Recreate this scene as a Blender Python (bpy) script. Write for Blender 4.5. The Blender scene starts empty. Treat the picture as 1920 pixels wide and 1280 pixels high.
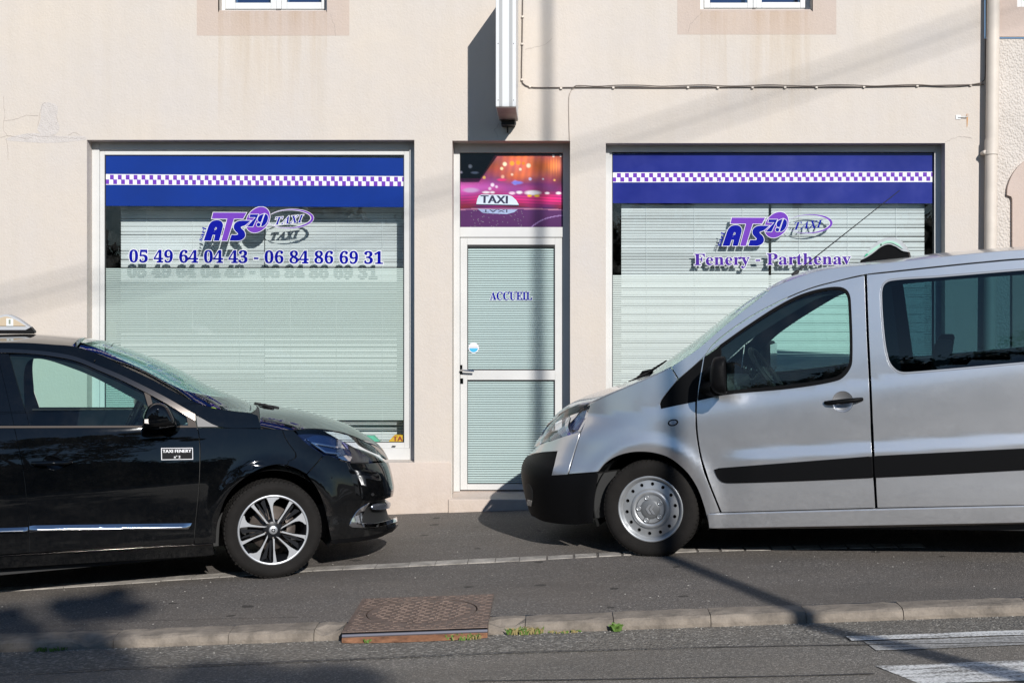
import bpy, bmesh, math, random
import numpy as np
from mathutils import Vector, Matrix
from mathutils.geometry import delaunay_2d_cdt

random.seed(7)
rng = np.random.default_rng(7)
SC = bpy.context.scene
COL = SC.collection

# ------------------------------------------------------------------ camera, sky, sun, exposure
F, CX, CY, CZ = 2666.7, 1040.0, 640.0, 1.46        # focal length and centre of the photograph in its own pixels, eye height
cam = bpy.data.cameras.new('camera')
cam.lens = 50; cam.sensor_width = 36; cam.sensor_fit = 'HORIZONTAL'
cam.shift_x = (960 - CX) / 1920
cam.clip_start = 0.1; cam.clip_end = 400
camo = bpy.data.objects.new('camera', cam); COL.objects.link(camo)
camo.location = (0, 0, CZ); camo.rotation_euler = (math.radians(90), 0, 0)
SC.camera = camo

SUN = Vector((0.354, -1.0, 0.50)).normalized()      # towards the sun
world = bpy.data.worlds.new('World'); SC.world = world; world.use_nodes = True
wn = world.node_tree; bg = wn.nodes['Background']
sky = wn.nodes.new('ShaderNodeTexSky'); sky.sky_type = 'NISHITA'; sky.sun_disc = False
sky.sun_elevation = math.asin(SUN.z); sky.sun_rotation = math.atan2(SUN.x, SUN.y)
sky.air_density = 1.0; sky.dust_density = 0.0; sky.ozone_density = 3.5
wn.links.new(sky.outputs[0], bg.inputs[0]); bg.inputs[1].default_value = 0.10
sl = bpy.data.lights.new('sun', 'SUN'); sl.energy = 4.8; sl.angle = math.radians(0.53); sl.color = (1.0, 0.975, 0.935)
so = bpy.data.objects.new('sun', sl); COL.objects.link(so)
so.rotation_euler = (-SUN).to_track_quat('-Z', 'Y').to_euler(); so.location = (8, -22, 12)
vs = SC.view_settings
vs.view_transform = 'Standard'; vs.look = 'None'; vs.gamma = 1; vs.use_curve_mapping = False; vs.exposure = 0.0
SC.cycles.max_bounces = 10; SC.cycles.transparent_max_bounces = 24; SC.cycles.caustics_reflective = False

class Frame:
    """a car's own axes: turned by yaw and leaning with the ground, about a pivot that keeps its place"""
    def __init__(s, pivot, yaw, roll):
        s.p = Vector(pivot); s.R = Matrix.Rotation(yaw, 3, 'Z') @ Matrix.Rotation(roll, 3, 'X'); s.yaw, s.roll = yaw, roll
        s.o = s.p + s.R.transposed() @ (Vector((0, 0, CZ)) - s.p); s.RT = np.array(s.R.transposed())
    def place(s, o):
        o.location = s.p + s.R @ (Vector(o.location) - s.p); o.rotation_euler = s.R.to_euler()
FR = None
def ray(px, py): return np.array(((px - CX) / F, 1.0, (CY - py) / F))
def P(px, py, y):
    """point of the photograph's ray through (px, py) at depth y (of the car's own axes while FR is set)"""
    if FR is None: return Vector(((px - CX) * y / F, y, CZ + (CY - py) * y / F))
    d = FR.RT @ ray(px, py); t = (y - FR.o.y) / d[1]
    return Vector((FR.o.x + d[0] * t, y, FR.o.z + d[2] * t))

# ------------------------------------------------------------------ materials
MAT = {}
def srgb(*c):
    return tuple(((v / 255) / 12.92 if v / 255 <= 0.04045 else ((v / 255 + 0.055) / 1.055) ** 2.4) for v in c)

class NT:
    def __init__(s, name):
        s.m = bpy.data.materials.new(name); s.m.use_nodes = True; s.t = s.m.node_tree
        s.b = s.t.nodes['Principled BSDF']; s.out = s.t.nodes['Material Output']
    def n(s, kind, **kw):
        o = s.t.nodes.new('ShaderNode' + kind)
        for k, v in kw.items():
            if k.startswith('i_'):
                o.inputs[k[2:].replace('_', ' ')].default_value = v
            else: setattr(o, k, v)
        return o
    def l(s, a, b): s.t.links.new(a, b)
    def pos(s, scale=(1, 1, 1)):
        g = s.n('NewGeometry'); m = s.n('Mapping'); s.l(g.outputs['Position'], m.inputs[0]); m.inputs['Scale'].default_value = scale
        return m.outputs[0]
    def noise(s, scale, detail=4, rough=.55, vec=None):
        o = s.n('TexNoise'); o.inputs['Scale'].default_value = scale; o.inputs['Detail'].default_value = detail; o.inputs['Roughness'].default_value = rough
        s.l(vec if vec is not None else s.pos(), o.inputs['Vector']); return o.outputs['Fac']
    def ramp(s, fac, stops):
        o = s.n('ValToRGB'); e = o.color_ramp.elements
        while len(e) < len(stops): e.new(0.5)
        for k, (p, c) in enumerate(stops):
            e[k].position = p; e[k].color = tuple(c) + (1,) if hasattr(c, '__len__') else (c, c, c, 1)
        s.l(fac, o.inputs[0]); return o.outputs[0]
    def mix(s, fac, a, b, mode='MIX'):
        o = s.n('Mix', data_type='RGBA', blend_type=mode)
        for v, i in ((fac, 0), (a, 6), (b, 7)):
            if hasattr(v, 'links'): s.l(v, o.inputs[i])
            else: o.inputs[i].default_value = v if i == 0 else tuple(v) + (1,)
        return o.outputs[2]
    def math(s, op, a, b=0.0, clamp=False):
        o = s.n('Math', operation=op, use_clamp=clamp)
        for v, i in ((a, 0), (b, 1)):
            if hasattr(v, 'links'): s.l(v, o.inputs[i])
            else: o.inputs[i].default_value = v
        return o.outputs[0]
    def bump(s, h, strength, dist):
        o = s.n('Bump'); o.inputs['Strength'].default_value = strength; o.inputs['Distance'].default_value = dist
        s.l(h, o.inputs['Height']); s.l(o.outputs[0], s.b.inputs['Normal']); return o

def mat(name, col, rough=.5, metal=0., spec=.5, coat=0., coat_rough=.03, var=0., vscale=6., bump=0., bscale=60., rvar=0.):
    if name in MAT: return MAT[name]
    k = NT(name); b = k.b
    b.inputs['Base Color'].default_value = tuple(col) + (1,)
    b.inputs['Roughness'].default_value = rough; b.inputs['Metallic'].default_value = metal
    b.inputs['Specular IOR Level'].default_value = spec
    b.inputs['Coat Weight'].default_value = coat; b.inputs['Coat Roughness'].default_value = coat_rough
    if var:
        f = k.noise(vscale, 5, .6)
        lo = tuple(max(0, c * (1 - var)) for c in col); hi = tuple(min(1, c * (1 + var)) for c in col)
        k.l(k.ramp(f, [(.3, lo), (.7, hi)]), b.inputs['Base Color'])
    if rvar:
        f = k.noise(vscale * 2, 5, .6)
        k.l(k.ramp(f, [(.3, max(.0, rough - rvar)), (.7, min(1, rough + rvar))]), b.inputs['Roughness'])
    if bump:
        k.bump(k.noise(bscale, 4, .6), 1.0, bump)
    MAT[name] = k.m; return k.m

def glass_mat(name, tint, rough=0.0, ior=1.5, dirt=0.):
    if name in MAT: return MAT[name]
    k = NT(name); k.t.nodes.remove(k.b)
    tr = k.n('BsdfTransparent'); tr.inputs[0].default_value = tuple(tint) + (1,)
    gl = k.n('BsdfGlossy'); gl.inputs['Roughness'].default_value = rough; gl.inputs[0].default_value = (1, 1, 1, 1)
    g = k.n('NewGeometry'); dt = k.n('VectorMath', operation='DOT_PRODUCT'); k.l(g.outputs['Incoming'], dt.inputs[0]); k.l(g.outputs['Normal'], dt.inputs[1])
    f0 = ((ior - 1) / (ior + 1)) ** 2
    fr = k.math('ADD', k.math('MULTIPLY', k.math('POWER', k.math('SUBTRACT', 1.0, k.math('ABSOLUTE', dt.outputs['Value'])), 5.0), 1 - f0), f0)
    mx = k.n('MixShader'); k.l(fr, mx.inputs[0]); k.l(tr.outputs[0], mx.inputs[1]); k.l(gl.outputs[0], mx.inputs[2])
    res = mx.outputs[0]
    if dirt:
        df = k.n('BsdfDiffuse'); df.inputs[0].default_value = (.55, .55, .52, 1)
        m2 = k.n('MixShader'); f = k.ramp(k.noise(9, 5, .65), [(.45, 0.0), (.8, dirt)])
        k.l(f, m2.inputs[0]); k.l(res, m2.inputs[1]); k.l(df.outputs[0], m2.inputs[2]); res = m2.outputs[0]
    k.l(res, k.out.inputs[0]); MAT[name] = k.m; return k.m

def render_mat(name, base, streaks=()):
    """painted cement render: fine relief, patchy tone, rain streaks under the given sills (x0, x1, top z)"""
    k = NT(name); b = k.b; b.inputs['Roughness'].default_value = .85; b.inputs['Specular IOR Level'].default_value = .2
    f1 = k.noise(1.3, 6, .6); f2 = k.noise(14, 5, .65); fs = k.noise(2.2, 4, .6, k.pos((4.0, 1, .25)))
    warm = (base[0] * 1.02, base[1] * .985, base[2] * .93); cold = (base[0] * .95, base[1] * .95, base[2] * .965)
    c = k.ramp(f1, [(.3, cold), (.7, warm)])
    c = k.mix(k.math('MULTIPLY', k.ramp(f2, [(.42, 0.), (.75, 1.)]), .12), c, (base[0] * .8, base[1] * .78, base[2] * .74))
    c = k.mix(k.math('MULTIPLY', k.ramp(fs, [(.45, 0.), (.7, 1.)]), .20), c, (base[0] * .86, base[1] * .83, base[2] * .76))
    if streaks:
        g = k.n('NewGeometry'); sp = k.n('SeparateXYZ'); k.l(g.outputs['Position'], sp.inputs[0])
        tot = None
        for x0, x1, zt, zl in streaks:
            mx = k.math('MULTIPLY', k.math('GREATER_THAN', sp.outputs[0], x0), k.math('LESS_THAN', sp.outputs[0], x1))
            fz = k.n('MapRange'); k.l(sp.outputs[2], fz.inputs[0]); fz.inputs[1].default_value = zt - zl; fz.inputs[2].default_value = zt
            m = k.math('MULTIPLY', mx, k.math('MULTIPLY', fz.outputs[0], k.math('LESS_THAN', sp.outputs[2], zt)))
            tot = m if tot is None else k.math('ADD', tot, m)
        fst = k.ramp(k.noise(5, 4, .6, k.pos((3.2, 1, .12))), [(.38, 0.), (.68, 1.)])
        c = k.mix(k.math('MULTIPLY', k.math('MULTIPLY', tot, fst), .65), c, (base[0] * .80, base[1] * .69, base[2] * .54))
    g2 = k.n('NewGeometry'); s2 = k.n('SeparateXYZ'); k.l(g2.outputs['Position'], s2.inputs[0])
    hz = k.n('MapRange'); k.l(k.math('SUBTRACT', s2.outputs[2], k.math('ADD', k.math('MULTIPLY', s2.outputs[0], .036), .085)), hz.inputs[0]); hz.inputs[1].default_value = .38; hz.inputs[2].default_value = .0
    fd_ = k.math('MULTIPLY', hz.outputs[0], k.ramp(k.noise(9, 5, .7), [(.3, .15), (.7, 1.)]))
    c = k.mix(k.math('MULTIPLY', fd_, .45), c, (base[0] * .62, base[1] * .56, base[2] * .48))
    k.l(c, b.inputs['Base Color'])
    h = k.math('ADD', k.math('MULTIPLY', k.noise(55, 5, .6), .7), k.math('MULTIPLY', k.noise(7, 3, .5), .8))
    k.bump(h, .35, .012)
    MAT[name] = k.m; return k.m

def asphalt_mat(name, base, grain, chip, stains=True, dist=.004):
    k = NT(name); b = k.b; b.inputs['Roughness'].default_value = .82; b.inputs['Specular IOR Level'].default_value = .28
    v = k.n('TexVoronoi'); v.inputs['Scale'].default_value = grain; k.l(k.pos(), v.inputs['Vector'])
    n1 = k.noise(grain * .6, 4, .7); n2 = k.noise(1.1, 5, .6)
    c = k.ramp(n1, [(.3, tuple(x * .42 for x in base)), (.52, base), (.75, tuple(x * 1.75 for x in base))])
    sep = k.n('SeparateColor'); k.l(v.outputs['Color'], sep.inputs[0])
    c = k.mix(k.math('MULTIPLY', k.math('GREATER_THAN', sep.outputs[0], 1 - chip), .75), c, tuple(min(.55, x * 2.6) for x in base))
    c = k.mix(k.math('MULTIPLY', k.ramp(n2, [(.35, 0.), (.7, 1.)]), .5), c, (base[0] * 1.15, base[1] * 1.07, base[2] * .98))
    c = k.mix(k.math('MULTIPLY', k.ramp(k.noise(.55, 6, .68, k.pos((.6, 1.3, 1))), [(.46, 0.), (.66, 1.)]), .42), c, tuple(x * .48 for x in base))
    if stains:
        v2 = k.n('TexVoronoi', voronoi_dimensions='2D'); v2.inputs['Scale'].default_value = 2.3
        wob = k.n('TexNoise'); wob.inputs['Scale'].default_value = 9; k.l(k.pos(), wob.inputs['Vector'])
        ad = k.n('VectorMath', operation='MULTIPLY_ADD'); k.l(wob.outputs['Color'], ad.inputs[0]); ad.inputs[1].default_value = (.10, .05, 0)
        k.l(k.pos(), ad.inputs[2]); k.l(ad.outputs[0], v2.inputs['Vector'])
        s2 = k.n('SeparateColor'); k.l(v2.outputs['Color'], s2.inputs[0])
        r = k.math('MULTIPLY', k.math('SUBTRACT', s2.outputs[0], .58), .22)
        st = k.math('LESS_THAN', v2.outputs['Distance'], r)
        c = k.mix(k.math('MULTIPLY', st, .72), c, tuple(x * .25 for x in base))
    k.l(c, b.inputs['Base Color'])
    h = k.math('ADD', k.math('MULTIPLY', v.outputs['Distance'], -1.0), n1)
    k.bump(h, .9, dist)
    MAT[name] = k.m; return k.m

WALLC = (.595, .540, .490)
M_asph = asphalt_mat('pavement_asphalt', (.150, .135, .122), 130, .05)
M_road = asphalt_mat('road_asphalt', (.208, .190, .166), 130, .10, stains=False, dist=.006)
M_gut = asphalt_mat('gutter_asphalt', (.200, .185, .163), 70, .15, stains=False, dist=.014)
M_kerb = mat('kerb_stone', (.22, .185, .15), .9, var=.38, vscale=9, bump=.006, bscale=70)
M_sett = mat('granite_sett', (.33, .30, .265), .9, var=.45, vscale=7, bump=.006, bscale=70)
M_alu = mat('white_window_metal', (.60, .59, .57), .45, spec=.3, var=.06, vscale=3)
M_pvc = mat('white_plastic', (.66, .66, .65), .4, spec=.3)
M_gasket = mat('black_gasket', (.012, .012, .012), .6)
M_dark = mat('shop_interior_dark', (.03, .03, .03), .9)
M_glass = glass_mat('shop_glass', (.91, .95, .94), dirt=.05)
M_wglass = glass_mat('upper_glass', (.30, .38, .48), ior=1.9)
M_film = mat('etched_privacy_film', (.53, .59, .55), .7)
M_film3 = mat('etched_privacy_film_pale', (.69, .70, .675), .7)
M_film2 = mat('etched_privacy_film_door', (.57, .655, .65), .7)
M_blind = mat('blind_slat_metal', (.84, .86, .87), .5)
M_blue = mat('blue_vinyl', (.005, .028, .21), .15, spec=.3, var=.12, vscale=1.7, rvar=.06)
M_blue2 = mat('blue_vinyl_faded', (.018, .026, .20), .2, spec=.25, var=.14, vscale=2.2, rvar=.08)
M_letb = mat('dark_blue_vinyl', (.003, .005, .26), .15, spec=.25)
M_purple = mat('purple_vinyl', (.155, .045, .40), .15, spec=.3)
M_deep = mat('deep_purple_vinyl', (.070, .022, .27), .15, spec=.3)
M_white = mat('white_vinyl', (.74, .73, .75), .2, spec=.3)
M_rubber = mat('black_rubber', (.012, .012, .012), .6)
M_tyre = mat('tyre_rubber', (.013, .0115, .0105), .85, spec=.2, var=.25, vscale=9, bump=.002, bscale=120)
M_blackpl = mat('black_plastic', (.0045, .0045, .005), .5, spec=.10, bump=.0006, bscale=500)
def paint_mat(name, col, rough, metal, spec, coat, coat_rough, dust, dust_amt, low_amt):
    """car paint with clear coat, a film of dust and road dirt thrown up along the sills"""
    k = NT(name); b = k.b
    b.inputs['Specular IOR Level'].default_value = spec; b.inputs['Coat Weight'].default_value = coat; b.inputs['Coat Roughness'].default_value = coat_rough
    g = k.n('NewGeometry'); s = k.n('SeparateXYZ'); k.l(g.outputs['Position'], s.inputs[0])
    mr = k.n('MapRange'); k.l(k.math('SUBTRACT', s.outputs[2], k.math('MULTIPLY', s.outputs[0], .03)), mr.inputs[0]); mr.inputs[1].default_value = .75; mr.inputs[2].default_value = .12
    n1 = k.ramp(k.noise(5, 6, .65, k.pos((1.0, 1.0, 1.6))), [(.35, 0.), (.75, 1.)]); n2 = k.ramp(k.noise(38, 4, .7), [(.4, .3), (.75, 1.)])
    low = k.math('MULTIPLY', k.math('POWER', mr.outputs[0], 1.6), k.math('MULTIPLY', n2, low_amt))
    m = k.math('ADD', k.math('MULTIPLY', k.math('MULTIPLY', n1, n2), dust_amt), low, True)
    k.l(k.mix(m, col, dust), b.inputs['Base Color'])
    k.l(k.math('ADD', k.math('MULTIPLY', m, .35), rough, True), b.inputs['Roughness']); k.l(k.math('MULTIPLY', k.math('SUBTRACT', 1.0, m), metal), b.inputs['Metallic'])
    k.l(k.math('ADD', k.math('MULTIPLY', m, .25), coat_rough), b.inputs['Coat Roughness']); k.l(k.math('SUBTRACT', coat, k.math('MULTIPLY', m, .6), True), b.inputs['Coat Weight'])
    MAT[name] = k.m; return k.m
M_black = paint_mat('black_paint', (.0010, .0014, .0020), .6, 0., 0., 1.0, .015, (.12, .11, .10), .045, .10)
M_silver = paint_mat('silver_paint', (.68, .685, .70), .31, .84, .3, .7, .03, (.30, .27, .24), .10, .18)
M_chrome = mat('chrome', (.72, .72, .74), .07, metal=1.0)
M_trim = mat('satin_trim', (.13, .115, .105), .10, metal=1.0)
M_alloy = mat('machined_alloy', (.50, .51, .53), .40, metal=.75)
M_alloyd = mat('dark_alloy', (.012, .013, .016), .35, metal=.2, spec=.3)
M_steel = mat('silver_steel_wheel', (.42, .43, .44), .38, metal=.55, var=.12, vscale=8)
M_cap = mat('grey_hub_cap', (.17, .175, .18), .45, metal=.3)
M_brake = mat('brake_disc_steel', (.30, .25, .22), .4, metal=.8, var=.2, vscale=20)
M_int = mat('car_interior', (.008, .011, .015), .8, spec=.15)
M_cloth = mat('seat_cloth', (.012, .014, .018), .95, spec=.1)
M_cglass = glass_mat('car_glass', (.68, .88, .85), dirt=.015)
M_cshield = glass_mat('windscreen_glass', (.72, .92, .86))
M_pglass = glass_mat('privacy_car_glass', (.20, .34, .38))
M_lens = glass_mat('clear_lens', (.90, .93, .97), ior=1.48)
M_reflector = mat('lamp_reflector', (.36, .40, .48), .22, metal=.9)
M_lampdark = mat('lamp_housing', (.008, .016, .05), .2, metal=.2, spec=.2)
M_iron = mat('cast_iron', (.165, .118, .096), .6, metal=.35, var=.3, vscale=18, bump=.003, bscale=160)
M_rust = mat('rusty_iron', (.26, .12, .06), .75, metal=.1, var=.4, vscale=20, bump=.003, bscale=120)
M_slot = mat('drain_dark', (.01, .01, .01), .9)
M_pipe = mat('beige_pipe', (.62, .545, .47), .55, var=.08, vscale=5)
M_cable = mat('grey_cable', (.12, .095, .08), .7)
M_zinc = mat('brown_zinc', (.21, .185, .165), .45, metal=.4, var=.25, vscale=10)
M_amber = mat('amber_lens', (.56, .45, .32), .15, coat=1.0)
M_green = mat('green_lens', (.25, .62, .42), .2, coat=1.0)
M_leaf = mat('weed_leaf', (.09, .17, .025), .6, var=.4, vscale=30)
M_straw = mat('dry_grass', (.28, .22, .09), .8)
M_tar = mat('tar_seal', (.075, .070, .065), .75, spec=.2, var=.3, vscale=12)
M_stone = mat('pale_grit', (.5, .47, .42), .8)
M_treeleaf = mat('tree_leaf', (.035, .06, .018), .6, var=.4, vscale=4)
M_bark = mat('bark', (.10, .075, .055), .9, bump=.01, bscale=20)
M_pole = mat('concrete_pole', (.38, .36, .33), .85, var=.15, vscale=6)
M_dtrim = mat('dark_satin_trim', (.085, .072, .064), .6, spec=.08)
M_crack = mat('plaster_crack', (.30, .25, .22), .9)
M_spray = mat('cream_repair_plaster', (.56, .51, .475), .9, var=.06, vscale=20, bump=.006, bscale=90)

# ------------------------------------------------------------------ object helpers
def tag(o, label=None, cat=None, group=None, kind=None):
    if label: o['label'] = label
    if cat: o['category'] = cat
    if group: o['group'] = group
    if kind: o['kind'] = kind
    return o

def thing(name, label, cat, loc, group=None):
    o = bpy.data.objects.new(name, None); COL.objects.link(o); o.location = loc; o.empty_display_size = .2
    return tag(o, label, cat, group)

def wloc(o):
    v = Vector(o.location)
    if o.parent: v = v + (o.matrix_parent_inverse.translation + wloc(o.parent))
    return v

def link(name, me, parent=None, **kw):
    o = bpy.data.objects.new(name, me); COL.objects.link(o)
    if parent is not None:
        o.parent = parent; o.matrix_parent_inverse = Matrix.Translation(-wloc(parent))
    return tag(o, **kw)

def sub(name, loc, parent):
    o = bpy.data.objects.new(name, None); COL.objects.link(o); o.empty_display_size = .1
    o.parent = parent; o.matrix_parent_inverse = Matrix.Translation(-wloc(parent)); o.location = loc
    return o

class MB:
    def __init__(s): s.v = []; s.f = []; s.m = []; s.sm = []; s.mats = []
    def mi(s, m):
        if m not in s.mats: s.mats.append(m)
        return s.mats.index(m)
    def add(s, vs, fs, m, smooth=False):
        o = len(s.v); s.v += [tuple(v) for v in vs]; k = s.mi(m)
        for f in fs: s.f.append([i + o for i in f]); s.m.append(k); s.sm.append(smooth)
    def box(s, x0, x1, y0, y1, z0, z1, m):
        v = [(x, y, z) for z in (z0, z1) for y in (y0, y1) for x in (x0, x1)]
        s.add(v, [(0, 2, 3, 1), (4, 5, 7, 6), (0, 1, 5, 4), (2, 6, 7, 3), (0, 4, 6, 2), (1, 3, 7, 5)], m)
    def hexa(s, v, m):
        """8 corners: bottom 4 in order, top 4 in order"""
        s.add(v, [(3, 2, 1, 0), (4, 5, 6, 7), (0, 1, 5, 4), (1, 2, 6, 5), (2, 3, 7, 6), (3, 0, 4, 7)], m)
    def quad(s, a, b, c, d, m): s.add([a, b, c, d], [(0, 1, 2, 3)], m)
    def prism(s, pts, y0, y1, m, cap=True, smooth=False):
        """outline in (x, z), extruded from y0 (front) to y1"""
        n = len(pts)
        v = [(p[0], y0, p[1]) for p in pts] + [(p[0], y1, p[1]) for p in pts]
        s.add(v, [(i, (i + 1) % n, n + (i + 1) % n, n + i) for i in range(n)], m, smooth)
        if cap:
            vv, ff = tri([[Vector(p) for p in pts]])
            s.add([(p[0], y0, p[1]) for p in vv], ff, m)
            s.add([(p[0], y1, p[1]) for p in vv], [f[::-1] for f in ff], m)
    def tube(s, pts, r, m, n=8, cap=True):
        pts = [Vector(p) for p in pts]; rs = r if hasattr(r, '__len__') else [r] * len(pts)
        rings = []; prev = None
        for i, p in enumerate(pts):
            d = (pts[min(i + 1, len(pts) - 1)] - pts[max(i - 1, 0)]).normalized()
            if prev is None: prev = d.orthogonal().normalized()
            u = (prev - d * prev.dot(d)).normalized(); prev = u; w = d.cross(u)
            rings.append([p + (u * math.cos(a) + w * math.sin(a)) * rs[i] for a in (2 * math.pi * k / n for k in range(n))])
        v = [q for ring in rings for q in ring]; f = []
        for i in range(len(pts) - 1):
            for k in range(n):
                a = i * n + k; b = i * n + (k + 1) % n; f.append((a, b, b + n, a + n))
        s.add(v, f, m, True)
        if cap:
            s.add(rings[0], [tuple(range(n))[::-1]], m); s.add(rings[-1], [tuple(range(n))], m)
    def lathe(s, c, prof, m, n=48, smooth=True, a0=0., a1=2 * math.pi):
        """profile of (radius, depth y from c) turned about the y axis through c"""
        full = abs(a1 - a0 - 2 * math.pi) < 1e-6; k = n if full else n + 1
        v = []
        for i in range(k):
            a = a0 + (a1 - a0) * i / n
            for r, y in prof: v.append((c[0] + r * math.cos(a), c[1] + y, c[2] + r * math.sin(a)))
        f = []; q = len(prof)
        for i in range(n):
            j = (i + 1) % k
            for t in range(q - 1):
                f.append((i * q + t, j * q + t, j * q + t + 1, i * q + t + 1))
        s.add(v, f, m, smooth)
    def mesh(s, name):
        me = bpy.data.meshes.new(name); me.from_pydata(s.v, [], s.f)
        for m in s.mats: me.materials.append(m)
        me.polygons.foreach_set('material_index', s.m); me.polygons.foreach_set('use_smooth', s.sm)
        me.update(); return me
    def build(s, name, parent=None, bevel=0., fix=True, **kw):
        me = s.mesh(name)
        if fix:
            bm = bmesh.new(); bm.from_mesh(me); bmesh.ops.recalc_face_normals(bm, faces=bm.faces); bm.to_mesh(me); bm.free()
        o = link(name, me, parent, **kw)
        if bevel:
            b = o.modifiers.new('bevel', 'BEVEL'); b.width = bevel; b.segments = 2; b.limit_method = 'ANGLE'; b.angle_limit = math.radians(40)
        return o

def inside(p, loop):
    x, y = p; r = False; n = len(loop); j = n - 1
    for i in range(n):
        xi, yi = loop[i]; xj, yj = loop[j]
        if (yi > y) != (yj > y) and x < (xj - xi) * (y - yi) / (yj - yi) + xi: r = not r
        j = i
    return r

def inside_np(P_, loop):
    r = np.zeros(len(P_), bool); L = np.asarray([tuple(p) for p in loop], float); x = P_[:, 0]; y = P_[:, 1]
    j = len(L) - 1
    for i in range(len(L)):
        xi, yi = L[i]; xj, yj = L[j]
        if yi != yj:
            c = ((yi > y) != (yj > y)) & (x < (xj - xi) * (y - yi) / (yj - yi) + xi); r ^= c
        j = i
    return r

def tri(loops, extra=()):
    """triangulate loops (even-odd) with extra interior points"""
    vs = []; es = []
    for l in loops:
        o = len(vs); n = len(l); vs += [Vector((p[0], p[1])) for p in l]; es += [(o + i, o + (i + 1) % n) for i in range(n)]
    vs += [Vector((p[0], p[1])) for p in extra]
    ov, oe, of, _, _, _ = delaunay_2d_cdt(vs, es, [], 0, 1e-7)
    A = np.array([tuple(v) for v in ov]); T = np.array([f for f in of if len(f) == 3])
    c = A[T].mean(axis=1); k = np.zeros(len(T), bool)
    for l in loops: k ^= inside_np(c, l)
    T = T[k]
    e1 = A[T[:, 1]] - A[T[:, 0]]; e2 = A[T[:, 2]] - A[T[:, 0]]
    ar = e1[:, 0] * e2[:, 1] - e1[:, 1] * e2[:, 0]
    T[ar < 0] = T[ar < 0][:, ::-1]
    T = T[np.abs(ar) > 1e-12]
    used = np.unique(T); mp = {int(u): i for i, u in enumerate(used)}
    return [tuple(A[u]) for u in used], [tuple(mp[int(i)] for i in t) for t in T]

def smooth_pts(pts, step, closed=True):
    """Catmull-Rom through points; a third item marks a corner"""
    n = len(pts); P_ = [Vector((p[0], p[1])) for p in pts]; cor = [len(p) > 2 for p in pts]
    out = []
    for i in range(n if closed else n - 1):
        j = (i + 1) % n; a, b = P_[i], P_[j]
        if closed: p0 = P_[(i - 1) % n]; p3 = P_[(j + 1) % n]
        else: p0 = P_[max(i - 1, 0)]; p3 = P_[min(j + 1, n - 1)]
        L = (b - a).length; k = max(1, int(round(L / step)))
        t0 = (b - a) if cor[i] else (b - p0) * .5 * min(1.5, 2 * L / max(1e-9, L + (a - p0).length))
        t1 = (b - a) if cor[j] else (p3 - a) * .5 * min(1.5, 2 * L / max(1e-9, L + (p3 - b).length))
        for q in range(k):
            t = q / k; h = (2 * t**3 - 3 * t**2 + 1, t**3 - 2 * t**2 + t, -2 * t**3 + 3 * t**2, t**3 - t**2)
            out.append(a * h[0] + t0 * h[1] + b * h[2] + t1 * h[3])
    if not closed: out.append(P_[-1])
    return out

def area2(l): return sum(l[i][0] * l[(i + 1) % len(l)][1] - l[(i + 1) % len(l)][0] * l[i][1] for i in range(len(l)))

def offset_loop(l, d):
    """move a closed loop outwards by d (inwards when negative)"""
    if area2(l) < 0: l = l[::-1]
    n = len(l); out = []
    for i in range(n):
        a = Vector(l[i - 1]); b = Vector(l[i]); c = Vector(l[(i + 1) % n])
        e1 = (b - a); e2 = (c - b)
        if e1.length < 1e-9 or e2.length < 1e-9: out.append(b); continue
        n1 = Vector((e1.y, -e1.x)).normalized(); n2 = Vector((e2.y, -e2.x)).normalized()
        m = n1 + n2
        if m.length < 1e-6: out.append(b + n1 * d); continue
        m.normalize(); out.append(b + m * (d / max(.45, m.dot(n1))))
    return out

def flat(mb, loops, y, m, conv=None, thick=0.):
    """flat figure in the plane y (loops already x, z)"""
    v, f = tri(loops)
    mb.add([(p[0], y, p[1]) for p in v], f, m)

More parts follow.
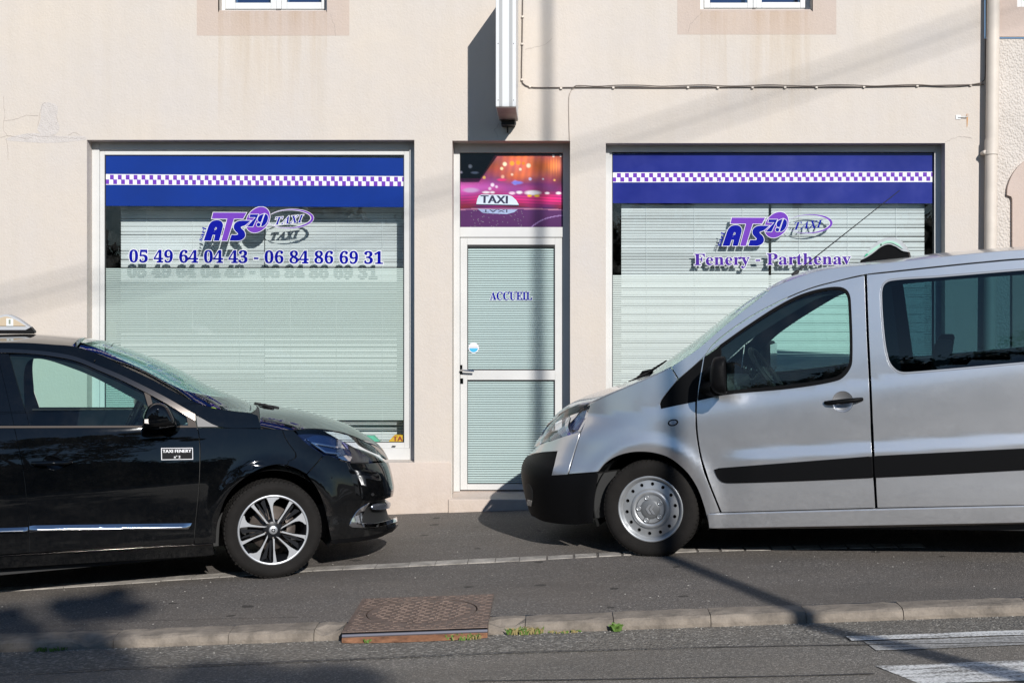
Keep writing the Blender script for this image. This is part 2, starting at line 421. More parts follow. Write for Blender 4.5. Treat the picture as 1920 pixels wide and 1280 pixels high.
# ------------------------------------------------------------------ lettering
GL = {"-":[216,[[[27,154],[27,206],[189,206],[189,154]]]],"0":[375,[[[188,-7],[118,7],[91,24],[60,61],[34,130],[23,241],[34,352],[60,420],[91,456],[118,473],[189,486],[257,473],[283,456],[314,419],[341,351],[353,240],[341,129],[314,61],[283,24],[256,7]],[[188,37],[210,43],[233,74],[243,131],[248,240],[243,349],[233,406],[211,437],[189,443],[157,429],[144,406],[132,349],[127,240],[132,131],[144,74],[166,43]]]],"1":[375,[[[65,0],[65,36],[131,37],[146,45],[152,58],[154,416],[87,351],[57,347],[36,364],[28,396],[91,420],[179,482],[254,482],[256,61],[263,44],[276,37],[343,36],[343,0]]]],"2":[375,[[[24,0],[24,69],[179,234],[210,287],[225,349],[225,395],[217,421],[202,437],[174,445],[145,438],[126,416],[116,380],[112,329],[77,333],[50,344],[32,365],[26,396],[34,426],[55,454],[116,481],[198,485],[258,473],[288,456],[310,434],[323,407],[328,367],[319,329],[303,298],[238,220],[87,74],[257,75],[288,95],[305,141],[345,141],[341,0]]]],"3":[375,[[[163,-7],[104,-2],[62,13],[29,41],[19,74],[31,108],[68,126],[76,126],[78,100],[92,70],[107,55],[135,43],[166,41],[199,49],[221,66],[233,87],[240,151],[234,174],[214,202],[168,224],[95,227],[95,269],[154,269],[188,281],[211,305],[223,340],[223,390],[206,431],[178,445],[142,439],[120,406],[111,341],[55,351],[34,367],[27,382],[25,413],[34,434],[75,469],[128,483],[217,483],[271,466],[309,436],[327,394],[320,335],[288,291],[225,256],[279,238],[312,216],[336,184],[344,151],[338,90],[324,61],[304,37],[241,3]]]],"4":[375,[[[121,0],[121,36],[161,38],[188,52],[194,74],[195,125],[9,125],[9,166],[199,480],[293,480],[293,169],[363,169],[363,125],[293,125],[293,74],[297,58],[309,44],[357,36],[357,0]],[[56,169],[195,169],[199,416],[191,399]]]],"5":[375,[[[165,-7],[106,-1],[66,14],[40,35],[27,68],[29,89],[37,105],[73,121],[81,121],[85,90],[97,66],[130,43],[183,45],[207,58],[222,76],[237,135],[234,178],[226,203],[195,236],[137,247],[71,235],[40,247],[62,480],[316,480],[319,357],[281,357],[270,394],[254,405],[105,406],[94,281],[168,291],[216,287],[258,276],[293,256],[319,228],[339,171],[333,96],[319,65],[299,40],[236,4]]]],"6":[375,[[[197,-7],[150,-1],[109,18],[76,49],[51,93],[35,151],[30,222],[35,293],[46,341],[70,397],[104,441],[149,472],[206,486],[282,479],[307,468],[329,449],[339,425],[338,399],[322,376],[298,364],[260,360],[249,424],[236,441],[216,447],[191,441],[170,426],[139,366],[125,269],[161,286],[196,293],[237,293],[273,285],[302,269],[326,245],[343,214],[351,176],[351,132],[342,90],[313,38],[264,5]],[[199,38],[228,49],[244,74],[253,113],[254,166],[238,228],[219,247],[193,253],[161,246],[132,228],[125,221],[126,190],[131,138],[147,81],[170,48]]]],"7":[375,[[[111,0],[289,406],[102,405],[86,398],[76,383],[70,338],[30,338],[33,480],[353,480],[353,447],[168,0]]]],"8":[375,[[[183,-7],[118,1],[69,24],[38,57],[22,99],[23,150],[39,184],[67,211],[119,242],[83,267],[57,296],[36,351],[37,385],[50,423],[70,449],[99,469],[173,486],[254,478],[286,463],[310,441],[325,415],[333,385],[332,344],[317,313],[292,289],[244,260],[309,220],[344,177],[355,127],[344,71],[324,41],[276,9],[234,-3]],[[203,283],[239,317],[250,370],[237,418],[206,444],[179,447],[150,432],[137,410],[130,372],[143,325],[163,306]],[[187,32],[218,37],[241,55],[257,82],[261,126],[252,154],[239,170],[164,216],[121,170],[112,142],[111,107],[120,74],[139,49],[156,38]]]],"9":[375,[[[152,-7],[106,-2],[67,17],[45,51],[46,87],[57,100],[75,107],[92,71],[118,45],[145,36],[183,41],[205,57],[223,84],[237,122],[251,230],[212,198],[166,185],[103,194],[60,220],[40,248],[28,282],[26,355],[49,420],[95,466],[162,486],[209,484],[238,476],[287,444],[323,390],[340,332],[345,261],[338,173],[321,111],[292,60],[253,21],[200,-2]],[[184,233],[224,245],[251,278],[242,372],[231,403],[209,432],[181,441],[149,429],[132,402],[123,362],[128,275],[149,244]]]],"A":[437,[[[-9,0],[-9,18],[24,30],[45,64],[206,466],[224,465],[399,55],[420,25],[443,18],[443,0],[229,0],[229,18],[259,21],[277,30],[283,46],[253,132],[103,132],[77,67],[76,39],[96,21],[128,18],[128,0]],[[113,161],[242,161],[177,319]]]],"C":[468,[[[257,-11],[213,-7],[155,10],[105,43],[66,87],[39,142],[29,184],[27,251],[39,314],[56,351],[92,399],[139,435],[176,452],[216,462],[275,465],[377,436],[402,439],[419,465],[437,465],[437,308],[420,308],[392,364],[356,407],[328,427],[282,442],[228,437],[198,419],[174,389],[157,347],[147,293],[147,164],[159,114],[177,74],[203,46],[237,29],[305,26],[371,52],[428,106],[447,89],[395,33],[365,14],[296,-8]]]],"E":[442,[[[14,0],[14,17],[51,22],[66,34],[75,78],[74,394],[62,425],[44,435],[16,439],[16,455],[399,455],[399,320],[383,320],[375,357],[361,386],[327,414],[255,430],[208,429],[189,422],[183,394],[183,246],[232,252],[266,278],[288,345],[304,345],[304,118],[287,118],[276,173],[254,206],[225,218],[183,222],[183,59],[189,38],[206,29],[246,28],[324,43],[371,75],[411,143],[430,143],[402,0]]]],"F":[404,[[[15,0],[15,17],[58,29],[73,62],[75,375],[65,418],[50,430],[14,439],[14,455],[394,455],[394,320],[377,320],[355,385],[320,416],[261,430],[212,431],[189,425],[182,403],[182,247],[217,250],[248,263],[269,289],[284,347],[302,347],[302,118],[285,118],[269,181],[249,208],[217,221],[182,224],[186,48],[204,26],[257,17],[257,0]]]],"I":[261,[[[13,0],[13,17],[50,26],[65,37],[75,75],[74,405],[58,430],[13,439],[13,455],[244,455],[244,439],[223,437],[192,424],[183,397],[183,71],[194,34],[211,24],[246,17],[246,0]]]],"L":[426,[[[15,0],[15,17],[52,24],[66,36],[75,81],[73,399],[57,429],[16,439],[16,455],[250,455],[250,439],[204,432],[193,424],[185,407],[182,83],[188,40],[208,29],[249,28],[325,44],[370,80],[409,154],[427,154],[402,0]]]],"P":[418,[[[15,0],[15,17],[52,24],[66,36],[75,81],[73,398],[57,428],[16,439],[16,455],[265,454],[322,445],[366,422],[395,388],[408,344],[404,296],[380,252],[351,230],[314,214],[268,206],[182,206],[185,50],[199,28],[242,17],[242,0]],[[182,230],[244,235],[278,261],[287,283],[292,329],[288,375],[275,406],[252,425],[229,430],[199,429],[187,421],[182,398]]]],"T":[423,[[[92,0],[92,17],[137,27],[154,59],[156,433],[102,426],[65,403],[41,367],[29,318],[11,318],[11,455],[410,455],[410,317],[394,317],[375,382],[357,404],[333,420],[304,430],[263,433],[265,58],[281,26],[328,17],[328,0]]]],"U":[492,[[[248,-13],[192,-8],[147,6],[114,29],[91,61],[74,128],[72,398],[56,428],[15,439],[15,455],[240,455],[240,439],[192,425],[181,394],[181,121],[191,74],[203,51],[232,29],[275,22],[311,26],[340,37],[363,56],[379,83],[389,117],[392,389],[379,423],[360,433],[328,439],[328,455],[474,455],[474,439],[437,426],[424,396],[421,148],[403,69],[380,32],[346,7],[302,-8]]]],"X":[471,[[[11,0],[11,17],[53,30],[78,52],[193,208],[67,402],[43,429],[14,439],[14,455],[244,455],[244,439],[200,433],[190,412],[265,289],[327,382],[339,408],[338,421],[328,432],[293,439],[293,455],[458,455],[458,439],[445,438],[410,428],[380,403],[281,265],[421,45],[444,22],[464,17],[464,0],[238,0],[238,17],[278,23],[289,34],[290,46],[279,71],[210,183],[126,56],[130,30],[146,21],[174,17],[174,0]]]],"a":[344,[[[255,-10],[216,1],[200,35],[168,11],[115,-8],[64,-4],[34,18],[20,63],[25,91],[39,115],[98,155],[199,190],[193,272],[182,286],[156,295],[123,293],[105,281],[123,231],[110,202],[90,192],[64,192],[49,199],[36,218],[33,244],[40,266],[77,300],[126,316],[185,318],[239,307],[272,283],[285,259],[292,228],[294,42],[304,34],[320,42],[329,28],[294,-1]],[[151,34],[178,44],[199,63],[199,169],[154,151],[127,123],[118,84],[126,46]]]],"e":[301,[[[154,-10],[106,-1],[58,35],[32,81],[20,141],[24,201],[44,252],[87,298],[132,316],[193,314],[237,292],[268,251],[282,195],[283,166],[117,166],[127,97],[154,56],[175,46],[212,44],[237,53],[270,86],[285,73],[248,27],[228,11],[205,-1]],[[116,192],[201,192],[199,252],[186,288],[161,297],[136,286],[121,255]]]],"h":[381,[[[18,0],[18,16],[39,21],[47,29],[52,56],[52,406],[43,432],[19,440],[19,455],[148,455],[148,267],[175,295],[224,317],[270,315],[309,292],[328,244],[331,49],[340,23],[363,16],[363,0],[202,0],[202,16],[228,26],[235,56],[234,241],[223,265],[203,271],[173,262],[148,235],[148,43],[157,23],[180,16],[180,0]]]],"n":[381,[[[18,0],[18,16],[39,21],[47,29],[52,56],[52,266],[43,287],[19,294],[19,310],[148,310],[148,267],[175,296],[224,317],[270,315],[309,292],[328,244],[331,49],[340,23],[363,16],[363,0],[202,0],[202,16],[228,26],[235,56],[234,241],[223,265],[203,271],[173,262],[148,235],[148,43],[157,23],[180,16],[180,0]]]],"r":[287,[[[18,0],[18,16],[47,29],[52,56],[52,267],[44,287],[20,293],[21,310],[146,310],[146,252],[165,280],[195,306],[226,318],[250,317],[270,308],[283,293],[288,254],[270,228],[242,223],[225,228],[199,257],[184,259],[166,247],[155,228],[149,192],[150,42],[163,23],[197,16],[197,0]]]],"t":[228,[[[124,-9],[80,-1],[66,10],[53,36],[48,279],[20,279],[20,300],[88,369],[129,424],[144,424],[144,310],[208,310],[208,279],[144,279],[148,54],[157,43],[175,41],[189,49],[206,75],[222,66],[211,43],[182,9],[145,-7]]]],"v":[306,[[[142,-10],[33,261],[19,285],[-3,293],[-3,310],[164,310],[164,294],[136,290],[129,273],[185,122],[241,270],[232,289],[203,294],[203,310],[305,310],[305,295],[284,286],[272,269],[160,-10]]]],"y":[300,[[[52,-140],[22,-133],[1,-113],[-7,-84],[1,-58],[24,-41],[56,-44],[72,-61],[75,-94],[90,-98],[120,-65],[140,-5],[32,260],[17,286],[4,293],[-5,293],[-5,310],[162,310],[162,293],[133,288],[128,272],[185,119],[238,270],[232,288],[203,293],[203,310],[300,310],[300,293],[280,285],[265,258],[135,-87],[101,-127]]]],"iT":[403,[[[44,0],[44,17],[86,27],[104,52],[205,427],[168,424],[132,410],[88,371],[64,330],[47,330],[72,451],[437,451],[418,322],[399,322],[395,354],[374,400],[336,424],[306,426],[205,51],[213,27],[253,17],[253,0]]]],"iA":[420,[[[-68,0],[-68,17],[-39,25],[-13,48],[323,461],[342,461],[328,61],[333,45],[354,25],[388,17],[388,0],[178,0],[178,17],[208,24],[228,45],[237,77],[238,140],[97,140],[42,72],[28,42],[38,25],[71,17],[71,0]],[[119,168],[240,168],[247,328]]]],"iX":[380,[[[-65,0],[-65,17],[-32,23],[-5,42],[150,208],[91,400],[71,426],[34,435],[34,451],[237,451],[237,435],[200,428],[188,408],[222,283],[308,374],[327,401],[327,426],[294,435],[294,451],[431,451],[431,435],[423,433],[398,422],[368,397],[232,254],[297,55],[319,26],[356,17],[356,0],[152,0],[152,17],[185,25],[196,47],[161,176],[53,57],[50,40],[55,28],[94,17],[94,0]]]],"iI":[249,[[[-34,0],[-34,15],[-4,19],[16,32],[39,85],[119,389],[115,420],[87,433],[73,435],[73,451],[283,451],[283,435],[243,426],[222,399],[133,75],[129,47],[134,30],[150,20],[177,15],[177,0]]]]}
def glyph_loops(text, italic=False):
    out = []; x = 0
    for ch in text:
        if ch == ' ': x += 190; continue
        adv, loops = GL[('i' + ch) if italic else ch]
        for l in loops: out.append([(p[0] + x, p[1]) for p in l])
        x += adv + 12
    return out

def lettering(mb, loops, p0, p1, height, hfont, y, m, outline=None, om=None, bold=0.):
    """fit loops between the image points p0, p1 (ends of the base line) with digits `height` px tall, on the plane y"""
    xs = [p[0] for l in loops for p in l]; x0, x1 = min(xs), max(xs)
    a = Vector(p0); b = Vector(p1); s = y / F
    def cv(p, off=0):
        t = (p[0] - x0) / (x1 - x0); h = p[1] / hfont * height
        d = (b - a); L = d.length; u = d / L; nrm = Vector((u.y, -u.x))
        q = a + d * t + nrm * h
        return ((q.x - CX) * s, CZ + (CY - q.y) * s)
    L = [[cv(p) for p in l] for l in loops]
    if bold:
        L2 = []
        for l in L:
            hole = any(l is not k and inside(l[0], k) for k in L)
            o = [tuple(p) for p in offset_loop(l, (-.6 if hole else 1) * bold * s)]; L2.append(o)
        L = L2
    flat(mb, L, y, m)
    if outline:
        for l in L:
            if any(l is not k and inside(l[0], k) for k in L): continue
            holes = [offset_loop(h, -outline * s) for h in L if h is not l and inside(h[0], l)]
            holes = [h for h in holes if area2(h) > 0 and len(h) > 3]
            flat(mb, [offset_loop(l, outline * s)] + holes, y + .0012, om)

def sans(text):
    """loops-free mesh of a line in the built-in sans font: (verts, faces), x from 0, cap height about .73"""
    cu = bpy.data.curves.new('line', 'FONT'); cu.body = text; cu.size = 1; cu.resolution_u = 3; cu.fill_mode = 'FRONT'
    o = bpy.data.objects.new('line', cu); COL.objects.link(o)
    dg = bpy.context.evaluated_depsgraph_get(); me = bpy.data.meshes.new_from_object(o.evaluated_get(dg), depsgraph=dg)
    v = [(p.co.x, p.co.y) for p in me.vertices]; f = [tuple(p.vertices) for p in me.polygons]
    bpy.data.objects.remove(o); bpy.data.curves.remove(cu); bpy.data.meshes.remove(me)
    return v, f

def sans_line(mb, text, p0, p1, height, y, m, bold=0.):
    v, f = sans(text); xs = [p[0] for p in v]; x0, x1 = min(xs), max(xs)
    hs = max(p[1] for p in v)
    a = Vector(p0); b = Vector(p1); d = b - a; u = d.normalized(); nr = Vector((u.y, -u.x)); s = y / F
    for dx in ([0] if not bold else [-bold, 0, bold]):
        out = []
        for p in v:
            q = a + d * ((p[0] - x0) / (x1 - x0)) + nr * (p[1] / hs * height) + u * dx
            out.append(((q.x - CX) * s, y - dx * .00005, CZ + (CY - q.y) * s))
        mb.add(out, f, m)

# ------------------------------------------------------------------ ground
YW = 11.73                                     # front of the shop wall
def zp(x, y): return .036 * x + .036 * (y - 9.35)
def zr(x, y): return .036 * x - .118 + .05 * (7.72 - max(y, 4.2))
def gp(px, py):
    k = (py - CY) / F; m = (px - CX) / F; y = 1.7966 / (k + .036 * m + .036); x = m * y; return Vector((x, y, zp(x, y)))
def gr(px, py):
    k = (py - CY) / F; m = (px - CX) / F; y = 1.192 / (k + .036 * m - .05); x = m * y; return Vector((x, y, zr(x, y)))

def sheet(name, xs, ys, zf, m, dz=0., jit=0.):
    mb = MB(); nx = len(xs); v = []
    for y in ys:
        for x in xs: v.append((x, y, zf(x, y) + dz + (random.uniform(-jit, jit) if jit else 0)))
    mb.add(v, [(j * nx + i, j * nx + i + 1, (j + 1) * nx + i + 1, (j + 1) * nx + i) for j in range(len(ys) - 1) for i in range(nx - 1)], m, True)
    return mb.build(name, fix=False, kind='structure')

YK1, YK0 = 7.90, 7.72                          # kerb back and front
X0M, X1M, Y0M, Y1M = -1.14, -.36, 7.63, 8.45   # drain cover
mb = MB()
def pav(x0, x1, y0, y1):
    mb.add([(x0, y0, zp(x0, y0)), (x1, y0, zp(x1, y0)), (x1, y1, zp(x1, y1)), (x0, y1, zp(x0, y1))], [(0, 1, 2, 3)], M_asph)
pav(-40, X0M, YK1, 14); pav(X1M, 40, YK1, 14); pav(X0M, X1M, Y1M, 14)
mb.build('pavement', fix=False, kind='structure')
YG = 7.17
mb = MB()
v = []; ys = [YK0 + .02, 7.5, YG]; xs = np.linspace(-40, 40, 5)
def road_piece(name, ys, m):
    mb = MB(); v = []; xs = [-40, -5, 0, 5, 40]
    for y in ys:
        for x in xs: v.append((x, y, zr(x, y)))
    n = len(xs); mb.add(v, [(j * n + i, (j + 1) * n + i, (j + 1) * n + i + 1, j * n + i + 1) for j in range(len(ys) - 1) for i in range(n - 1)], m)
    return mb.build(name, fix=False, kind='structure')
def seam_y(x): return 7.02 + .027 * x
road_piece('gutter', [YK0 + .03, 7.4, 6.80], M_gut)
mb = MB(); v = []; xs = [-40, -5, -2.5, 0, 2.5, 5, 40]
for x in xs: v.append((x, seam_y(max(-5, min(5, x))), zr(x, seam_y(max(-5, min(5, x)))) + .004))
for y in (6.0, 4.2, 0., -6.4):
    for x in xs: v.append((x, y, zr(x, y) + .004))
n = len(xs); mb.add(v, [(j * n + i, (j + 1) * n + i, (j + 1) * n + i + 1, j * n + i + 1) for j in range(4) for i in range(n - 1)], M_road)
mb.build('road', fix=False, kind='structure')
mb = MB(); mb.add([(-150, -120, -2.6), (150, -120, -2.6), (150, 60, -2.6), (-150, 60, -2.6)], [(0, 1, 2, 3)], M_asph)
mb.add([(-60, -30, .05 + -2.1), (60, -30, .05 + 2.2), (60, -6.4, .05 + 2.2), (-60, -6.4, .05 - 2.1)], [(0, 1, 2, 3)], M_asph)
mb.build('ground', fix=False, kind='structure')

# tar seals along the joints in the road
def strip_line(name, pts, w, dz, m, conv=gr, n=24, kind='structure'):
    P_ = smooth_pts(pts, 40, closed=False); P_ = [conv(p[0], p[1]) for p in P_]
    mb = MB(); v = []
    for i, p in enumerate(P_):
        ww = w * (.75 + .5 * random.random())
        v += [(p.x, p.y - ww, p.z + dz - .05 * -ww), (p.x, p.y + ww, p.z + dz - .05 * ww)]
    mb.add(v, [(2 * i, 2 * i + 2, 2 * i + 3, 2 * i + 1) for i in range(len(P_) - 1)], m)
    return mb.build(name, fix=False, kind=kind)
strip_line('tar_seam', [(-60, 1272), (200, 1256), (420, 1247), (640, 1238), (960, 1225), (1400, 1214), (1985, 1206)], .009, .009, M_tar)
strip_line('tar_seam', [(880, 1279), (1100, 1276), (1500, 1269), (1640, 1265)], .009, .009, M_tar)
strip_line('tar_seam', [(600, 1156), (300, 1163), (60, 1176)], .0025, .004, M_tar, conv=gp)

# zebra stripes, worn white paint
kz = NT('worn_white_paint'); kz.b.inputs['Roughness'].default_value = .7
f = kz.math('ADD', kz.noise(60, 5, .7), kz.math('MULTIPLY', kz.noise(7, 4, .6, kz.pos((.35, 3, 1))), .7))
kz.l(kz.mix(kz.ramp(f, [(.78, 1.), (1.05, 0.)]), (.16, .15, .135), (.85, .84, .81)), kz.b.inputs['Base Color']); kz.bump(kz.noise(110, 4, .7), .8, .005)
kz2 = NT('faded_white_paint'); kz2.b.inputs['Roughness'].default_value = .75
f = kz2.math('ADD', kz2.noise(70, 5, .7), kz2.math('MULTIPLY', kz2.noise(5, 4, .6, kz2.pos((.35, 3, 1))), .7))
kz2.l(kz2.mix(kz2.ramp(f, [(.66, 1.), (.98, 0.)]), (.17, .16, .145), (.58, .57, .55)), kz2.b.inputs['Base Color']); kz2.bump(kz2.noise(110, 4, .7), .8, .005)
for k, (xl, ya, yb, mm) in enumerate([(1.46, 7.06, 7.20, kz.m), (1.50, 6.77, 7.035, kz2.m), (1.41, 5.92, 6.37, kz.m), (1.3, 5.05, 5.5, kz.m), (1.2, 4.2, 4.65, kz.m)]):
    mb = MB(); n = 26; v = []
    for i in range(n):
        x = xl + (.03 * random.random() if i == 0 else 0) + (6.0 * i / (n - 1))
        e = .012
        a = ya + random.uniform(-e, e); b = yb + random.uniform(-e, e)
        v += [(x + (.10 if i == 0 and k in (2,) else 0), a, zr(x, a) + .008), (x, b, zr(x, b) + .008)]
    mb.add(v, [(2 * i, 2 * i + 2, 2 * i + 3, 2 * i + 1) for i in range(n - 1)], mm)
    mb.build('crossing_stripe', fix=False, kind='structure')

# kerb: individual stones
kerb = thing('kerb', None, None, (0, YK0, zp(0, YK0))); kerb['kind'] = 'structure'
def kerb_stone(x0, x1, chip=None):
    prof = [(YK0, -.10), (YK0 - .002, -.040), (YK0 + .006, -.014), (YK0 + .022, -.003), (YK0 + .05, .001), (YK0 + .11, .002), (YK1, .001), (YK1, -.1)]
    n = max(3, int((x1 - x0) / .07)); v = []; q = len(prof); off = random.uniform(-.003, .003); dz = random.uniform(-.002, .002)
    for i in range(n + 1):
        x = x0 + .002 + (x1 - x0 - .004) * i / n; e = (.003 if i in (0, n) else 0)
        for j, (y, z) in enumerate(prof):
            jz = random.uniform(-.0025, .0025) if 0 < j < q - 1 else 0; jy = random.uniform(-.003, .003) if 0 < j < q - 1 else 0
            cz = 0
            if chip and 0 < j < 5 and chip[0] < i / n < chip[1]: cz = -.03 * random.uniform(.6, 1.2)
            v.append((x, y + off + jy + (e if j < 5 else 0), zp(x, y) + z + dz + jz - (e * .7 if 0 < j < q - 1 else 0) + cz))
    mb = MB()
    mb.add(v, [(i * q + j, (i + 1) * q + j, (i + 1) * q + j + 1, i * q + j + 1) for i in range(n) for j in range(q - 1)], M_kerb, False)
    mb.add(v[:q], [tuple(range(q))], M_kerb); mb.add(v[-q:], [tuple(range(q))[::-1]], M_kerb)
    return mb.build('kerb_stone', kerb)
def kx(px): return (px - CX) * 7.75 / F
edges = [-900, -560, -260, -20, 215, 430, 590, 644]
for a, b in zip(edges[:-1], edges[1:]): kerb_stone(kx(a), kx(b), (.3, .8) if a == 590 else ((.75, 1) if a == -20 else None))
edges = [914, 985, 1150, 1332, 1510, 1692, 1930, 2200, 2500, 2800]
for a, b in zip(edges[:-1], edges[1:]): kerb_stone(kx(a), kx(b), (.2, .9) if a == 914 else None)

# strip of setts at the edge of the parking bays
strip = thing('sett_strip', None, None, (0, 9.5, zp(0, 9.5))); strip['kind'] = 'structure'
px_ = [(-300, 1127), (0, 1106), (590, 1067), (940, 1050), (1300, 1031), (1600, 1024.5), (1960, 1018), (2300, 1012)]
pts = [gp(*p) for p in px_]
def sy(x): return float(np.interp(x, [p.x for p in pts], [p.y for p in pts]))
x = -5.2
while x < 2.35:
    w = random.uniform(.150, .185) if x > -.5 else random.uniform(.17, .24)
    jg = .003 if x > -.2 else .001; x0, x1 = x + jg, x + w - jg; d = .066 + random.uniform(-.005, .005); j = lambda: random.uniform(-.004, .004)
    yc0, yc1 = sy(x0), sy(x1); t = .005 + random.uniform(-.002, .002); e = .006 if x > -.2 else .0015
    c = [(x0, yc0 - d + j(), -.02), (x1, yc1 - d + j(), -.02), (x1, yc1 + d + j(), -.02), (x0, yc0 + d + j(), -.02)]
    top = [(x0 + e, yc0 - d + e + j(), t), (x1 - e, yc1 - d + e + j(), t), (x1 - e, yc1 + d - e + j(), t), (x0 + e, yc0 + d - e + j(), t)]
    mb = MB(); mb.hexa([(p[0], p[1], zp(p[0], p[1]) + p[2]) for p in c + top], M_sett); mb.build('sett', strip)
    x += w

# drain cover
dr = thing('drain_cover', 'rusty brown cast iron drain with round studded lid set in the pavement edge', 'drain cover', (-.75, 8.04, zp(-.75, 8.04)))
cxm, cym, rm = -.752, 8.055, .315
mb = MB(); N = 48
circ = [(cxm + rm * math.cos(2 * math.pi * i / N), cym + rm * math.sin(2 * math.pi * i / N)) for i in range(N)]
rect = [(X0M, Y0M), (X1M - .0, Y0M), (X1M - .0, Y1M), (X0M, Y1M)]
v, f = tri([rect, circ]); mb.add([(p[0], p[1], zp(*p) + .008) for p in v], f, M_iron)
inn = [(cxm + (rm - .003) * math.cos(2 * math.pi * i / N), cym + (rm - .004) * math.sin(2 * math.pi * i / N)) for i in range(N)]
mb.add([(p[0], p[1], zp(*p) + .008) for p in circ] + [(p[0], p[1], zp(*p) - .02) for p in circ], [(i, (i + 1) % N, N + (i + 1) % N, N + i) for i in range(N)], M_iron)
for (a, b) in ((1, 2), (2, 3), (3, 0)):
    p, q = rect[a], rect[b]; mb.add([(p[0], p[1], zp(*p) + .008), (q[0], q[1], zp(*q) + .008), (q[0], q[1], zp(*q) - .05), (p[0], p[1], zp(*p) - .05)], [(0, 1, 2, 3)], M_iron)
mb.build('frame', dr)
mb = MB(); r2 = rm - .007
disc = [(cxm + r2 * math.cos(2 * math.pi * i / N), cym + r2 * math.sin(2 * math.pi * i / N)) for i in range(N)]
mb.add([(p[0], p[1], zp(*p) + .006) for p in disc] + [(p[0], p[1], zp(*p) - .02) for p in disc], [tuple(range(N))] + [(i, N + i, N + (i + 1) % N, (i + 1) % N) for i in range(N)], M_iron)
mb.build('lid', dr)
mb = MB()
def stud(x, y, lx, ly, h=.012):
    c = [(x - lx, y - ly), (x + lx, y - ly), (x + lx, y + ly), (x - lx, y + ly)]
    mb.hexa([(p[0], p[1], zp(*p) + .004) for p in c] + [(p[0] * .85 + x * .15, p[1] * .85 + y * .15, zp(*p) + h) for p in c], M_iron)
row = 0; y = Y0M + .03
while y < Y1M - .02:
    x = X0M + .03 + (.028 if row % 2 else 0); kk = 0
    while x < X1M - .02:
        d = math.hypot(x - cxm, y - cym)
        if d < r2 - .03 or d > rm + .02:
            if (row + kk) % 2: stud(x, y, .020, .005); stud(x, y + .012, .005, .009)
            else: stud(x, y, .005, .014); stud(x + .012, y, .010, .005)
        x += .056; kk += 1
    y += .042; row += 1
mb.build('stud', dr, kind='stuff')
mb = MB()
def ap(x, y, z): return (x, y, z)
y0 = Y0M; za = lambda x: zp(x, y0) + .008
x0, x1 = X0M, X1M
def lip(rows, m):
    for (ya, da), (yb, db) in zip(rows[:-1], rows[1:]):
        mb.add([(x0, y0 + ya, za(x0) + da), (x1, y0 + ya, za(x1) + da), (x1, y0 + yb, za(x1) + db), (x0, y0 + yb, za(x0) + db)], [(0, 1, 2, 3)], m)
lip([(0, 0), (-.001, -.006), (.004, -.008)], M_iron); lip([(.004, -.008), (.03, -.009), (.03, -.04)], M_slot)
lip([(.030, -.018), (.008, -.014), (-.004, -.016), (-.009, -.025), (-.005, -.033)], mat('worn_steel', (.17, .17, .20), .45, metal=.5))
n = 14; v = []
for i in range(n + 1):
    x = x0 + (x1 - x0) * i / n; u = i / n; yf = y0 - .014 - .055 * math.sin(math.pi * u) ** .6
    v += [(x, y0 - .004, za(x) - .031), (x, y0 - .014 - .45 * (y0 - yf - .014), za(x) - .042), (x, yf, zr(x, yf) + .002)]
mb.add(v, [(3 * i + j, 3 * i + j + 1, 3 * i + j + 4, 3 * i + j + 3) for i in range(n) for j in (0, 1)], M_rust)
mb.build('apron', dr)

# loose pale grit on the asphalt
mb = MB()
def grit(x, y, z, r):
    v = [(x - r, y, z), (x, y - r * .8, z), (x + r, y, z), (x, y + r * .8, z), (x, y, z + r * .7)]
    mb.add(v, [(0, 1, 4), (1, 2, 4), (2, 3, 4), (3, 0, 4)], M_stone)
for i in range(170):
    x = rng.uniform(-3.6, 3.4); y = rng.uniform(7.95, 9.4) if rng.random() < .8 else rng.uniform(9.6, 11.5)
    if X0M < x < X1M and y < Y1M: continue
    grit(x, y, zp(x, y), rng.uniform(.002, .0055))
for i in range(60):
    x = rng.uniform(-2.5, 2.6); y = rng.uniform(7.3, 7.68); grit(x, y, zr(x, y), rng.uniform(.002, .005))
for i in range(260):
    x = rng.uniform(-3.2, 3.2); y = YK0 - abs(rng.normal(0, .035)) - .004; grit(x, y, zr(x, y), rng.uniform(.0015, .005))
grit(*gr(1435, 1165), .010); grit(*gr(1725, 1153)[:2], zr(*gr(1725, 1153)[:2]), .008)
mb.build('gravel', kind='stuff')

# weeds in the kerb joints
def weed(label, px, py, n, h, spread, m, m2=None, name='weed_tuft', leafy=False):
    p = gr(px, py); p.y = min(p.y, 7.71); mb = MB()
    o = thing(name, label, 'weed', (p.x, p.y, zr(p.x, p.y)))
    for i in range(n):
        a = rng.uniform(0, 2 * math.pi); r = spread * rng.random() ** .5
        bx, by = p.x + r * math.cos(a) , p.y + .035 * math.sin(a) - .012; bz = zr(bx, by) + .002
        L = h * rng.uniform(.5, 1.1); lean = rng.uniform(-.9, .9); w = rng.uniform(.002, .0035) * (2.6 if leafy else 1)
        dx, dy = lean * L * .8, rng.uniform(-.5, .15) * L; mm = m if (m2 is None or rng.random() < .6) else m2
        mb.add([(bx - w, by, bz), (bx + w, by, bz), (bx + dx * .4 + w * 1.4, by + dy * .4, bz + L * .65), (bx + dx * .4 - w * 1.4, by + dy * .4, bz + L * .65), (bx + dx, by + dy, bz + L * .85)], [(0, 1, 2, 3), (3, 2, 4)], mm)
    mb.build('leaves', o, fix=False, kind='stuff')
weed('bright green leafy weed growing in a kerb joint', 1152, 1170, 40, .050, .026, M_leaf, leafy=True, name='leafy_weed')
weed('tuft of mixed green and dry grass against the broken kerb end', 985, 1178, 130, .045, .10, M_straw, M_leaf)
weed('low yellowish grass line at the foot of the kerb', 1060, 1178, 50, .018, .10, M_straw, M_leaf)
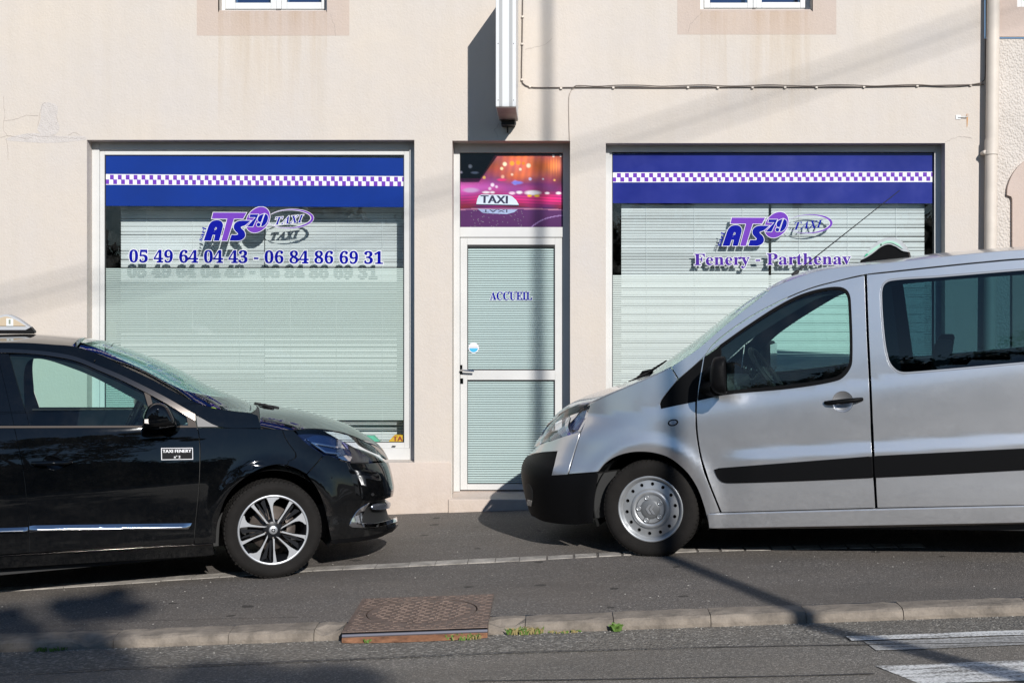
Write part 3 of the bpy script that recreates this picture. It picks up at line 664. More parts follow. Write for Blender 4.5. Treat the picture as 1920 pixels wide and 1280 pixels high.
weed('thin grass blades at the right corner of the drain', 868, 1198, 60, .035, .10, M_leaf, M_straw)
weed('few small grass blades at the left corner of the drain', 690, 1203, 14, .028, .025, M_leaf)
weed('flat spreading grass in the tree shade by the kerb', 108, 1214, 50, .030, .085, M_leaf)

# ------------------------------------------------------------------ the shop building
def wx(px, y=YW): return (px - CX) * y / F
def wz(py, y=YW): return CZ + (CY - py) * y / F

shop = thing('shop_building', 'cream rendered taxi office with two shop windows and a white door', 'building', (-.4, YW, zp(-.4, YW)))
UL = (wx(409), wx(613)); UR = (wx(1313), wx(1524))
M_wall = render_mat('cream_render', WALLC, [(UL[0], UL[1], wz(24), 1.0), (UR[0], UR[1], wz(22), 1.0)])
M_surr = render_mat('beige_render', (.535, .445, .39), [(UL[0], UL[1], wz(20), .35), (UR[0], UR[1], wz(20), .35)])
M_plin = render_mat('peach_render', (.625, .54, .48))
XE = wx(1846)                                          # right-hand end of the shop front
ops = {'wl': (wx(163), wx(777), wz(867), wz(262.5)), 'dr': (wx(848), wx(1069), -1.0, wz(264)), 'wr': (wx(1136), wx(1772), wz(867), wz(268.5)),
       'ul': (UL[0], UL[1], wz(24.5), wz(24.5) + 1.45), 'ur': (UR[0], UR[1], wz(22.5), wz(22.5) + 1.45)}
def wall_sheet(name, x0, x1, z0, z1, y, holes, m, depth, parent, thick_edges=False):
    xs = sorted({x0, x1} | {h[i] for h in holes for i in (0, 1) if x0 < h[i] < x1}); zs = sorted({z0, z1} | {h[i] for h in holes for i in (2, 3) if z0 < h[i] < z1})
    mb = MB(); idx = {}; v = []
    def vi(x, z):
        if (x, z) not in idx: idx[(x, z)] = len(v); v.append((x, y, z))
        return idx[(x, z)]
    fs = []
    for a, b in zip(xs[:-1], xs[1:]):
        for c, d in zip(zs[:-1], zs[1:]):
            mx, mz = (a + b) / 2, (c + d) / 2
            if any(h[0] < mx < h[1] and h[2] < mz < h[3] for h in holes): continue
            fs.append((vi(a, c), vi(b, c), vi(b, d), vi(a, d)))
    mb.add(v, fs, m)
    for h in holes:
        a, b, c, d = h; c2 = max(c, z0)
        mb.quad((a, y, c2), (a, y + depth, c2), (a, y + depth, d), (a, y, d), m)
        mb.quad((b, y, c2), (b, y, d), (b, y + depth, d), (b, y + depth, c2), m)
        mb.quad((a, y, d), (a, y + depth, d), (b, y + depth, d), (b, y, d), m)
        if c > z0: mb.quad((a, y, c + .0), (b, y, c), (b, y + depth, c + .03), (a, y + depth, c + .03), m)
    return mb, mb.build(name, parent, fix=False)
mbw, wall = wall_sheet('wall', -9.5, XE, -.6, 7.2, YW, list(ops.values()), M_wall, .34, shop)
# plinth, a little proud of the wall
mb = MB(); zt = wz(866.5)
for a, b in ((-9.5, wx(845)), (wx(1072), XE)):
    mb.box(a, b, YW - .014, YW + .02, -.6, zt, M_plin)
mb.build('plinth', shop, bevel=.004)
mb = MB()
xa, xb = wx(841), wx(1072); zf, zb = wz(935), wz(921, YW + .19)
mb.hexa([(xa, YW - .03, -.5), (xb, YW - .03, -.5), (xb, YW + .3, -.5), (xa, YW + .3, -.5), (xa, YW - .03, zf), (xb, YW - .03, zf), (xb, YW + .3, zb + .02), (xa, YW + .3, zb + .02)], M_plin)
mb.build('doorstep', shop, bevel=.006)
# painted surrounds of the upper windows
for (a, b, c, h) in ((369, 655, 67, ops['ul']), (1270, 1568, 65, ops['ur'])):
    m_, o = wall_sheet('window_surround', wx(a), wx(b), wz(c), h[3] + .3, YW - .001, [h], M_surr, .04, shop)
# cracks and repairs in the render
mb = MB()
def crack(pts, w=.0022):
    v = []; Q = []
    for a, b in zip(pts[:-1], pts[1:]):
        for t in np.linspace(0, 1, max(2, int(math.dist(a, b) / 4)), endpoint=False): Q.append((a[0] + (b[0] - a[0]) * t + rng.normal(0, .7), a[1] + (b[1] - a[1]) * t + rng.normal(0, .7)))
    Q.append(pts[-1])
    for i, q in enumerate(Q):
        d = Vector((Q[min(i + 1, len(Q) - 1)][0] - Q[max(0, i - 1)][0], Q[min(i + 1, len(Q) - 1)][1] - Q[max(0, i - 1)][1])).normalized(); ww = w * rng.uniform(.5, 1.2)
        x, z = wx(q[0]), wz(q[1]); v += [(x - d.y * ww, YW - .0015, z - d.x * ww), (x + d.y * ww, YW - .0015, z + d.x * ww)]
    mb.add(v, [(2 * i, 2 * i + 1, 2 * i + 3, 2 * i + 2) for i in range(len(Q) - 1)], M_crack)
for c in ([(0, 257), (20, 255), (45, 260), (60, 258)], [(55, 252), (80, 257), (100, 256), (128, 260), (160, 259)], [(6, 182), (9, 215), (5, 240), (14, 255)], [(8, 227), (30, 224), (50, 216), (72, 217)],
          [(72, 237), (74, 215), (79, 196), (86, 192)], [(105, 215), (108, 230), (104, 233)], [(1316, 23), (1295, 45), (1290, 62)], [(620, 27), (628, 50), (629, 68)], [(128, 254), (140, 249), (150, 254)],
          [(934, 256), (928, 244), (936, 231)], [(1772, 267), (1800, 256), (1822, 260)], [(12, 258), (14, 275), (16, 300)], [(1036, 73), (1020, 85), (985, 93)]): crack(c, .0012)
mb.build('plaster_crack', shop, fix=False, kind='stuff')
mb = MB(); pp = smooth_pts([(78, 196), (92, 192), (108, 200), (107, 222), (112, 240), (104, 252), (80, 252), (70, 244), (76, 225)], 4)
flat(mb, [[(wx(p[0]), wz(p[1])) for p in pp]], YW - .0012, M_spray)
pp = smooth_pts([(20, 257), (60, 250), (110, 255), (160, 256), (162, 262), (100, 268), (40, 266), (10, 262)], 4)
flat(mb, [[(wx(p[0]), wz(p[1])) for p in pp]], YW - .0009, M_spray)
mb.build('plaster_patch', shop, fix=False)
# rooms behind the glass
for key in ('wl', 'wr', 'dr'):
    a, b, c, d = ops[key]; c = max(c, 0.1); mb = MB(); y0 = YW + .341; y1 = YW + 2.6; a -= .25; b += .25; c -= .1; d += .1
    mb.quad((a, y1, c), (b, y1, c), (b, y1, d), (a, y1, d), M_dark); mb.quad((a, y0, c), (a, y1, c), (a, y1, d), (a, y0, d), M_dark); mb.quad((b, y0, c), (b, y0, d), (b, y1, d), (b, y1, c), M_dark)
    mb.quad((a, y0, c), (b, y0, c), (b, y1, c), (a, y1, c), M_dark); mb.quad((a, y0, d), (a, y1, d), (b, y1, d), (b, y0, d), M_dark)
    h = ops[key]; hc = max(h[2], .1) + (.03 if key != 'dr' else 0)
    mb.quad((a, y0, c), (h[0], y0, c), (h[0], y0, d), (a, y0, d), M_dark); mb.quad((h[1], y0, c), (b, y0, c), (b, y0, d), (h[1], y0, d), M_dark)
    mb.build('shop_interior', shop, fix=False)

def frame_boxes(mb, outer, inner, y0, y1, m):
    """rectangular ring of four bars; outer / inner = (x0, x1, z0, z1)"""
    a, b, c, d = outer; e, f_, g, h = inner
    mb.box(a, e, y0, y1, c, d, m); mb.box(f_, b, y0, y1, c, d, m); mb.box(e, f_, y0, y1, c, g, m); mb.box(e, f_, y0, y1, h, d, m)

YF = YW + .13; YGL = YW + .165
def px_rect(l, r, t, b, y): return (wx(l, y), wx(r, y), wz(b, y), wz(t, y))
def shop_window(key, inner_px, mid_px, band_px, check_px, film_top, blue, n_check, pitch_px, film_right=None, film_to=None):
    op = ops[key]; g = px_rect(*inner_px, YGL); mid = px_rect(*mid_px, YF)
    w = sub('shop_window', ((op[0] + op[1]) / 2, YF, op[2]), shop)
    mb = MB(); frame_boxes(mb, (op[0] - .002, op[1] + .002, op[2] + .012, op[3] + .002), mid, YF, YF + .07, M_alu)
    o = mb.build('frame', w, bevel=.003)
    mb = MB(); frame_boxes(mb, mid, g, YF + .018, YF + .065, M_alu); mb.build('glazing_bead', w, bevel=.003)
    mb = MB(); e = .006; frame_boxes(mb, (g[0] - .001, g[1] + .001, g[2] - .001, g[3] + .001), (g[0] + e, g[1] - e, g[2] + e, g[3] - e), YGL - .006, YGL + .01, M_gasket); mb.build('gasket', w)
    mb = MB(); mb.quad((g[0], YGL, g[2]), (g[1], YGL, g[2]), (g[1], YGL, g[3]), (g[0], YGL, g[3]), M_glass); mb.build('pane', w, fix=False)
    # blue band of vinyl on the outside
    y = YGL - .003
    t0, b0, t1, b1 = band_px          # left top / bottom, right top / bottom
    L, R = inner_px[0] + 1.5, inner_px[1] - 1.5
    mb = MB(); mb.add([(wx(L, y), y, wz(b0, y)), (wx(R, y), y, wz(b1, y)), (wx(R, y), y, wz(t1, y)), (wx(L, y), y, wz(t0, y))], [(0, 1, 2, 3)], blue)
    c0, d0, c1, d1 = check_px; y2 = y - .001
    mb.add([(wx(L, y2), y2, wz(d0, y2)), (wx(R, y2), y2, wz(d1, y2)), (wx(R, y2), y2, wz(c1, y2)), (wx(L, y2), y2, wz(c0, y2))], [(0, 1, 2, 3)], M_white)
    y3 = y2 - .001; hh = (d0 - c0 - 2.6) / 2
    step = pitch_px
    for row in (0, 1):
        k = 0
        while True:
            xa = L + (step * .52 if row == 0 else 0) + k * step - (1.0 if row else 0); xb = min(xa + step * .48, R)
            if xa > R - 1: break
            xa = max(xa, L); 
            def yy(x, base): return base + (c1 - c0) * (x - L) / (R - L)
            z0_, z1_ = c0 + 1.3 + row * hh, c0 + 1.3 + (row + 1) * hh
            mb.add([(wx(xa, y3), y3, wz(yy(xa, z1_), y3)), (wx(xb, y3), y3, wz(yy(xb, z1_), y3)), (wx(xb, y3), y3, wz(yy(xb, z0_), y3)), (wx(xa, y3), y3, wz(yy(xa, z0_), y3))], [(0, 1, 2, 3)], M_purple)
            k += 1
    mb.build('blue_banner', w, fix=False)
    # etched film of fine stripes behind the lower pane
    y = YGL + .004; mb = MB(); py = film_top; p = film_to[0]; cov = film_to[1]; end = film_to[2]
    while py < end:
        mb.quad((wx(L - 1, y), y, wz(py + p * cov, y)), (wx(R + 1, y), y, wz(py + p * cov, y)), (wx(R + 1, y), y, wz(py, y)), (wx(L - 1, y), y, wz(py, y)), M_film if key == 'wl' else M_film3); py += p
    mb.build('privacy_film', w, fix=False, kind='stuff')
    return w
WL = shop_window('wl', (197, 758, 291, 829), (186, 768, 281, 840), (292, 386, 296.5, 388.5), (326.5, 346.5, 330.5, 349), 503, M_blue, 38, 14.8, film_to=(3.43, .74, 785))
WR = shop_window('wr', (1147.5, 1750, 286, 829), (1143, 1752, 285, 842), (288.5, 381, 285, 381.5), (323.5, 342, 322, 341.5), 516, M_blue2, 40, 15.1, film_to=(4.1, .76, 800))
mb = MB(); mb.box(wx(735, YF), wx(742, YF), YF - .004, YF + .002, wz(836.5, YF), wz(835, YF), M_gasket); mb.build('drain_slot', WL)

# ---- lettering on the windows
def GH(c): return max(p[1] for l in GL[c][1] for p in l)
GHX = GH('iX')
def logo(parent, dx, dy, ring_white):
    """the round-badge logo; coordinates are eighths of an image pixel from (360, 380)"""
    y = YGL - .003; s = y / F
    def cv(p): return ((360 + dx + p[0] / 8 - CX) * s, CZ + (CY - (380 + dy + p[1] / 8)) * s)
    def S(pts, st=9): return [tuple(p) for p in smooth_pts(pts, st)]
    mb = MB(); lay = [0]
    def fig(loops, m, ol=8):
        a = lay[0]; lay[0] += .0006
        if ol:
            out = [[cv(p) for p in offset_loop(loops[0], ol)]]
            for h in loops[1:]:
                hh = offset_loop(h, -ol * .7)
                if area2(hh) > 60: out.append([cv(p) for p in hh])
            flat(mb, out, y - a, M_white)
        flat(mb, [[cv(p) for p in l] for l in loops], y - a - .0003, m)
    a_ = math.radians(-52); el = []
    for i in range(44):
        t = 2 * math.pi * i / 44; u, v_ = 212 * math.cos(t), 158 * math.sin(t)
        el.append((988 + u * math.cos(a_) - v_ * math.sin(a_), 257 + u * math.sin(a_) + v_ * math.cos(a_)))
    fig([el], M_purple)
    fig([S([(564, 570, 1), (592, 482, 1), (676, 482), (690, 466), (634, 402), (626, 352), (646, 308), (690, 278), (752, 268, 1), (884, 270, 1), (800, 338), (735, 366), (742, 386), (786, 432), (800, 488), (780, 532), (736, 562), (690, 572, 1)])], M_letb)
    fig([[(318, 148), (818, 150), (768, 240), (630, 240), (527, 572), (442, 572), (530, 240), (296, 238)]], M_purple)
    fig([S([(175, 572, 1), (232, 400), (256, 335), (292, 287), (345, 264), (404, 264), (446, 286), (466, 330), (460, 380), (408, 572, 1), (326, 572, 1), (346, 484, 1), (312, 484, 1), (286, 572, 1)]), S([(330, 440, 1), (342, 392), (358, 368), (372, 380), (366, 400), (344, 410, 1)])], M_letb)
    fig([[(872, 176), (1000, 176), (912, 360), (826, 360), (955, 220), (862, 220)]], M_letb, 7)
    fig([S([(1082, 166, 1), (1012, 196), (986, 246), (1000, 288), (1036, 292, 1)])], M_letb, 7)
    fig([S([(1098, 166, 1), (1136, 192), (1142, 246), (1112, 316), (1062, 358), (1034, 354, 1)])], M_letb, 7)
    fig([[(1000 + 30 * math.cos(t), 330 + 30 * math.sin(t)) for t in np.linspace(0, 2 * math.pi, 16, endpoint=False)]], M_letb, 7)
    def ring(th_, w0, m, extra):
        a = lay[0]; lay[0] += .0006; A = []; B = []
        for t in np.linspace(math.radians(148), math.radians(-165), 70):
            th = w0 * (max(0., math.cos(t * .5)) ** 3.2) + extra
            x, z = 1480 + 345 * math.cos(t), 243 - 142 * math.sin(t) - 0.035 * (345 * math.cos(t))
            nx, nz = math.cos(t), -math.sin(t)
            A.append((x + nx * extra, z + nz * extra)); B.append((x - nx * th, z - nz * th * .8))
        flat(mb, [[cv(p) for p in A + B[::-1]]], y - a, m)
    ring(0, 40, M_white, 7.0 if ring_white else 3.0); ring(0, 34, M_purple, 1.2)
    L = glyph_loops('TAXI', True); xs = [p[0] for l in L for p in l]; x0, x1 = min(xs), max(xs)
    def tx(p, q=0):
        t = (p[0] - x0) / (x1 - x0); return (1246 + t * 425 + p[1] / GHX * 8, 334 - t * 40 - p[1] / GHX * 112)
    LL = [[tx(p) for p in l] for l in L]
    if ring_white:
        for l in LL:
            if any(l is not k and inside(l[0], k) for k in LL): continue
            flat(mb, [[cv(p) for p in offset_loop(l, 9)]], y - lay[0], M_white)
        lay[0] += .0006
    flat(mb, [[cv(p) for p in l] for l in LL], y - lay[0], M_letb)
    a = Vector((360 + dx + 112 / 8, 380 + dy + 572 / 8)); b = Vector((360 + dx + 180 / 8, 380 + dy + 382 / 8))
    sans_line(mb, 'sarl', a + Vector((4.2, 1)), b + Vector((4.2, 1)), 7.5, y - lay[0] - .0006, M_letb, .5)
    mb.build('logo_sticker', parent, fix=False)
logo(WL, 0, 0, True); logo(WR, 972.5, 9.5, False)
mb = MB(); lettering(mb, glyph_loops('05 49 64 04 43 - 06 84 86 69 31'), (242.5, 491.5), (717.5, 494.5), 23.5, GH('0'), YGL - .004, M_letb, 1.4, M_white, .5); mb.build('phone_number_sticker', WL, fix=False)
mb = MB(); lettering(mb, glyph_loops('Fenery - Parthenay'), (1302, 497), (1595, 495.5), 21, GH('P'), YGL - .004, M_deep, 1.2, M_white, .25); mb.build('town_name_sticker', WR, fix=False)

# ---- door
YD = YW + .175
dop = ops['dr']; door = sub('door', ((dop[0] + dop[1]) / 2, YD, zf), shop)
yl = YD + .012
zb_ = wz(921, YD)
leaf = px_rect(863, 1055, 445.5, 918, yl); g1 = px_rect(876, 1040.5, 459, 694, yl); g2 = px_rect(875.5, 1040.5, 712, 907, yl); tr_ = px_rect(863, 1057, 286.5, 426, yl)
mb = MB(); a, b, c, d = dop[0] - .002, dop[1] + .002, zb_ + .0, dop[3] + .002
mb.box(a, leaf[0] - .003, YD, YD + .07, c, d, M_alu); mb.box(leaf[1] + .003, b, YD, YD + .07, c, d, M_alu)
mb.box(leaf[0] - .003, leaf[1] + .003, YD, YD + .07, leaf[3] + .003, tr_[2], M_alu); mb.box(leaf[0] - .003, leaf[1] + .003, YD, YD + .07, tr_[3], d, M_alu)
mb.build('door_frame', door, bevel=.003)
mb = MB(); frame_boxes(mb, leaf, (g1[0], g1[1], g2[2], g1[3]), yl, yl + .045, M_alu); mb.box(g1[0], g1[1], yl, yl + .045, g2[3], g1[2], M_alu); mb.build('door_leaf', door, bevel=.0025)
for g, rows in ((g1, 0), (g2, 1)):
    mb = MB(); e = .006; frame_boxes(mb, (g[0] - .001, g[1] + .001, g[2] - .001, g[3] + .001), (g[0] + e, g[1] - e, g[2] + e, g[3] - (.02 if rows == 0 else e)), yl + .008, yl + .03, M_gasket); mb.build('gasket', door)
    y = yl + .022; mb = MB(); mb.quad((g[0], y, g[2]), (g[1], y, g[2]), (g[1], y, g[3]), (g[0], y, g[3]), M_glass); mb.build('pane', door, fix=False)
    y += .004; mb = MB(); p = 4.35 * y / F; z = g[3] - .012
    while z > g[2]:
        mb.quad((g[0], y, z - p * .72), (g[1], y, z - p * .72), (g[1], y, z), (g[0], y, z), M_film2); z -= p
    mb.build('privacy_film', door, fix=False, kind='stuff')
mb = MB(); ys = yl + .021
lettering(mb, glyph_loops('ACCUEIL'), (919, 562), (997.5, 562), 15, GH('A'), ys, M_letb, 1.1, M_white, .25); mb.build('welcome_sticker', door, fix=False)
mb = MB(); q = [(888 + 10 * math.cos(t), 652 + 10 * math.sin(t)) for t in np.linspace(0, 2 * math.pi, 24, endpoint=False)]
fl = lambda pts, yy, m: flat(mb, [[(wx(p[0], yy), wz(p[1], yy)) for p in pts]], yy, m)
fl(q, ys, M_white); fl([(888 + 8.2 * math.cos(t), 652 + 8.2 * math.sin(t)) for t in np.linspace(math.radians(5), math.radians(175), 12)], ys - .001, mat('sky_blue_vinyl', (.06, .42, .66), .4))
fl([(881, 650.5), (895, 650.5), (895, 651.4), (881, 651.4)], ys - .001, mat('grey_vinyl', (.35, .38, .42), .4)); mb.build('round_sticker', door, fix=False)
mb = MB(); yh = yl - .006
mb.box(wx(862, yh), wx(867, yh), yl - .008, yl + .002, wz(701, yh), wz(684, yh), M_chrome)
mb.tube([P(864.5, 694, yl), P(864.5, 694, yl - .045), P(868, 694.2, yl - .055), P(889, 695.3, yl - .055)], .0085, M_chrome, 8)
mb.build('door_handle', door)
mb = MB(); mb.box(wx(863.5, yh), wx(868.5, yh), yl - .006, yl + .002, wz(719, yh), wz(709, yh), M_chrome); mb.build('lock_cylinder', door)
# printed night picture in the fanlight
nx, ny = 150, 108
X, Y = np.meshgrid(np.linspace(0, 1, nx), np.linspace(0, 1, ny))       # Y down
img = np.zeros((ny, nx, 3)); nz = lambda f, s: np.sin(X * f + s) * np.sin(Y * f * 1.3 + s * 2)
up = np.clip(1 - Y / .42, 0, 1)
img += np.stack([.13 + .07 * nz(19, 1), .015 + 0 * X, .075 + .05 * nz(13, 4)], -1) * (1.0)
warm = np.exp(-((X - .62) / .26) ** 2) * np.clip((.42 - Y) / .12, 0, 1)
img += warm[..., None] * np.array([.85, .20, .01]) * (.75 + .25 * np.sin(X * 47 + 5 * Y) ** 2)[..., None]
warm = np.exp(-((X - .92) / .07) ** 2) * np.exp(-((Y - .17) / .10) ** 2)
img += warm[..., None] * np.array([1.2, .36, .02]) * (.55 + .45 * np.sin(X * 120) ** 2)[..., None]
mag = np.exp(-((Y - .62) / .07) ** 2) * (.5 + .5 * np.clip((X - .05), 0, 1))
img += mag[..., None] * np.array([.95, .015, .20]) * (.7 + .3 * np.sin(Y * 160 + 3 * np.sin(X * 4)))[..., None]
vio = np.exp(-((Y - .47) / .09) ** 2) * np.clip(1.1 - X, 0, 1)
img += vio[..., None] * np.array([.55, .10, .42])
img *= (1 - .9 * np.clip((.17 - Y) / .02, 0, 1) * 0)[..., None]
dk = (X < .19 + (.34 - Y) * .46) & (Y < .34); img[dk] = (.004, .003, .006); img[Y < .03] *= .05
car = Y > .735 + .06 * (X - .45) ** 2 * 1.2
img[car] = (.06, .014, .075); img[car] += (np.clip(1 - (Y[car] - .735) * 2.2, 0, 1)[:, None] * np.array([.05, .012, .055]))
edge = np.abs(Y - (.735 + .06 * (X - .45) ** 2 * 1.2 + .012)) < .008; img[edge] = (.50, .20, .32)
arc = np.abs((X - 1.02) ** 2 / .14 + (Y - 1.14) ** 2 / .09 - 1) < .035; img[arc & car] = (.42, .25, .55)
rr = np.random.default_rng(3)
def blob(x, y, r, c, asp=1.0, k=1.0):
    r = r * .8
    m = np.clip(1.35 - ((X - x) ** 2 + ((Y - y) / asp * .72) ** 2) / r ** 2, 0, 1)[..., None]; img[:] = img * (1 - m * k) + np.array(c) * m * k
for x, y, r, c in ((.43, .15, .026, (1, .9, .6)), (.40, .21, .020, (1, .8, .45)), (.66, .17, .028, (1, .9, .6)), (.58, .22, .018, (1, .85, .6)), (.50, .29, .016, (1, .7, .5)), (.50, .14, .03, (.95, .4, .03)), (.56, .13, .03, (.9, .33, .02)), (.61, .14, .022, (.8, .25, .02)), (.41, .32, .022, (.95, .5, .35)), (.675, .35, .02, (.75, .65, 1)),
                   (.80, .35, .012, (.9, .8, .9)), (.91, .365, .014, (1, .55, .15)), (.31, .43, .024, (1, .8, .95)), (.35, .455, .018, (.95, .7, .9)), (.53, .40, .03, (.35, .35, .95)), (.095, .18, .024, (.75, .75, .78)), (.01, .26, .016, (.9, .8, .9)), (.90, .04, .016, (1, .9, .8)), (.97, .04, .013, (1, .9, .8)), (.285, .48, .02, (.85, .6, .8)), (.23, .33, .02, (.75, .42, .1))): blob(x, y, r, c)
for x, y, w, c in ((.14, .265, .05, (.45, .5, .6)), (.25, .53, .05, (1, .9, .95)), (.31, .53, .03, (1, .85, .9)), (.50, .54, .04, (1, .7, .85)), (.57, .53, .04, (1, .9, .95)), (.70, .535, .10, (1, .92, .95)), (.84, .54, .03, (1, .85, .9)), (.95, .54, .035, (1, .9, .92)), (.67, .575, .03, (1, .55, .02)), (.74, .575, .035, (1, .6, .02)), (.40, .36, .06, (.9, .04, .2)), (.10, .5, .1, (.6, .35, .62)), (.55, .40, .07, (.25, .25, .85))): blob(x, y, w, c, asp=.30 if w > .04 else .5)
sp = rr.random((ny, nx)) > .965; sp &= car & (X > .1) & (X < .62); img[sp] = img[sp] * .3 + .22
img = np.clip(img, 0, 1)
me = bpy.data.meshes.new('night_picture'); yv = yl + .016
vv = [(tr_[0] + (tr_[1] - tr_[0]) * i / (nx - 1), yv, tr_[3] - (tr_[3] - tr_[2]) * j / (ny - 1)) for j in range(ny) for i in range(nx)]
me.from_pydata(vv, [], [(j * nx + i, (j + 1) * nx + i, (j + 1) * nx + i + 1, j * nx + i + 1) for j in range(ny - 1) for i in range(nx - 1)])
ca = me.color_attributes.new('print', 'FLOAT_COLOR', 'POINT'); ca.data.foreach_set('color', np.concatenate([img.reshape(-1, 3) * .85, np.ones((nx * ny, 1))], 1).ravel().astype(np.float32))
k = NT('printed_night_picture'); at = k.n('VertexColor', layer_name='print'); k.l(at.outputs[0], k.b.inputs['Base Color']); k.b.inputs['Roughness'].default_value = .25
me.materials.append(k.m); link('picture_print', me, door)
mb = MB(); T = lambda u, v_: (863 + u * 194, 286.5 + v_ * 139.5)
y = yv - .001
fl([T(*p) for p in ((.155, .69), (.165, .62), (.18, .575), (.205, .562), (.46, .565), (.50, .585), (.54, .635), (.567, .70))], y, mat('lit_sign_print', (.62, .70, .80), .4))
fl([T(*p) for p in ((.155, .69), (.567, .70), (.565, .715), (.155, .703))], y, mat('navy_print', (.01, .01, .05), .4))
fl([T(*p) for p in ((.165, .752), (.36, .760), (.555, .762), (.52, .80), (.45, .825), (.22, .81))], y, mat('sign_mirror_print', (.30, .36, .55), .4))
sans_line(mb, 'TAXI', T(.20, .675), T(.455, .682), 14.5, y - .001, mat('navy_print', (.01, .01, .05)), 1.0)
v, f = sans('TAXI'); xs = [p[0] for p in v]; hs = max(p[1] for p in v)
mb.add([(lambda q: (wx(q[0], y - .001), y - .001, wz(q[1], y - .001)))(T(.215 + .24 * (p[0] - min(xs)) / (max(xs) - min(xs)), .762 + .04 * p[1] / hs)) for p in v], f, mat('navy_print', (.01, .01, .05)))
mb.build('picture_lettering', door, fix=False)

# ---- blinds
def blind(label, x0, x1, ztop, zbot, y, pitch, group, cords):
    o = thing('window_blind', label, 'blind', ((x0 + x1) / 2, y, ztop), group)
    mb = MB(); mb.box(x0, x1, y - .012, y + .014, ztop, ztop + .026, M_blind); mb.build('head_rail', o, bevel=.003)
    w = .0118; t = math.radians(62); n = 5; v = []
    for i in range(n):
        u = -1 + 2 * i / (n - 1); yy = u * w * math.cos(t) * -1; zz = u * w * math.sin(t); bow = .0016 * (1 - u * u)
        v += [(x0, yy - bow, zz), (x1, yy - bow, zz)]
    m1 = MB(); m1.add(v, [(2 * i, 2 * i + 1, 2 * i + 3, 2 * i + 2) for i in range(n - 1)], M_blind, True); me = m1.mesh('slat')
    z = ztop - .014
    while z > zbot:
        s = link('slat', me, o); s.location = (0, y, z + rng.normal(0, .0007)); s.rotation_euler = (rng.normal(0, .045), rng.normal(0, .0007), 0); z -= pitch
    for cx_ in cords:
        mb = MB(); mb.tube([(cx_, y - .013, ztop), (cx_, y - .013, zbot)], .0012, M_blind, 5); mb.build('ladder_cord', o)
ybl = YGL + .225; ybr = YGL + .075
grp = 'slatted blinds behind the shop windows'
zt_ = wz(394, ybl); zb_l = wz(829, ybl) - .05
blind('pale slatted blind beside the dark left edge of the window with the phone numbers', wx(227, ybl), wx(495.5, ybl), zt_, zb_l, ybl, 5.12 * ybl / F, grp, [wx(276, ybl), wx(362, ybl), wx(450, ybl)])
blind('pale slatted blind above the black car bonnet beside the wall pillar', wx(497, ybl), wx(772, ybl), zt_, zb_l, ybl, 5.12 * ybl / F, grp, [wx(545, ybl), wx(631, ybl), wx(717, ybl)])
zt_ = wz(389, ybr); zb_r = wz(829, ybr)
blind('white slatted blind behind the word Fenery', wx(1165, ybr), wx(1441, ybr), zt_, zb_r, ybr, 5.4 * ybr / F, grp, [wx(1212, ybr), wx(1302, ybr), wx(1392, ybr)])
blind('white slatted blind behind the word Parthenay', wx(1446, ybr), wx(1733, ybr), zt_, zb_r, ybr, 5.4 * ybr / F, grp, [wx(1498, ybr), wx(1589, ybr), wx(1680, ybr)])

# ---- old roof signs on the window ledge
def ledge_sign(px0, px1, top, m, mt, text, label):
    y = YGL + .07; z0 = wz(829.5, y); x0, x1, z1 = wx(px0, y), wx(px1, y), wz(top, y)
    o = thing('roof_sign', label, 'taxi sign', ((x0 + x1) / 2, y, z0)); mb = MB(); w = x1 - x0
    mb.prism([(x0, z0), (x1, z0), (x1 - .03 * w, z0 + .25 * (z1 - z0)), (x1 - .20 * w, z1 - .012), (x1 - .25 * w, z1), (x0 + .25 * w, z1), (x0 + .20 * w, z1 - .012), (x0 + .03 * w, z0 + .25 * (z1 - z0))], y - .05, y + .05, m); mb.build('shell', o, bevel=.008)
    if text:
        mb = MB(); sans_line(mb, text, (px0 + 8, 826.5), (px1 - 8, 826.5), 9, y - .0515, mt, .6); mb.build('lettering', o, fix=False)
ledge_sign(729, 775, 814.5, mat('yellow_sign_plastic', (.72, .42, .03), .4), mat('red_letter', (.30, .03, .02), .5), 'TAXI', 'yellow TAXI roof sign standing behind the corner of the left shop window')
ledge_sign(668, 713, 816, mat('green_sign_plastic', (.12, .50, .33), .4), None, None, 'plain green roof sign standing on the ledge of the left shop window')
mb = MB(); y = YGL + .012; mb.box(wx(199, y), wx(218, y), y, y + .002, wz(640, y), wz(602, y), mat('cream_paper', (.62, .60, .44), .8)); o = mb.build('paper_notice'); tag(o, 'cream paper sheet stuck inside the left edge of the shop window', 'notice')

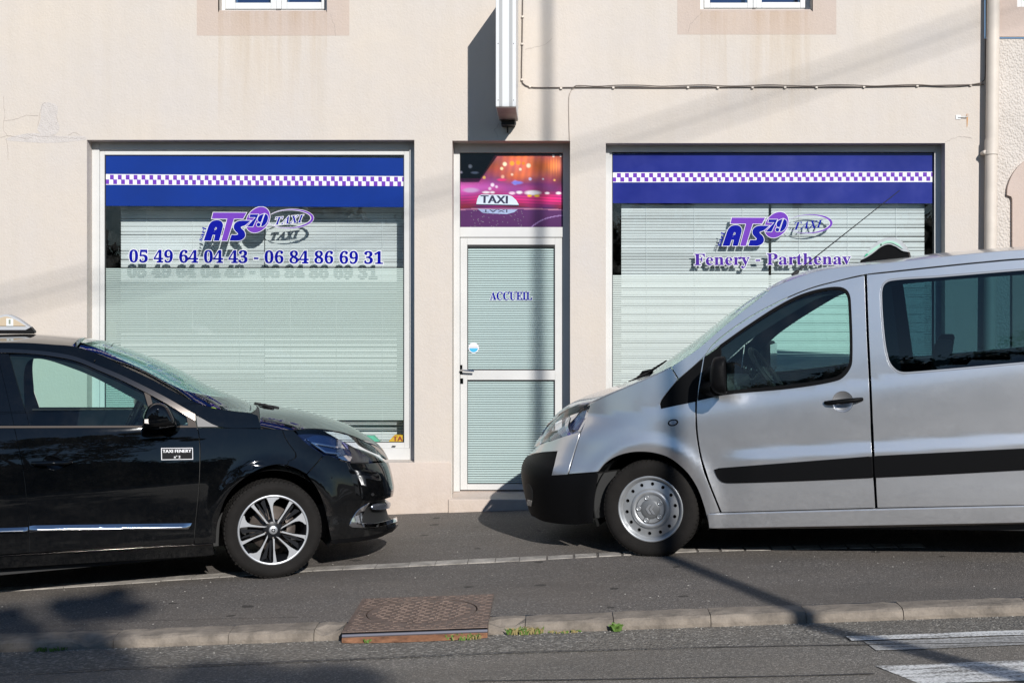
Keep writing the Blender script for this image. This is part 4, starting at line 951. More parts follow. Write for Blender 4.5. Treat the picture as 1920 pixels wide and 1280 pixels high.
# ---- upper windows
for key, fr, p1, p2 in (('ul', (418, 613), (441, 508), (538, 603)), ('ur', (1315, 1504), (1331, 1401), (1428, 1500))):
    h = ops[key]; y = YW + .13; w = sub('upper_window', ((h[0] + h[1]) / 2, y, h[2]), shop); mb = MB()
    x0, x1 = wx(fr[0], y), h[1] + .002; z0 = h[2] + .012; zt2 = h[3]
    xm0, xm1 = wx(p1[1] + 10, y), wx(p2[0] - 9, y)
    mb.box(h[0] - .002, x0 + .02, y, y + .06, z0, zt2, M_pvc); mb.box(x1 - .04, x1, y, y + .06, z0, zt2, M_pvc); mb.box(x0 + .02, x1 - .04, y, y + .06, z0, z0 + .045, M_pvc); mb.build('frame', w, bevel=.003)
    for q, (a, b) in enumerate((p1, p2)):
        a_, b_ = wx(a, y), wx(b, y); lo = wz(6 if q == 0 else 5, y); mb = MB()
        oa = x0 + .022 if q == 0 else xm1 - .002; ob = xm0 + .002 if q == 0 else x1 - .042
        frame_boxes(mb, (oa, ob, z0 + .047, zt2), (a_, b_, lo, zt2 - .06), y - .012, y + .05, M_pvc); s_ = mb.build('sash', w, bevel=.004)
        mb = MB(); mb.quad((a_, y + .02, lo), (b_, y + .02, lo), (b_, y + .02, zt2), (a_, y + .02, zt2), M_wglass); mb.build('pane', w, fix=False)
        mb = MB(); mb.quad((a_, y + .10, lo - .02), (b_, y + .10, lo - .02), (b_, y + .10, zt2), (a_, y + .10, zt2), mat('sky_reflection_blue', (.03, .10, .33), .6)); mb.build('sky_reflection_sheet', w, fix=False)  # blue sheet behind the glass, painted to stand in for reflected sky
    mb = MB(); mb.box(xm0 + .003, xm1 - .003, y - .02, y + .05, z0 + .047, zt2, M_pvc); mb.build('centre_post', w, bevel=.004)
    mb = MB()
    for t in (.18, .82): xx = x0 + (x1 - x0) * t; mb.box(xx - .018, xx + .018, y - .012, y - .0, z0 + .001, z0 + .02, M_pvc)
    mb.build('drain_cap', w)

# ---- projecting sign
ysf = 10.985; x0, x1 = wx(929.5, ysf), wx(967.5, ysf); zs0 = wz(200, ysf); zs1 = 4.26
M_sface = mat('white_sign_face', (.66, .66, .66), .35); M_sgrey = mat('grey_sign_trim', (.36, .36, .36), .45)
sg = thing('projecting_sign', 'white upright light box sign projecting from the wall above the door', 'sign', ((x0 + x1) / 2, YW, zs0))
mb = MB(); mb.box(x0, x1, ysf, YW - .05, zs0, zs1, M_sface); mb.build('box', sg, bevel=.004)
mb = MB()
for a, b in ((936, 942), (955, 961)): mb.box(wx(a, ysf), wx(b, ysf), ysf - .003, ysf + .004, zs0 + .002, zs1, M_sgrey)
mb.build('edge_trim', sg)
mb = MB(); mb.box(x0 + .004, x1 - .004, ysf + .004, YW - .05, zs0 - .006, zs0 + .002, M_zinc); mb.build('base_plate', sg)
mb = MB()
for px in (934, 963):
    for py in (82, 188): p = P(px, py, ysf); mb.lathe((p.x, ysf - .003, p.z), [(0, -.001), (.003, -.001), (.0035, .003)], M_gasket, 8)
mb.build('screw', sg, kind='stuff')
mb = MB(); mb.box(wx(941, YW), wx(966, YW), YW - .12, YW - .001, zs0 - .045, zs0 - .008, M_gasket); mb.tube([(wx(952), YW - .05, zs0 - .04), (wx(952), YW - .05, zs0 - .085), (wx(952), YW, zs0 - .09)], .008, M_gasket, 6); mb.build('bracket', sg)

# ---- cables, hook, drainpipe
cb = thing('wall_cable', 'pair of thin cables clipped across the wall above the right shop window', 'cable', (wx(980), YW - .012, wz(160)))
mb = MB(); yc_ = YW - .012
mb.tube([P(p[0], p[1], yc_) for p in smooth_pts([(981, -60), (980, 0), (979, 80), (978, 140), (980, 156), (992, 163), (1010, 164.5), (1100, 164), (1250, 164.5), (1400, 163.5), (1600, 163.2), (1845, 158.5)], 8, False)], .0045, M_cable, 6); mb.build('lower_cable', cb)
mb = MB()
P2 = [(1072, 166)] + [(1080 + 40 * i, 161 + 1.3 * math.sin(i * 1.9) - .05 * i) for i in range(19)] + [(1838, 156), (1846, 150), (1848, 100), (1849, -60)]
mb.tube([P(p[0], p[1], yc_ - .006) for p in smooth_pts(P2, 8, False)], .0042, M_cable, 6); mb.build('upper_cable', cb)
mb = MB()
mb.tube([P(p[0], p[1], yc_ + .004) for p in smooth_pts([(1085, 163), (1072, 168), (1067, 182), (1067, 230), (1068, 262)], 6, False)], .003, mat('cream_cable', (.42, .36, .31), .7), 6); mb.build('branch_cable', cb)
mb = MB()
for px, py in ((994, 163), (1052, 166), (1150, 165), (1290, 164.5), (1346, 165), (1411, 165), (1472, 164.5), (1531, 164.5), (1620, 163.5), (1720, 161.5), (1820, 160), (980, 32), (979.5, 83), (979, 150)):
    p = P(px, py, yc_); mb.box(p.x - .009, p.x + .009, YW - .02, YW, p.z - .006, p.z + .009, M_pipe)
mb.build('clip', cb, kind='stuff')
hk = thing('wall_hook', 'small white metal hook with a rusty end fixed to the wall near the drainpipe', 'hook', (wx(1805), YW, wz(220)))
mb = MB(); mb.box(wx(1792), wx(1801), YW - .006, YW, wz(224), wz(216), M_pvc); mb.tube([P(1797, 220, YW - .01), P(1814, 219, YW - .02), P(1814, 215, YW - .02)], .004, M_pvc, 6); mb.build('plate', hk)
mb = MB(); mb.add([(wx(1812), YW - .0015, wz(214)), (wx(1815.5), YW - .0015, wz(214)), (wx(1814), YW - .0015, wz(236)), (wx(1812.5), YW - .0015, wz(240))], [(0, 1, 2, 3)], mat('rust_stain', (.50, .27, .12), .9)); mb.build('rust_mark', hk, fix=False)
pp = thing('drainpipe', 'beige downpipe running down the joint between the two houses', 'drainpipe', (wx(1858), YW - .07, -.0))
yp = YW - .075; r = 11.8 * yp / F
mb = MB(); mb.tube([P(1864, -300, yp), P(1862.5, 0, yp), P(1860, 266, yp)], r, M_pipe, 20); mb.build('upper_pipe', pp)
mb = MB(); mb.tube([P(1859.5, 262, yp), P(1859, 284, yp)], r * 1.09, M_pipe, 20); mb.build('socket', pp)
mb = MB(); mb.tube([P(1858.5, 283, yp), P(1857, 480, yp), P(1853, 955, yp)], r * .96, M_pipe, 20); mb.build('lower_pipe', pp)
mb = MB(); q = P(1858.5, 287, yp); mb.tube([(q.x, q.y, q.z + .014), (q.x, q.y, q.z - .014)], r * 1.10, M_pipe, 20); p = P(1846, 286, yp); mb.lathe((p.x, p.y - .02, p.z), [(0, 0), (.015, 0), (.018, .006), (.018, .09)], M_pipe, 12); mb.build('clip', pp)

# ---- neighbouring house
nb = thing('neighbouring_house', 'roughcast house with a smooth beige door surround beside the drainpipe', 'building', (4.2, YW, zp(4.2, YW)))
k = NT('roughcast'); k.b.inputs['Roughness'].default_value = .9
n1 = k.noise(26, 3, .5); c = k.ramp(k.noise(3, 5, .6), [(.3, (.55, .495, .445)), (.7, (.62, .56, .505))])
v1 = k.n('TexVoronoi'); v1.inputs['Scale'].default_value = 34; k.l(k.pos((1, 1, .8)), v1.inputs['Vector']); v1.inputs['Scale'].default_value = 60
c = k.mix(k.math('MULTIPLY', k.ramp(k.noise(45, 4, .6), [(.62, 0.), (.72, 1.)]), .5), c, (.36, .29, .23)); k.l(c, k.b.inputs['Base Color'])
k.bump(k.math('ADD', k.math('MULTIPLY', v1.outputs['Distance'], -1.2), n1), 1.0, .007); M_rough = k.m
M_nsm = render_mat('smooth_beige_render', (.56, .455, .395))
xn0 = XE + .002; wn_ = (wx(1906), wx(2100), wz(14), wz(14) + 1.4)
mb_, o = wall_sheet('wall', xn0, 11.5, -.4, wz(72), YW + .012, [], M_rough, .3, nb)
mb_, o = wall_sheet('string_course', xn0, 11.5, wz(70), 7.0, YW - .016, [wn_], M_nsm, .30, nb)
mb = MB(); mb.quad((xn0, YW - .016, wz(70)), (11.5, YW - .016, wz(70)), (11.5, YW + .012, wz(70)), (xn0, YW + .012, wz(70)), M_nsm); mb.build('ledge', nb, fix=False)
mb = MB(); R_ = [(1897, 985, 1), (1897, 374, 1), (1895, 369), (1887, 366, 1), (1888.5, 350), (1897, 328), (1912, 309), (1940, 292), (1990, 280), (2060, 276), (2130, 280), (2185, 294), (2215, 318), (2230, 366, 1), (2220, 374, 1), (2220, 985, 1)]
mb.prism([(wx(p[0]), wz(p[1])) for p in smooth_pts(R_, 6)], YW - .018, YW + .013, M_nsm); mb.build('door_surround', nb, bevel=.004)
mb = MB(); frame_boxes(mb, (wn_[0], wn_[1], wn_[2] + .01, wn_[3]), (wn_[0] + .07, wn_[1] - .07, wn_[2] + .1, wn_[3] - .07), YW + .1, YW + .16, M_pvc); mb.quad((wn_[0], YW + .13, wn_[2]), (wn_[1], YW + .13, wn_[2]), (wn_[1], YW + .13, wn_[3]), (wn_[0], YW + .13, wn_[3]), M_dark); mb.build('window', nb, bevel=.003)
mb = MB(); xd0, xd1 = wx(1950), wx(2165); mb.box(xd0, xd1, YW - .03, YW - .018, zp(4, YW) - .1, wz(420), mat('brown_door', (.10, .05, .03), .5)); mb.build('door', nb, bevel=.003)

# ------------------------------------------------------------------ car bodies
class Body:
    """side of a car as a curved surface: domain (q, z), q = distance along the plan outline from the middle of the nose"""
    def __init__(s, y0, W, nose, direction, inset, L=.75, p=2.6, r=2.2):
        s.y0, s.W, s.yc, s.d, s.inset = y0, W, y0 + W, direction, inset
        s.nosepx = sorted((py, px) for px, py in nose)
        u = np.linspace(0, 1, 600); S = L * u ** 2; H = (1 - (1 - S / L) ** p) ** (1 / r); H[0] = 0
        pts = []
        for px, py in nose:                                      # the outline seen is where the surface turns away from the ray
            d_ = FR.RT @ ray(px, py); sl_ = abs(d_[1] / d_[0]) if d_[0] * direction > 0 else 1e9
            k = int(np.argmax(W * np.gradient(H[1:], S[1:]) < sl_)) + 1 if sl_ < 1e8 else 0
            q = P(px, py, y0 + W - W * H[k]); pts.append((q.z, q.x + direction * S[k]))
        pts.sort()
        zz = np.linspace(pts[0][0] - .3, pts[-1][0] + 1.5, 400); xx = np.interp(zz, [a for a, b in pts], [b for a, b in pts])
        kern = np.hanning(9); kern /= kern.sum(); xs = np.convolve(np.pad(xx, 4, mode='edge'), kern, 'valid')
        s.zz, s.xx = zz, xs
        u = np.linspace(0, 1, 600); S = L * u ** 2; H = (1 - (1 - S / L) ** p) ** (1 / r); H[0] = 0
        q = np.concatenate([[0], np.cumsum(np.hypot(np.diff(S), W * np.diff(H)))])
        s.S, s.H, s.Q, s.L = S, H, q, L
    def nose(s, z): return np.interp(z, s.zz, s.xx)
    def M(s, q, z):
        q = np.asarray(q, float); z = np.asarray(z, float)
        S = np.where(q < s.Q[-1], np.interp(q, s.Q, s.S), s.L + q - s.Q[-1]); H = np.interp(q, s.Q, s.H)
        x = s.nose(z) - s.d * S
        y = s.yc - (s.W - s.inset(x, z)) * H
        return x, y, z
    def N(s, q, z, e=.004):
        a = np.stack(s.M(np.asarray(q) + e, z), -1) - np.stack(s.M(np.maximum(np.asarray(q) - e, -9), z), -1)
        b = np.stack(s.M(q, np.asarray(z) + e), -1) - np.stack(s.M(q, np.asarray(z) - e), -1)
        n = np.cross(a, b); n *= np.where((np.cross(a, b)[..., 1] > 0), -1, 1)[..., None]
        l = np.linalg.norm(n, axis=-1, keepdims=True); return n / np.maximum(l, 1e-9)
    def inv(s, px, py):
        if px is None:
            return 0.0, P(float(np.interp(py, [a for a, b in s.nosepx], [b for a, b in s.nosepx])), py, s.yc).z
        d = FR.RT @ ray(px, py); o = FR.o
        def at(y):
            t = (y - o.y) / d[1]; x = o.x + d[0] * t; z = o.z + d[2] * t; S = s.d * (s.nose(z) - x)
            q = np.where(S < s.L, np.interp(S, s.S, s.Q), s.Q[-1] + S - s.L)
            return q, z, np.where(S < 0, 9., s.M(q, z)[1]) - y
        ys = np.linspace(s.y0 - .12, s.yc, 160); q, z, g = at(ys)
        hit = np.nonzero(g <= 0)[0]
        if len(hit) == 0:
            k = int(np.argmin(np.where(g > 5, 9, g))); return float(q[k]), float(z[k])
        k = hit[0]
        if k == 0: return float(q[0]), float(z[0])
        lo, hi = ys[k - 1], ys[k]
        for _ in range(18):
            m = (lo + hi) / 2
            if float(at(m)[2]) <= 0: hi = m
            else: lo = m
        q, z, g = at(hi); q, z = float(q), float(z)
        return q, z
    def outline(s, pts, step=6):
        P_ = []; seg = []
        # smooth in image space, corners kept; points at the nose (px None) are joined straight in the domain
        n = len(pts)
        out = []
        if any(p[0] is None for p in pts):
            k = next(i for i in range(n) if pts[i][0] is None and pts[i - 1][0] is not None)
            pts = pts[k:] + pts[:k]; runs = []
            for p in pts:
                if runs and runs[-1][0] == (p[0] is None): runs[-1][1].append(p)
                else: runs.append([p[0] is None, [p]])
            lists = []
            for isn, r in runs:
                if isn: lists.append((True, [s.inv(None, p[1]) for p in r]))
                else: lists.append((False, [s.inv(p[0], p[1]) for p in smooth_pts(r, step, closed=False)]))
            for i, (isn, r) in enumerate(lists):
                if not isn: out += r; continue
                chain = [lists[i - 1][1][-1]] + r + [lists[(i + 1) % len(lists)][1][0]]
                for a, b in zip(chain[:-1], chain[1:]):
                    kk = max(2, int(math.dist(a, b) / .03)); last = b is chain[-1]
                    for t in range(1, kk if last else kk + 1): out.append((a[0] + (b[0] - a[0]) * t / kk, a[1] + (b[1] - a[1]) * t / kk))
        else:
            for p in smooth_pts(pts, step): out.append(s.inv(p.x, p.y))
        return out
    def panel(s, name, pts, m, parent, gap=.0025, thick=.014, grid=.032, off=0., holes=(), mirror=True, label=None, near=True, rim=True, step=6, round_=.0016):
        loop = s.outline(pts, step)
        if gap: loop = offset_loop(loop, -gap)
        if area2(loop) < 0: loop = loop[::-1]
        loops = [loop]
        for h in holes:
            l = offset_loop(s.outline(h, step), gap)
            loops.append(l[::-1])
        A = np.array([tuple(p) for p in loop]); lo, hi = A.min(0), A.max(0)
        gx = np.arange(lo[0] + grid / 2, hi[0], grid); gz = np.arange(lo[1] + grid / 2, hi[1], grid)
        G = np.array([(a, b) for a in gx for b in gz]) if len(gx) and len(gz) else np.zeros((0, 2))
        if len(G):
            k = np.zeros(len(G), bool)
            for l in loops: k ^= inside_np(G, l)
            B = np.array([tuple(p) for l in loops for p in l])
            for i in range(0, len(G)):
                if k[i] and np.min(np.abs(B - G[i]).max(1)) < grid * .45: k[i] = False
            G = G[k]
        v, f = tri(loops, [tuple(g) for g in G])
        V = np.array(v); X, Y, Z = s.M(V[:, 0], V[:, 1]); Nn = s.N(V[:, 0], V[:, 1])
        pos = np.stack([X, Y, Z], -1) + Nn * (off(V)[:, None] if callable(off) else off)
        vs = [tuple(p) for p in pos]; fs = [tuple(t) for t in f]; ns = [tuple(n) for n in Nn]
        # faces towards the viewer side
        c = np.cross(pos[f[0][1]] - pos[f[0][0]], pos[f[0][2]] - pos[f[0][0]])
        if c.dot(Nn[f[0][0]]) < 0: fs = [t[::-1] for t in fs]
        if rim and not callable(off):
            for l in loops:
                n = len(l); L = np.array([tuple(p) for p in l]); X, Y, Z = s.M(L[:, 0], L[:, 1]); N2 = s.N(L[:, 0], L[:, 1]); p0 = np.stack([X, Y, Z], -1) + N2 * off
                tdir = np.roll(p0, -1, 0) - np.roll(p0, 1, 0); out = np.cross(tdir, N2); ol = np.linalg.norm(out, axis=1, keepdims=True); out /= np.maximum(ol, 1e-9)
                test = np.array([(L[0][0], L[0][1])])
                # outward = away from the panel
                d2 = np.array(offset_loop(l if area2(l) > 0 else l[::-1], .004))
                o = len(vs); base = o
                sgn = 1
                a_ = Vector(l[1]) - Vector(l[-1]); nrm = Vector((a_.y, -a_.x)).normalized()      # outward for a CCW outer loop, into the hole for a CW hole loop
                eq = np.stack(s.M(L[0, 0] + nrm.x * .003, L[0, 1] + nrm.y * .003), -1) - np.stack(s.M(L[0, 0], L[0, 1]), -1)
                if np.dot(eq, out[0]) < 0: out = -out
                r1 = p0 + out * round_ * .5 - N2 * round_ * .6; r2 = p0 + out * round_ * .5 - N2 * thick
                n1 = N2 * .6 + out * .8; n2 = out
                vs += [tuple(p) for p in p0] + [tuple(p) for p in r1] + [tuple(p) for p in r2]
                ns += [tuple(p) for p in N2] + [tuple(p) for p in n1] + [tuple(p) for p in n2]
                for i in range(n):
                    j = (i + 1) % n
                    for k in (0, 1):
                        q4 = (o + k * n + i, o + k * n + j, o + (k + 1) * n + j, o + (k + 1) * n + i)
                        e = np.cross(np.array(vs[q4[1]]) - np.array(vs[q4[0]]), np.array(vs[q4[2]]) - np.array(vs[q4[0]]))
                        fs.append(q4 if e.dot(n1[i]) > 0 else q4[::-1])
        res = []
        for side in ((0, 1) if mirror else (0,)):
            if side == 0 and not near: continue
            vv = vs if side == 0 else [(p[0], 2 * s.yc - p[1], p[2]) for p in vs]
            nn = ns if side == 0 else [(p[0], -p[1], p[2]) for p in ns]
            ff = fs if side == 0 else [t[::-1] for t in fs]
            me = bpy.data.meshes.new(name); me.from_pydata(vv, [], ff); me.materials.append(m)
            me.polygons.foreach_set('use_smooth', [True] * len(ff)); me.update()
            if not callable(off): me.normals_split_custom_set_from_vertices([Vector(n).normalized() for n in nn])
            o = link(name, me, parent, label=label if side == 0 else None); res.append(o)
        return res
    def skin(s, name, E, C, m, parent, power=2.2, nt=21, step=10, off=0., thick=.01, shift=0., label=None):
        """top panel spanning both sides: edge line E (on the side surface) and centre line C, both image points"""
        Ep = smooth_pts([(p[0], p[1]) for p in E], step, False); Cp = smooth_pts([(p[0], p[1]) for p in C], step, False)
        def resample(P_, n):
            d = np.concatenate([[0], np.cumsum([math.dist(a, b) for a, b in zip(P_[:-1], P_[1:])])]); t = np.linspace(0, d[-1], n)
            return np.stack([np.interp(t, d, [p[0] for p in P_]), np.interp(t, d, [p[1] for p in P_])], -1)
        n = max(len(Ep), len(Cp)); Ep, Cp = resample(Ep, n), resample(Cp, n)
        v = []; ts = np.sin(np.linspace(-1, 1, nt) * math.pi / 2)
        for e, c in zip(Ep, Cp):
            q, z = s.inv(e[0], e[1]); x, y, z = (float(a) for a in s.M(q, z)); cp = P(c[0], c[1], s.yc); cx_, cz_ = cp.x, cp.z
            for t in ts:
                a = abs(t); v.append((cx_ + (x - cx_) * a ** 2, s.yc + t * (s.yc - y), cz_ + off - (cz_ - z) * a ** power))
        f = [(i * nt + j, i * nt + j + 1, (i + 1) * nt + j + 1, (i + 1) * nt + j) for i in range(n - 1) for j in range(nt - 1)]
        mb = MB(); mb.add(v, f, m, True); o = mb.build(name, parent, fix=False, label=label)
        me = o.data
        if me.polygons[len(me.polygons) // 2].normal.z < 0: me.flip_normals()
        if thick:
            so_ = o.modifiers.new('thickness', 'SOLIDIFY'); so_.thickness = thick; so_.offset = -1
        return o

def circ_px(x, y, rx, ry, n=28): return [(x + rx * math.cos(t), y + ry * math.sin(t)) for t in np.linspace(0, 2 * math.pi, n, endpoint=False)]
def bowl(body, x, y, rx, ry, depth):
    c = body.inv(x, y); r1 = abs(body.inv(x + rx, y)[0] - c[0]); r2 = abs(body.inv(x, y + ry)[1] - c[1])
    return lambda A: -depth * np.clip(1 - ((A[:, 0] - c[0]) / r1) ** 2 - ((A[:, 1] - c[1]) / r2) ** 2, 0, 1) ** .8

def band(top, bot):
    """closed outline from a top line (left to right) and a bottom line (left to right)"""
    f = lambda l: [(l[0][0], l[0][1], 1)] + [tuple(p) for p in l[1:-1]] + [(l[-1][0], l[-1][1], 1)]
    return f(top) + f(bot)[::-1]

def tyre(c, R, rr, w, parent, lugs=64):
    """tyre with tread blocks; c = centre of the outer face, wheel goes in +y"""
    mb = MB()
    prof = [(rr - .004, .012), (rr + .002, .004), (rr + .012, .001), (rr + .03, -.004), ((R + rr) / 2, -.010), (R - .035, -.008), (R - .018, -.001), (R - .009, .010), (R - .006, .03), (R - .005, w - .03), (R - .012, w - .01), ((R + rr) / 2, w + .008), (rr, w - .01)]
    mb.lathe(c, prof, M_tyre, 72)
    for i in range(lugs):
        for (ya, yb, ph) in ((.004, .042, 0), (.050, .095, .5), (.103, .150, 0), (.158, w - .004, .5)):
            a0 = 2 * math.pi * (i + ph) / lugs; a1 = a0 + 2 * math.pi / lugs * .72
            def pt(a, r, y): return (c[0] + r * math.cos(a), c[1] + y, c[2] + r * math.sin(a))
            ri = R - .016; ro = R; e = .004 if ya < .01 else 0
            mb.hexa([pt(a0, ri, ya), pt(a1, ri, ya), pt(a1, ri, yb), pt(a0, ri, yb), pt(a0, ro - e * 1.2, ya + e), pt(a1, ro - e * 1.2, ya + e), pt(a1, ro, yb), pt(a0, ro, yb)], M_tyre)
    return mb.build('tyre', parent)

def alloy_wheel(base, c, R, turn, face=True):
    w = sub('wheel', c, base); tyre(c, R, .222, .205, w)
    mb = MB(); Rr = .228
    mb.lathe(c, [(Rr - .014, .003), (Rr - .007, -.001), (Rr, .002), (Rr + .002, .012)], M_alloy, 72)
    # spokes: five broad curved blades and five thin ones, dark sides with a machined face
    def blade(pts_in, y_top, deep):
        pts_ = [(c[0] + p[0], c[2] + p[1]) for p in pts_in]
        v_, f_ = tri([pts_]); mb.add([(p[0], c[1] + y_top, p[1]) for p in v_], f_, M_alloy)
        n = len(pts_); mb.add([(p[0], c[1] + y_top, p[1]) for p in pts_] + [(c[0] + (p[0] - c[0]) * .99, c[1] + deep, c[2] + (p[1] - c[2]) * .99) for p in pts_], [(i, (i + 1) % n, n + (i + 1) % n, n + i) for i in range(n)], M_alloyd)
    def pol(r, a): return (r * math.cos(a), r * math.sin(a))
    for k in range(5):
        a = turn + k * 2 * math.pi / 5; g = math.radians
        out = []
        for t in np.linspace(-18, 7, 9): out.append(pol(.220, a + g(t)))
        side1 = [(.205, 4.0), (.16, 1.0), (.11, -1.5), (.06, -7)]; side2 = [(.045, -21), (.075, -11), (.12, -6.2), (.15, -5.6), (.175, -7.5), (.193, -12), (.206, -17)]
        out += [pol(r, a + g(t)) for r, t in side1] + [pol(r, a + g(t)) for r, t in side2]
        blade(out[::-1] if area2(out) < 0 else out, .006, .045)
        b = a + math.pi / 5 - g(5)
        out = [pol(.221, b + g(4.5)), pol(.13, b + g(2.6)), pol(.06, b + g(7)), pol(.052, b - g(4)), pol(.13, b - g(1.4)), pol(.205, b - g(1.6)), pol(.221, b - g(5))]
        blade(out[::-1] if area2(out) < 0 else out, .008, .045)
        # the dark bridge at the back of each opening
        out = [pol(.215, a + g(8)), pol(.10, a + g(10)), pol(.05, a + g(24)), pol(.10, b - g(6)), pol(.215, b - g(5)), pol(.19, b - g(9)), pol(.085, b - g(16)), pol(.14, a + g(16)), pol(.19, a + g(17))]
        pts_ = [(c[0] + p[0], c[2] + p[1]) for p in out]; v_, f_ = tri([pts_]); mb.add([(p[0], c[1] + .032, p[1]) for p in v_], f_, M_alloyd)
    mb.lathe(c, [(0, .012), (.05, .012), (.064, .02), (.066, .06)], M_alloyd, 40)
    mb.lathe(c, [(Rr - .012, .006), (Rr - .02, .03), (Rr - .03, .10), (Rr - .03, .19)], M_alloyd, 60)
    mb.build('rim', w)
    mb = MB()
    for k in range(5):
        a = turn + math.pi / 5 * 1.0 + k * 2 * math.pi / 5 - .12
        q = (c[0] + .052 * math.cos(a), c[1] + .010, c[2] + .052 * math.sin(a)); mb.lathe(q, [(.012, .004), (.012, .0)], M_alloyd, 14); mb.lathe(q, [(0, -.001), (.006, -.001), (.0075, .008)], M_zinc, 8)
    mb.build('wheel_bolt', w, kind='stuff')
    mb = MB(); mb.lathe(c, [(0, .0), (.024, .0), (.0285, .003), (.029, .014)], M_alloy, 32)
    for s_ in (.014, .007): 
        d = [(c[0] + s_ * .95 * x, c[2] + s_ * z) for x, z in ((0, 1.15), (.95, .35), (.95, -.35), (0, -1.15), (-.95, -.35), (-.95, .35))]; d = [(c[0] + (p[0] - c[0]) * math.cos(.5) - (p[1] - c[2]) * math.sin(.5), c[2] + (p[0] - c[0]) * math.sin(.5) + (p[1] - c[2]) * math.cos(.5)) for p in d]
        v_, f_ = tri([d]); mb.add([(p[0], c[1] - .001 - (.001 if s_ < .01 else 0), p[1]) for p in v_], f_, M_alloyd if s_ > .01 else M_alloy)
    mb.build('hub_cap', w)
    mb = MB(); cc = (c[0], c[1] + .085, c[2]); mb.lathe(cc, [(.0, .0), (.07, .0), (.072, .012), (.142, .012), (.145, .03)], M_brake, 48)
    mb.build('brake_disc', w)
    mb = MB(); q = (c[0], c[1] + .07, c[2]); mb.lathe(q, [(.095, .0), (.15, .0), (.155, .06)], M_brake, 8, True, -.3, .75); mb.build('brake_caliper', w)
    return w

def steel_wheel(base, c, R, steer=0.):
    w = sub('wheel', c, base); tyre(c, R, .213, .21, w)
    Rr = .222; mb = MB()
    mb.lathe(c, [(Rr - .001, .014), (Rr + .001, .004), (Rr - .004, -.002), (Rr - .012, .000), (Rr - .018, .010), (Rr - .022, .016), (Rr - .026, .028), (Rr - .034, .034)], M_steel, 72)
    # dish with fourteen round holes
    r0, r1 = .136, .190; NH = 14; loops = []
    ring = lambda r, n, x=0, z=0: [(c[0] + x + r * math.cos(2 * math.pi * i / n), c[2] + z + r * math.sin(2 * math.pi * i / n)) for i in range(n)]
    holes = [ring(.0115, 12, .166 * math.cos(a), .166 * math.sin(a)) for a in (2 * math.pi * (i + .35) / NH for i in range(NH))]
    v_, f_ = tri([ring(r1, 72), ring(r0, 60)] + holes)
    dish = lambda r: .030 - .012 * (1 - (r - r0) / (r1 - r0))
    V = [(p[0], c[1] + dish(math.hypot(p[0] - c[0], p[1] - c[2])), p[1]) for p in v_]; mb.add(V, f_, M_steel, True)
    for h in holes:
        n = len(h); mb.add([(p[0], c[1] + .024, p[1]) for p in h] + [(p[0], c[1] + .04, p[1]) for p in h], [(i, (i + 1) % n, n + (i + 1) % n, n + i) for i in range(n)], M_slot)
    mb.lathe(c, [(r1, .030), (Rr - .034, .034)], M_steel, 72)
    mb.lathe(c, [(r0, .018), (.128, .004), (.118, -.003), (.108, -.002), (.100, .004), (.096, .008)], M_steel, 60)
    mb.lathe(c, [(.195, .045), (.19, .15)], M_slot, 40); mb.lathe(c, [(.0, .046), (.195, .046)], M_slot, 40)
    mb.build('rim', w)
    mb = MB(); mb.lathe(c, [(.0985, .010), (.097, .001), (.093, -.001), (.062, -.002), (.058, -.006), (.055, -.008), (.0, -.008)], M_cap, 60)
    for k in range(5):
        a = math.radians(106) + 2 * math.pi * k / 5; q = (c[0] + .079 * math.cos(a), c[1] - .002, c[2] + .079 * math.sin(a))
        mb.lathe(q, [(.016, .002), (.0155, -.006), (.012, -.007), (.011, -.004), (.006, -.005), (.0, -.005)], M_steel, 20)
        a2 = a + math.pi / 5; pts_ = [(c[0] + r * math.cos(t), c[2] + r * math.sin(t)) for r, t in [(.092, a2 - .42), (.092, a2 - .2), (.092, a2), (.092, a2 + .2), (.092, a2 + .42), (.068, a2 + .33), (.068, a2), (.068, a2 - .33)]]
        v_, f_ = tri([pts_]); mb.add([(p[0], c[1] - .0025, p[1]) for p in v_], f_, M_steel)
    mb.build('hub_cap', w)
    mb = MB()
    for dx in (-.017, .009):
        o = [(-.012, .0), (.010, .032), (.026, .032), (.003, .0), (.026, -.032), (.010, -.032)]
        mb.prism([(c[0] + dx + p[0], c[2] + p[1]) for p in o], c[1] - .013, c[1] - .006, M_alloy)
    mb.build('emblem', w)
    if steer:
        w.rotation_euler = (0, 0, steer)
    return w

def arch_liner(base, c, R, y1, name='wheel_arch_liner', a0=-.35):
    mb = MB(); mb.lathe((c[0], c[1], c[2]), [(R, .0), (R + .005, y1), (0.05, y1)], M_rubber, 40, True, a0, math.pi - a0); return mb.build(name, base, fix=False)

def mirror_part(o, yc, parent, name):
    """the same part on the other side of the car"""
    me = o.data.copy(); 
    for v in me.vertices: v.co.y = 2 * yc - v.co.y
    me.flip_normals(); n = link(name, me, parent)
    for m_ in o.modifiers:
        if m_.type == 'BEVEL':
            b = n.modifiers.new('bevel', 'BEVEL'); b.width = m_.width; b.segments = m_.segments; b.limit_method = 'ANGLE'
        if m_.type == 'SUBSURF':
            b = n.modifiers.new('round', 'SUBSURF'); b.levels = m_.levels; b.render_levels = m_.render_levels
    return n

def rounded_box(name, cs, m, parent, levels=3, fix=True):
    """eight corners (bottom 4, top 4) softened into a rounded body"""
    mb = MB(); mb.hexa(cs, m); o = mb.build(name, parent)
    for p in o.data.polygons: p.use_smooth = True
    b = o.modifiers.new('bevel', 'BEVEL'); b.width = .25 * min((Vector(cs[0]) - Vector(cs[1])).length, (Vector(cs[1]) - Vector(cs[2])).length, (Vector(cs[0]) - Vector(cs[4])).length); b.segments = 4; b.limit_method = 'NONE'
    return o

